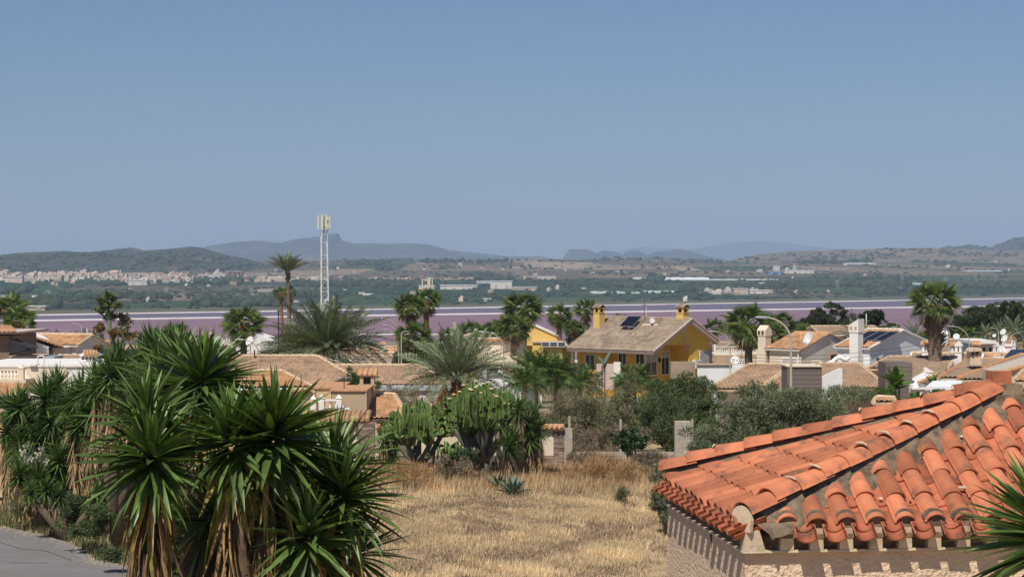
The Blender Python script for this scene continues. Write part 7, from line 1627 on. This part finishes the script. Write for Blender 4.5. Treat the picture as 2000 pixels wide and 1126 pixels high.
def conifer(label, px, pt, pbm, Y, w, seed):
    k = Y/F; t = thing('conifer', label, 'tree', G(px, Y)); bl = [(X(px, Y), Y, Z(pt+(pbm-pt)*f, Y), w*(.15+f)*.5, w*(.15+f)*.5, (pbm-pt)*k*.09) for f in (.05, .2, .35, .5, .65, .8, .95)]
    MB().tube([(X(px, Y), Y, t.location.z), (X(px, Y), Y, Z(pt, Y))], [.15, .03], 6).build('trunk', 'bark', t); foliage('crown', 'leaf_pine', t, bl, 2600, .2, seed=seed, clumps=50, csize=.35, up=-.1)
conifer('slim tiered conifer between the two round pines', 1663, 604, 640, 230, 2.6, 1); conifer('small dark conifer left of the white villa', 401, 650, 672, 210, 1.8, 2)

# ================================================================== the far plain beyond the lake
rs = random.Random(99)
def far_house_mesh(w, d, h, roof, two=False):
    """small house: walls, roof and dark openings in one tiny mesh each"""
    b = MB().box(-w/2, w/2, -d/2, d/2, -6, h)
    if two: b.box(-w*.1, w*.5, -d*.3, d*.5, h, h+2.6)
    if roof == 0: b.box(-w/2-.2, w/2+.2, -d/2-.2, d/2+.2, h-.2, h+.3)
    return b.mesh('small_house')
def far_roof_mesh(w, d, h):
    return MB().prism([(-w/2-.4, -d/2-.4, h), (-w/2-.4, d/2+.4, h), (-w/2-.4, 0, h+1.6)], (w+.8, 0, 0)).mesh('roof')
FH = {}
for mname in ('far_white', 'far_tan', 'far_brick'):
    for j, (w, d, h, rf, two) in enumerate(((9, 8, 6, 0, 0), (12, 9, 4, 1, 0), (7, 7, 7, 0, 1), (16, 9, 6.5, 0, 1), (11, 9, 6, 1, 0))):
        me = far_house_mesh(w, d, h, rf, two); me.materials.append(M[mname]); r = None
        if rf: r = far_roof_mesh(w, d, h); r.materials.append(M['far_roof'])
        wn_ = MB(); k = max(2, w//3)
        for q in range(int(k)): wn_.box(-w/2+(q+.5)*w/k-.5, -w/2+(q+.5)*w/k+.5, -d/2-.08, -d/2+.05, 1, 2.6)
        wm_ = wn_.mesh('window_row'); wm_.materials.append(M['dark_metal']); FH[(mname, j)] = (me, r, wm_)
CN = {'far_white': 'white', 'far_tan': 'sand-coloured', 'far_brick': 'brick-red'}
NIND = [0]; REST = []
def far_house(px, py, mname, area, group, sc=1.0, j=None, rz=None, ind=True):
    g = ghit(px, py, 1700); j = rs.randrange(5) if j is None else j; me, rf, wm_ = FH[(mname, j)]
    if g.y < far_shore(g.x)+220: return
    if not ind: REST.append((g, me, rs.uniform(-.5, .5), sc*rs.uniform(.8, 1.25), mname)); return
    o = bpy.data.objects.new('small_house', me); C.objects.link(o); o.location = g; o.rotation_euler.z = rs.uniform(-.5, .5) if rz is None else rz; s = sc*rs.uniform(.8, 1.25); o.scale = (s, s, s*rs.uniform(.8, 1.1))
    form = ('plain flat-roofed', 'low gabled', 'small two-level', 'long two-level', 'tall gabled')[j]
    up = 'upper' if py < AR[area][2] else 'lower'; k = min(4, max(0, int((px-AR[area][0])/(AR[area][1]-AR[area][0])*5))); size = 'smallest-looking' if s < sc*.92 else 'mid-sized' if s < sc*1.1 else 'larger'
    tag(o, f'{size} {form} {CN[mname]} house, {up} {("left end", "left part", "middle", "right part", "right end")[k]} {area}'[:140], 'house', group)
    for nm, m_ in (('roof', rf), ('window_row', wm_)):
        if m_ is None: continue
        c = bpy.data.objects.new(nm, m_); C.objects.link(c); c.parent = o
        if nm == 'window_row': c['kind'] = 'stuff'
AR = {'of the far town': (0, 480, 542), 'of the white terraces': (500, 640, 547.5), 'of the reddish estate': (640, 860, 548.5), 'of the hillside village': (1735, 1830, 501), 'of the far right slope': (1840, 2010, 503), 'of the greenhouse belt': (1370, 1510, 571), 'of the orchard plain': (0, 2000, 555)}
def pick(p): r = rs.random(); return 'far_white' if r < p[0] else ('far_tan' if r < p[0]+p[1] else 'far_brick')
n = 0
while n < 215:
    x = rs.uniform(-8, 482); t_ = x/480; yc = 541+2*math.sin(x*.03)+(4 if 230 < x < 420 else 0); y = rs.gauss(yc, 4.2)
    if y < 530 or y > 562 or (rs.random() > .6+.4*math.sin(x*.06)): continue
    far_house(x, y, pick((.32, .62)), 'of the far town', 'houses of the far town', 1.0, ind=(n % 5 < 3)); n += 1
for k in range(44): far_house(rs.uniform(500, 640), rs.gauss(547.5, 1.6), 'far_white', 'of the white terraces', 'houses of the white terraces', .8, ind=k < 28)
for k in range(40): far_house(rs.uniform(640, 860), rs.gauss(548.5, 1.6), pick((.15, .45)), 'of the reddish estate', 'houses of the reddish estate', .85, ind=k < 26)
for k in range(34): far_house(rs.uniform(1735, 1830), rs.gauss(501, 2.2), pick((.75, .25)), 'of the hillside village', 'houses of the hillside village', 1.1)
for k in range(22): far_house(rs.uniform(1840, 2010), rs.gauss(503, 3.5), pick((.6, .4)), 'of the far right slope', 'houses on the right slope', 1.1)
for k in range(22): far_house(rs.uniform(1370, 1510), rs.gauss(571, 2), pick((.8, .2)), 'of the greenhouse belt', 'houses among the greenhouses', .8)
for k in range(96): far_house(rs.uniform(0, 2000), rs.uniform(512, 592), pick((.65, .3)), 'of the orchard plain', 'farmhouses beyond the lake', .7, ind=k < 64)
for k in range(240):
    x = rs.uniform(-8, 482); far_house(x, rs.gauss(541+2*math.sin(x*.03)+(4 if 230 < x < 420 else 0), 4.5), pick((.35, .62)), 'of the far town', '', .75, ind=False)
for k in range(70): far_house(rs.uniform(500, 640), rs.gauss(547.5, 1.5), 'far_white', 'of the white terraces', '', .8, ind=False)
def rest_houses():
    b = MB()
    for g, me, a, sc, mn in REST:
        c, q = math.cos(a)*sc, math.sin(a)*sc
        b.add([(g.x+v.co.x*c-v.co.y*q, g.y+v.co.x*q+v.co.y*c, g.z+v.co.z*sc) for v in me.vertices], [tuple(p.vertices) for p in me.polygons], rs.random())
    b.build('distant_houses', 'far_mixed', kind='stuff')
rest_houses()
def far_block(label, px0, px1, pt, pb_, m, depth=30, name='warehouse', cat='building', parts=()):
    g = ghit((px0+px1)/2, pb_, 1700); Y = g.y; t = thing(name, label, cat, g)
    MB().box(X(px0, Y), X(px1, Y), Y, Y+depth, g.z-8, Z(pt, Y)).build('wall', m, t)
    MB().box(X(px0, Y)-1, X(px1, Y)+1, Y-1, Y+depth+1, Z(pt, Y), Z(pt, Y)+1.2).build('roof', 'far_white' if m != 'far_white' else 'plastic_sheet', t)
    for a, b, c, d, mm in parts: MB().box(X(a, Y), X(b, Y), Y-1.2, Y+.5, Z(d, Y), Z(c, Y)).build('panel', mm, t)
    w = (X(px1, Y)-X(px0, Y)); k = max(2, int(w/14)); wb = MB()
    for q in range(k): xx = X(px0, Y)+(q+.5)*w/k; wb.box(xx-2, xx+2, Y-.6, Y+.3, g.z+1.5, g.z+max(3.5, (Z(pt, Y)-g.z)*.6))
    wb.build('window_row', 'shutter', t, kind='stuff')
far_block('brown-red apartment slab at the right end of the far town', 442, 473, 530, 545, 'far_brick', 20, 'apartment_block', parts=((449, 451, 530, 545, 'dark_metal'), (458, 460, 530, 545, 'dark_metal'), (466, 468, 530, 545, 'dark_metal')))
far_block('white block left of the brown-red apartment slab', 406, 430, 537, 546, 'far_white', 20, 'apartment_block'); far_block('tan block at the left end of the far town', 10, 42, 542, 551, 'far_tan', 20, 'apartment_block')
far_block('long cream block in the middle of the far town', 251, 287, 548, 557, 'far_white', 20, 'apartment_block')
far_block('white factory with a tall block, near the centre beyond the lake', 958, 1000, 549, 564, 'far_white', 40, 'factory'); far_block('long low white factory wing', 860, 932, 557, 565, 'far_white', 40, 'factory'); far_block('pale roofed factory hall above the wing', 931, 1000, 549, 553, 'plastic_sheet', 60, 'factory')
far_block('white shed behind the small antenna mast', 818, 848, 558, 565, 'far_white', 30); far_block('cream hall with a red strip', 1023, 1085, 539, 545, 'far_tan', 40, parts=((1030, 1050, 541, 545, 'far_brick'),)); far_block('pale hall with a pink roof edge at the water behind the tall fan palm', 1000, 1048, 561, 566, 'far_tan', 40)
far_block('tall white silo block of the factory at the right', 1511, 1523, 519, 529, 'far_white', 20, 'factory'); far_block('white factory hall with blue base at the right', 1500, 1530, 530, 536, 'far_blue', 40, 'factory'); far_block('long cream factory hall at the right', 1533, 1590, 527, 534, 'far_white', 40, 'factory')
far_block('small tower of the cream factory hall', 1549, 1556, 521, 528, 'far_white', 15, 'factory'); far_block('cream hall beside the greenhouses', 1433, 1461, 564, 575, 'far_tan', 30); far_block('striped white hall next to the cream one', 1465, 1500, 567, 573, 'far_white', 30)
far_block('low pale shed at the far left beyond the lake', 40, 88, 599, 606, 'far_tan', 20); far_block('pale farm building left of the telecom tower', 503, 537, 566, 570, 'far_tan', 20); far_block('flat white shed in the green field, centre', 938, 958, 584, 588, 'far_white', 16)
def greenhouse(label, px0, px1, py, hpx=4.5, slant=0):
    a, b = ghit(px0, py, 1700), ghit(px1, py+slant, 1700); t = thing('greenhouse', label, 'greenhouse', a); h = hpx*a.y/F; n = max(3, int((b-a).length/26)); d = (b-a)/n
    for k in range(n):
        p = a+d*k; q = p+d; MB().prism([p+Vector((0, 0, -6)), q+Vector((0, 0, -6)), q+Vector((0, 0, h*.7)), p.lerp(q, .5)+Vector((0, 0, h)), p+Vector((0, 0, h*.7))], (0, 90, 0)).build('bay', 'plastic_sheet', t)
for a in (('long pale greenhouse row, upper one beyond the yellow house', 1238, 1385, 545, 4), ('very long greenhouse row reaching right, upper', 1290, 1520, 547, 2.6), ('white greenhouse left of the yellow house chimney gap', 1156, 1222, 573, 4), ('short greenhouse, second of the lower row', 1234, 1250, 573, 3), ('greenhouse behind the yellow house, third of the lower row', 1263, 1290, 572, 4),
          ('greenhouse, fourth of the lower row', 1292, 1325, 571, 3), ('white greenhouse slope at the right, below the hillside village', 1656, 1711, 516, 3.5), ('short white greenhouse by the big palm', 1788, 1803, 556, 3.5), ('small pale greenhouse in the orchards left of centre', 798, 815, 584, 2.2), ('small white greenhouse left of the pair of fan palms', 708, 722, 576, 2.2), ('thin pale greenhouse strip far right', 1890, 1960, 530, 2.5)): greenhouse(*a)
# trees of the plain: one far-off mass of small crowns
def far_trees():
    bmI = bmesh.new(); bmesh.ops.create_icosphere(bmI, subdivisions=1, radius=1); base = np.array([v.co[:] for v in bmI.verts]); fc = np.array([[v.index for v in f.verts] for f in bmI.faces]); bmI.free()
    r = np.random.RandomState(5); P = []
    def add(px, py, s, tall=1.0): P.append((px, py, s, tall))
    for _ in range(8000):
        px = r.uniform(-20, 2020); py = r.uniform(508, 603)
        nv = noise.noise(Vector((px*.012, py*.16, 3))); nv2 = noise.noise(Vector((px*.05, py*.5, 8)))
        if nv+nv2*.6 < (.10 if py > 560 else .16): continue
        add(px, py, r.uniform(1.4, 3.6))
    for x0, x1, y, n, s in ((560, 870, 557, 330, 4.5), (640, 860, 553, 120, 4), (40, 110, 598, 60, 6), (0, 60, 570, 50, 5), (170, 330, 582, 90, 5), (380, 565, 590, 160, 5), (380, 560, 596, 120, 4), (540, 600, 578, 60, 5), (740, 760, 526, 20, 5), (930, 1000, 545, 60, 4), (1270, 1290, 549, 14, 7), (1330, 1500, 566, 150, 5.5), (1180, 1280, 560, 70, 4.5), (1500, 1560, 560, 60, 5),
                            (1600, 1780, 558, 150, 5), (1560, 1700, 512, 130, 5), (1850, 2010, 560, 160, 5), (1700, 1760, 570, 50, 5), (380, 470, 552, 80, 5), (200, 240, 556, 30, 4), (680, 760, 515, 70, 5), (820, 1000, 512, 60, 4), (1650, 1800, 545, 60, 4), (900, 960, 538, 50, 4), (0, 120, 528, 60, 4), (1550, 1800, 584, 60, 3)):
        for _ in range(n): add(r.uniform(x0, x1), r.normal(y, 1.7), s*r.uniform(.7, 1.4), 1.3)
    V, Fs, T = [], [], []; k = 0
    for px, py, s, tall in P:
        g = ghit(px, py, 1700)
        if g.y > 8500 or g.y < far_shore(g.x)+260: continue
        s = s*(.8+g.y/9000); sc = np.array([s*r.uniform(.8, 1.6), s, s*r.uniform(.6, 1.1)*tall]); V.append(base*sc*r.uniform(.82, 1.15, (len(base), 1))+np.array([g.x, g.y, g.z+s*.4])); Fs.append(fc+k); k += len(base); T.append(np.full(len(fc), r.rand()))
    for nm, HV, nx_, Yh in HILLV:
        if Yh > 10000: continue
        for _ in range(2600 if 'wooded_hill' in nm else 1500):
            i = r.randint(0, len(HV)); px, py, pz = HV[i]; v = (i//nx_)/33
            if v > .57 or v < .08 or noise.noise(Vector((px/330, py/330, 2)))+.35 < 0: continue
            q = r.uniform(3.5, 7.5); x = px+r.normal(0, 8); V.append(base*np.array([q*1.4, q, q*.75])*r.uniform(.82, 1.15, (len(base), 1))+np.array([x, py+r.normal(0, 8), pz+q*.2])); Fs.append(fc+k); k += len(base); T.append(np.full(len(fc), r.rand()))
    o = link('distant_trees', np_mesh('distant_trees', np.concatenate(V), np.concatenate(Fs), np.concatenate(T), 3), 'far_tree', kind='stuff')
far_trees()
def pylon(label, px, py, hpx, w=3.2):
    g = ghit(px, py, 1700); h = hpx*g.y/F; t = thing('power_pylon', label, 'pylon', g, 0, 'power pylons beyond the lake'); b = MB()
    for sx in (-1, 1):
        for sy in (-1, 1): b.tube([(sx*w, sy*w, -2), (sx*.5, sy*.5, h)], .28, 3)
    b.build('leg', 'steel', t, world=False)
    for k in range(3): MB().tube([(-w*1.6+k*.8, 0, h*(.72+.1*k)), (w*1.6-k*.8, 0, h*(.72+.1*k))], .3, 3).build('crossarm', 'steel', t, world=False)
    c = MB()
    for k in range(6):
        z0, z1 = h*k/6, h*(k+1)/6; f0, f1 = w-(w-.5)*k/6, w-(w-.5)*(k+1)/6; c.tube([(-f0, -f0, z0), (f1, -f1, z1)], .2, 3); c.tube([(f0, -f0, z0), (-f1, -f1, z1)], .2, 3)
    c.build('bracing', 'steel', t, world=False)
for px, py, h, lab in ((1003, 511, 22, 'lattice pylon on the skyline near the centre, left one'), (1103, 508, 25, 'lattice pylon on the skyline left of the flat-topped mountain'), (648, 541, 16, 'pylon beside the telecom tower'), (1342, 513, 20, 'faint pylon on the middle rise'), (1905, 560, 26, 'pylon in the orchards right of the big palm'), (1847, 562, 22, 'pylon close behind the big palm'), (1944, 560, 24, 'pylon near the right edge, second from it'), (1762, 560, 22, 'pylon left of the big palm'), (1635, 566, 20, 'pylon above the round pine'), (94, 590, 24, 'pylon near the left shore'), (325, 580, 20, 'pylon in the orchards right of the agave stalk'), (492, 584, 22, 'pylon left of the slender palm')): pylon(lab, px, py, h)

# ------------------------------------------------------------------ the air: one closed box of thin even haze
hz = MB().box(-17500, 17500, -70, 29500, LAKE-3, 780); ho = hz.build('haze', None, kind='stuff')
hm = bpy.data.materials.new('haze_air'); hm.use_nodes = True
hn = hm.node_tree.nodes; hn.remove(hn['Principled BSDF'])
pv = hn.new('ShaderNodeVolumePrincipled'); pv.inputs['Color'].default_value = (0.56, 0.74, 1.0, 1); pv.inputs['Density'].default_value = 6.9e-5
pv.inputs['Anisotropy'].default_value = 0.0
hm.node_tree.links.new(pv.outputs[0], hn['Material Output'].inputs['Volume'])
ho.data.materials.append(hm)
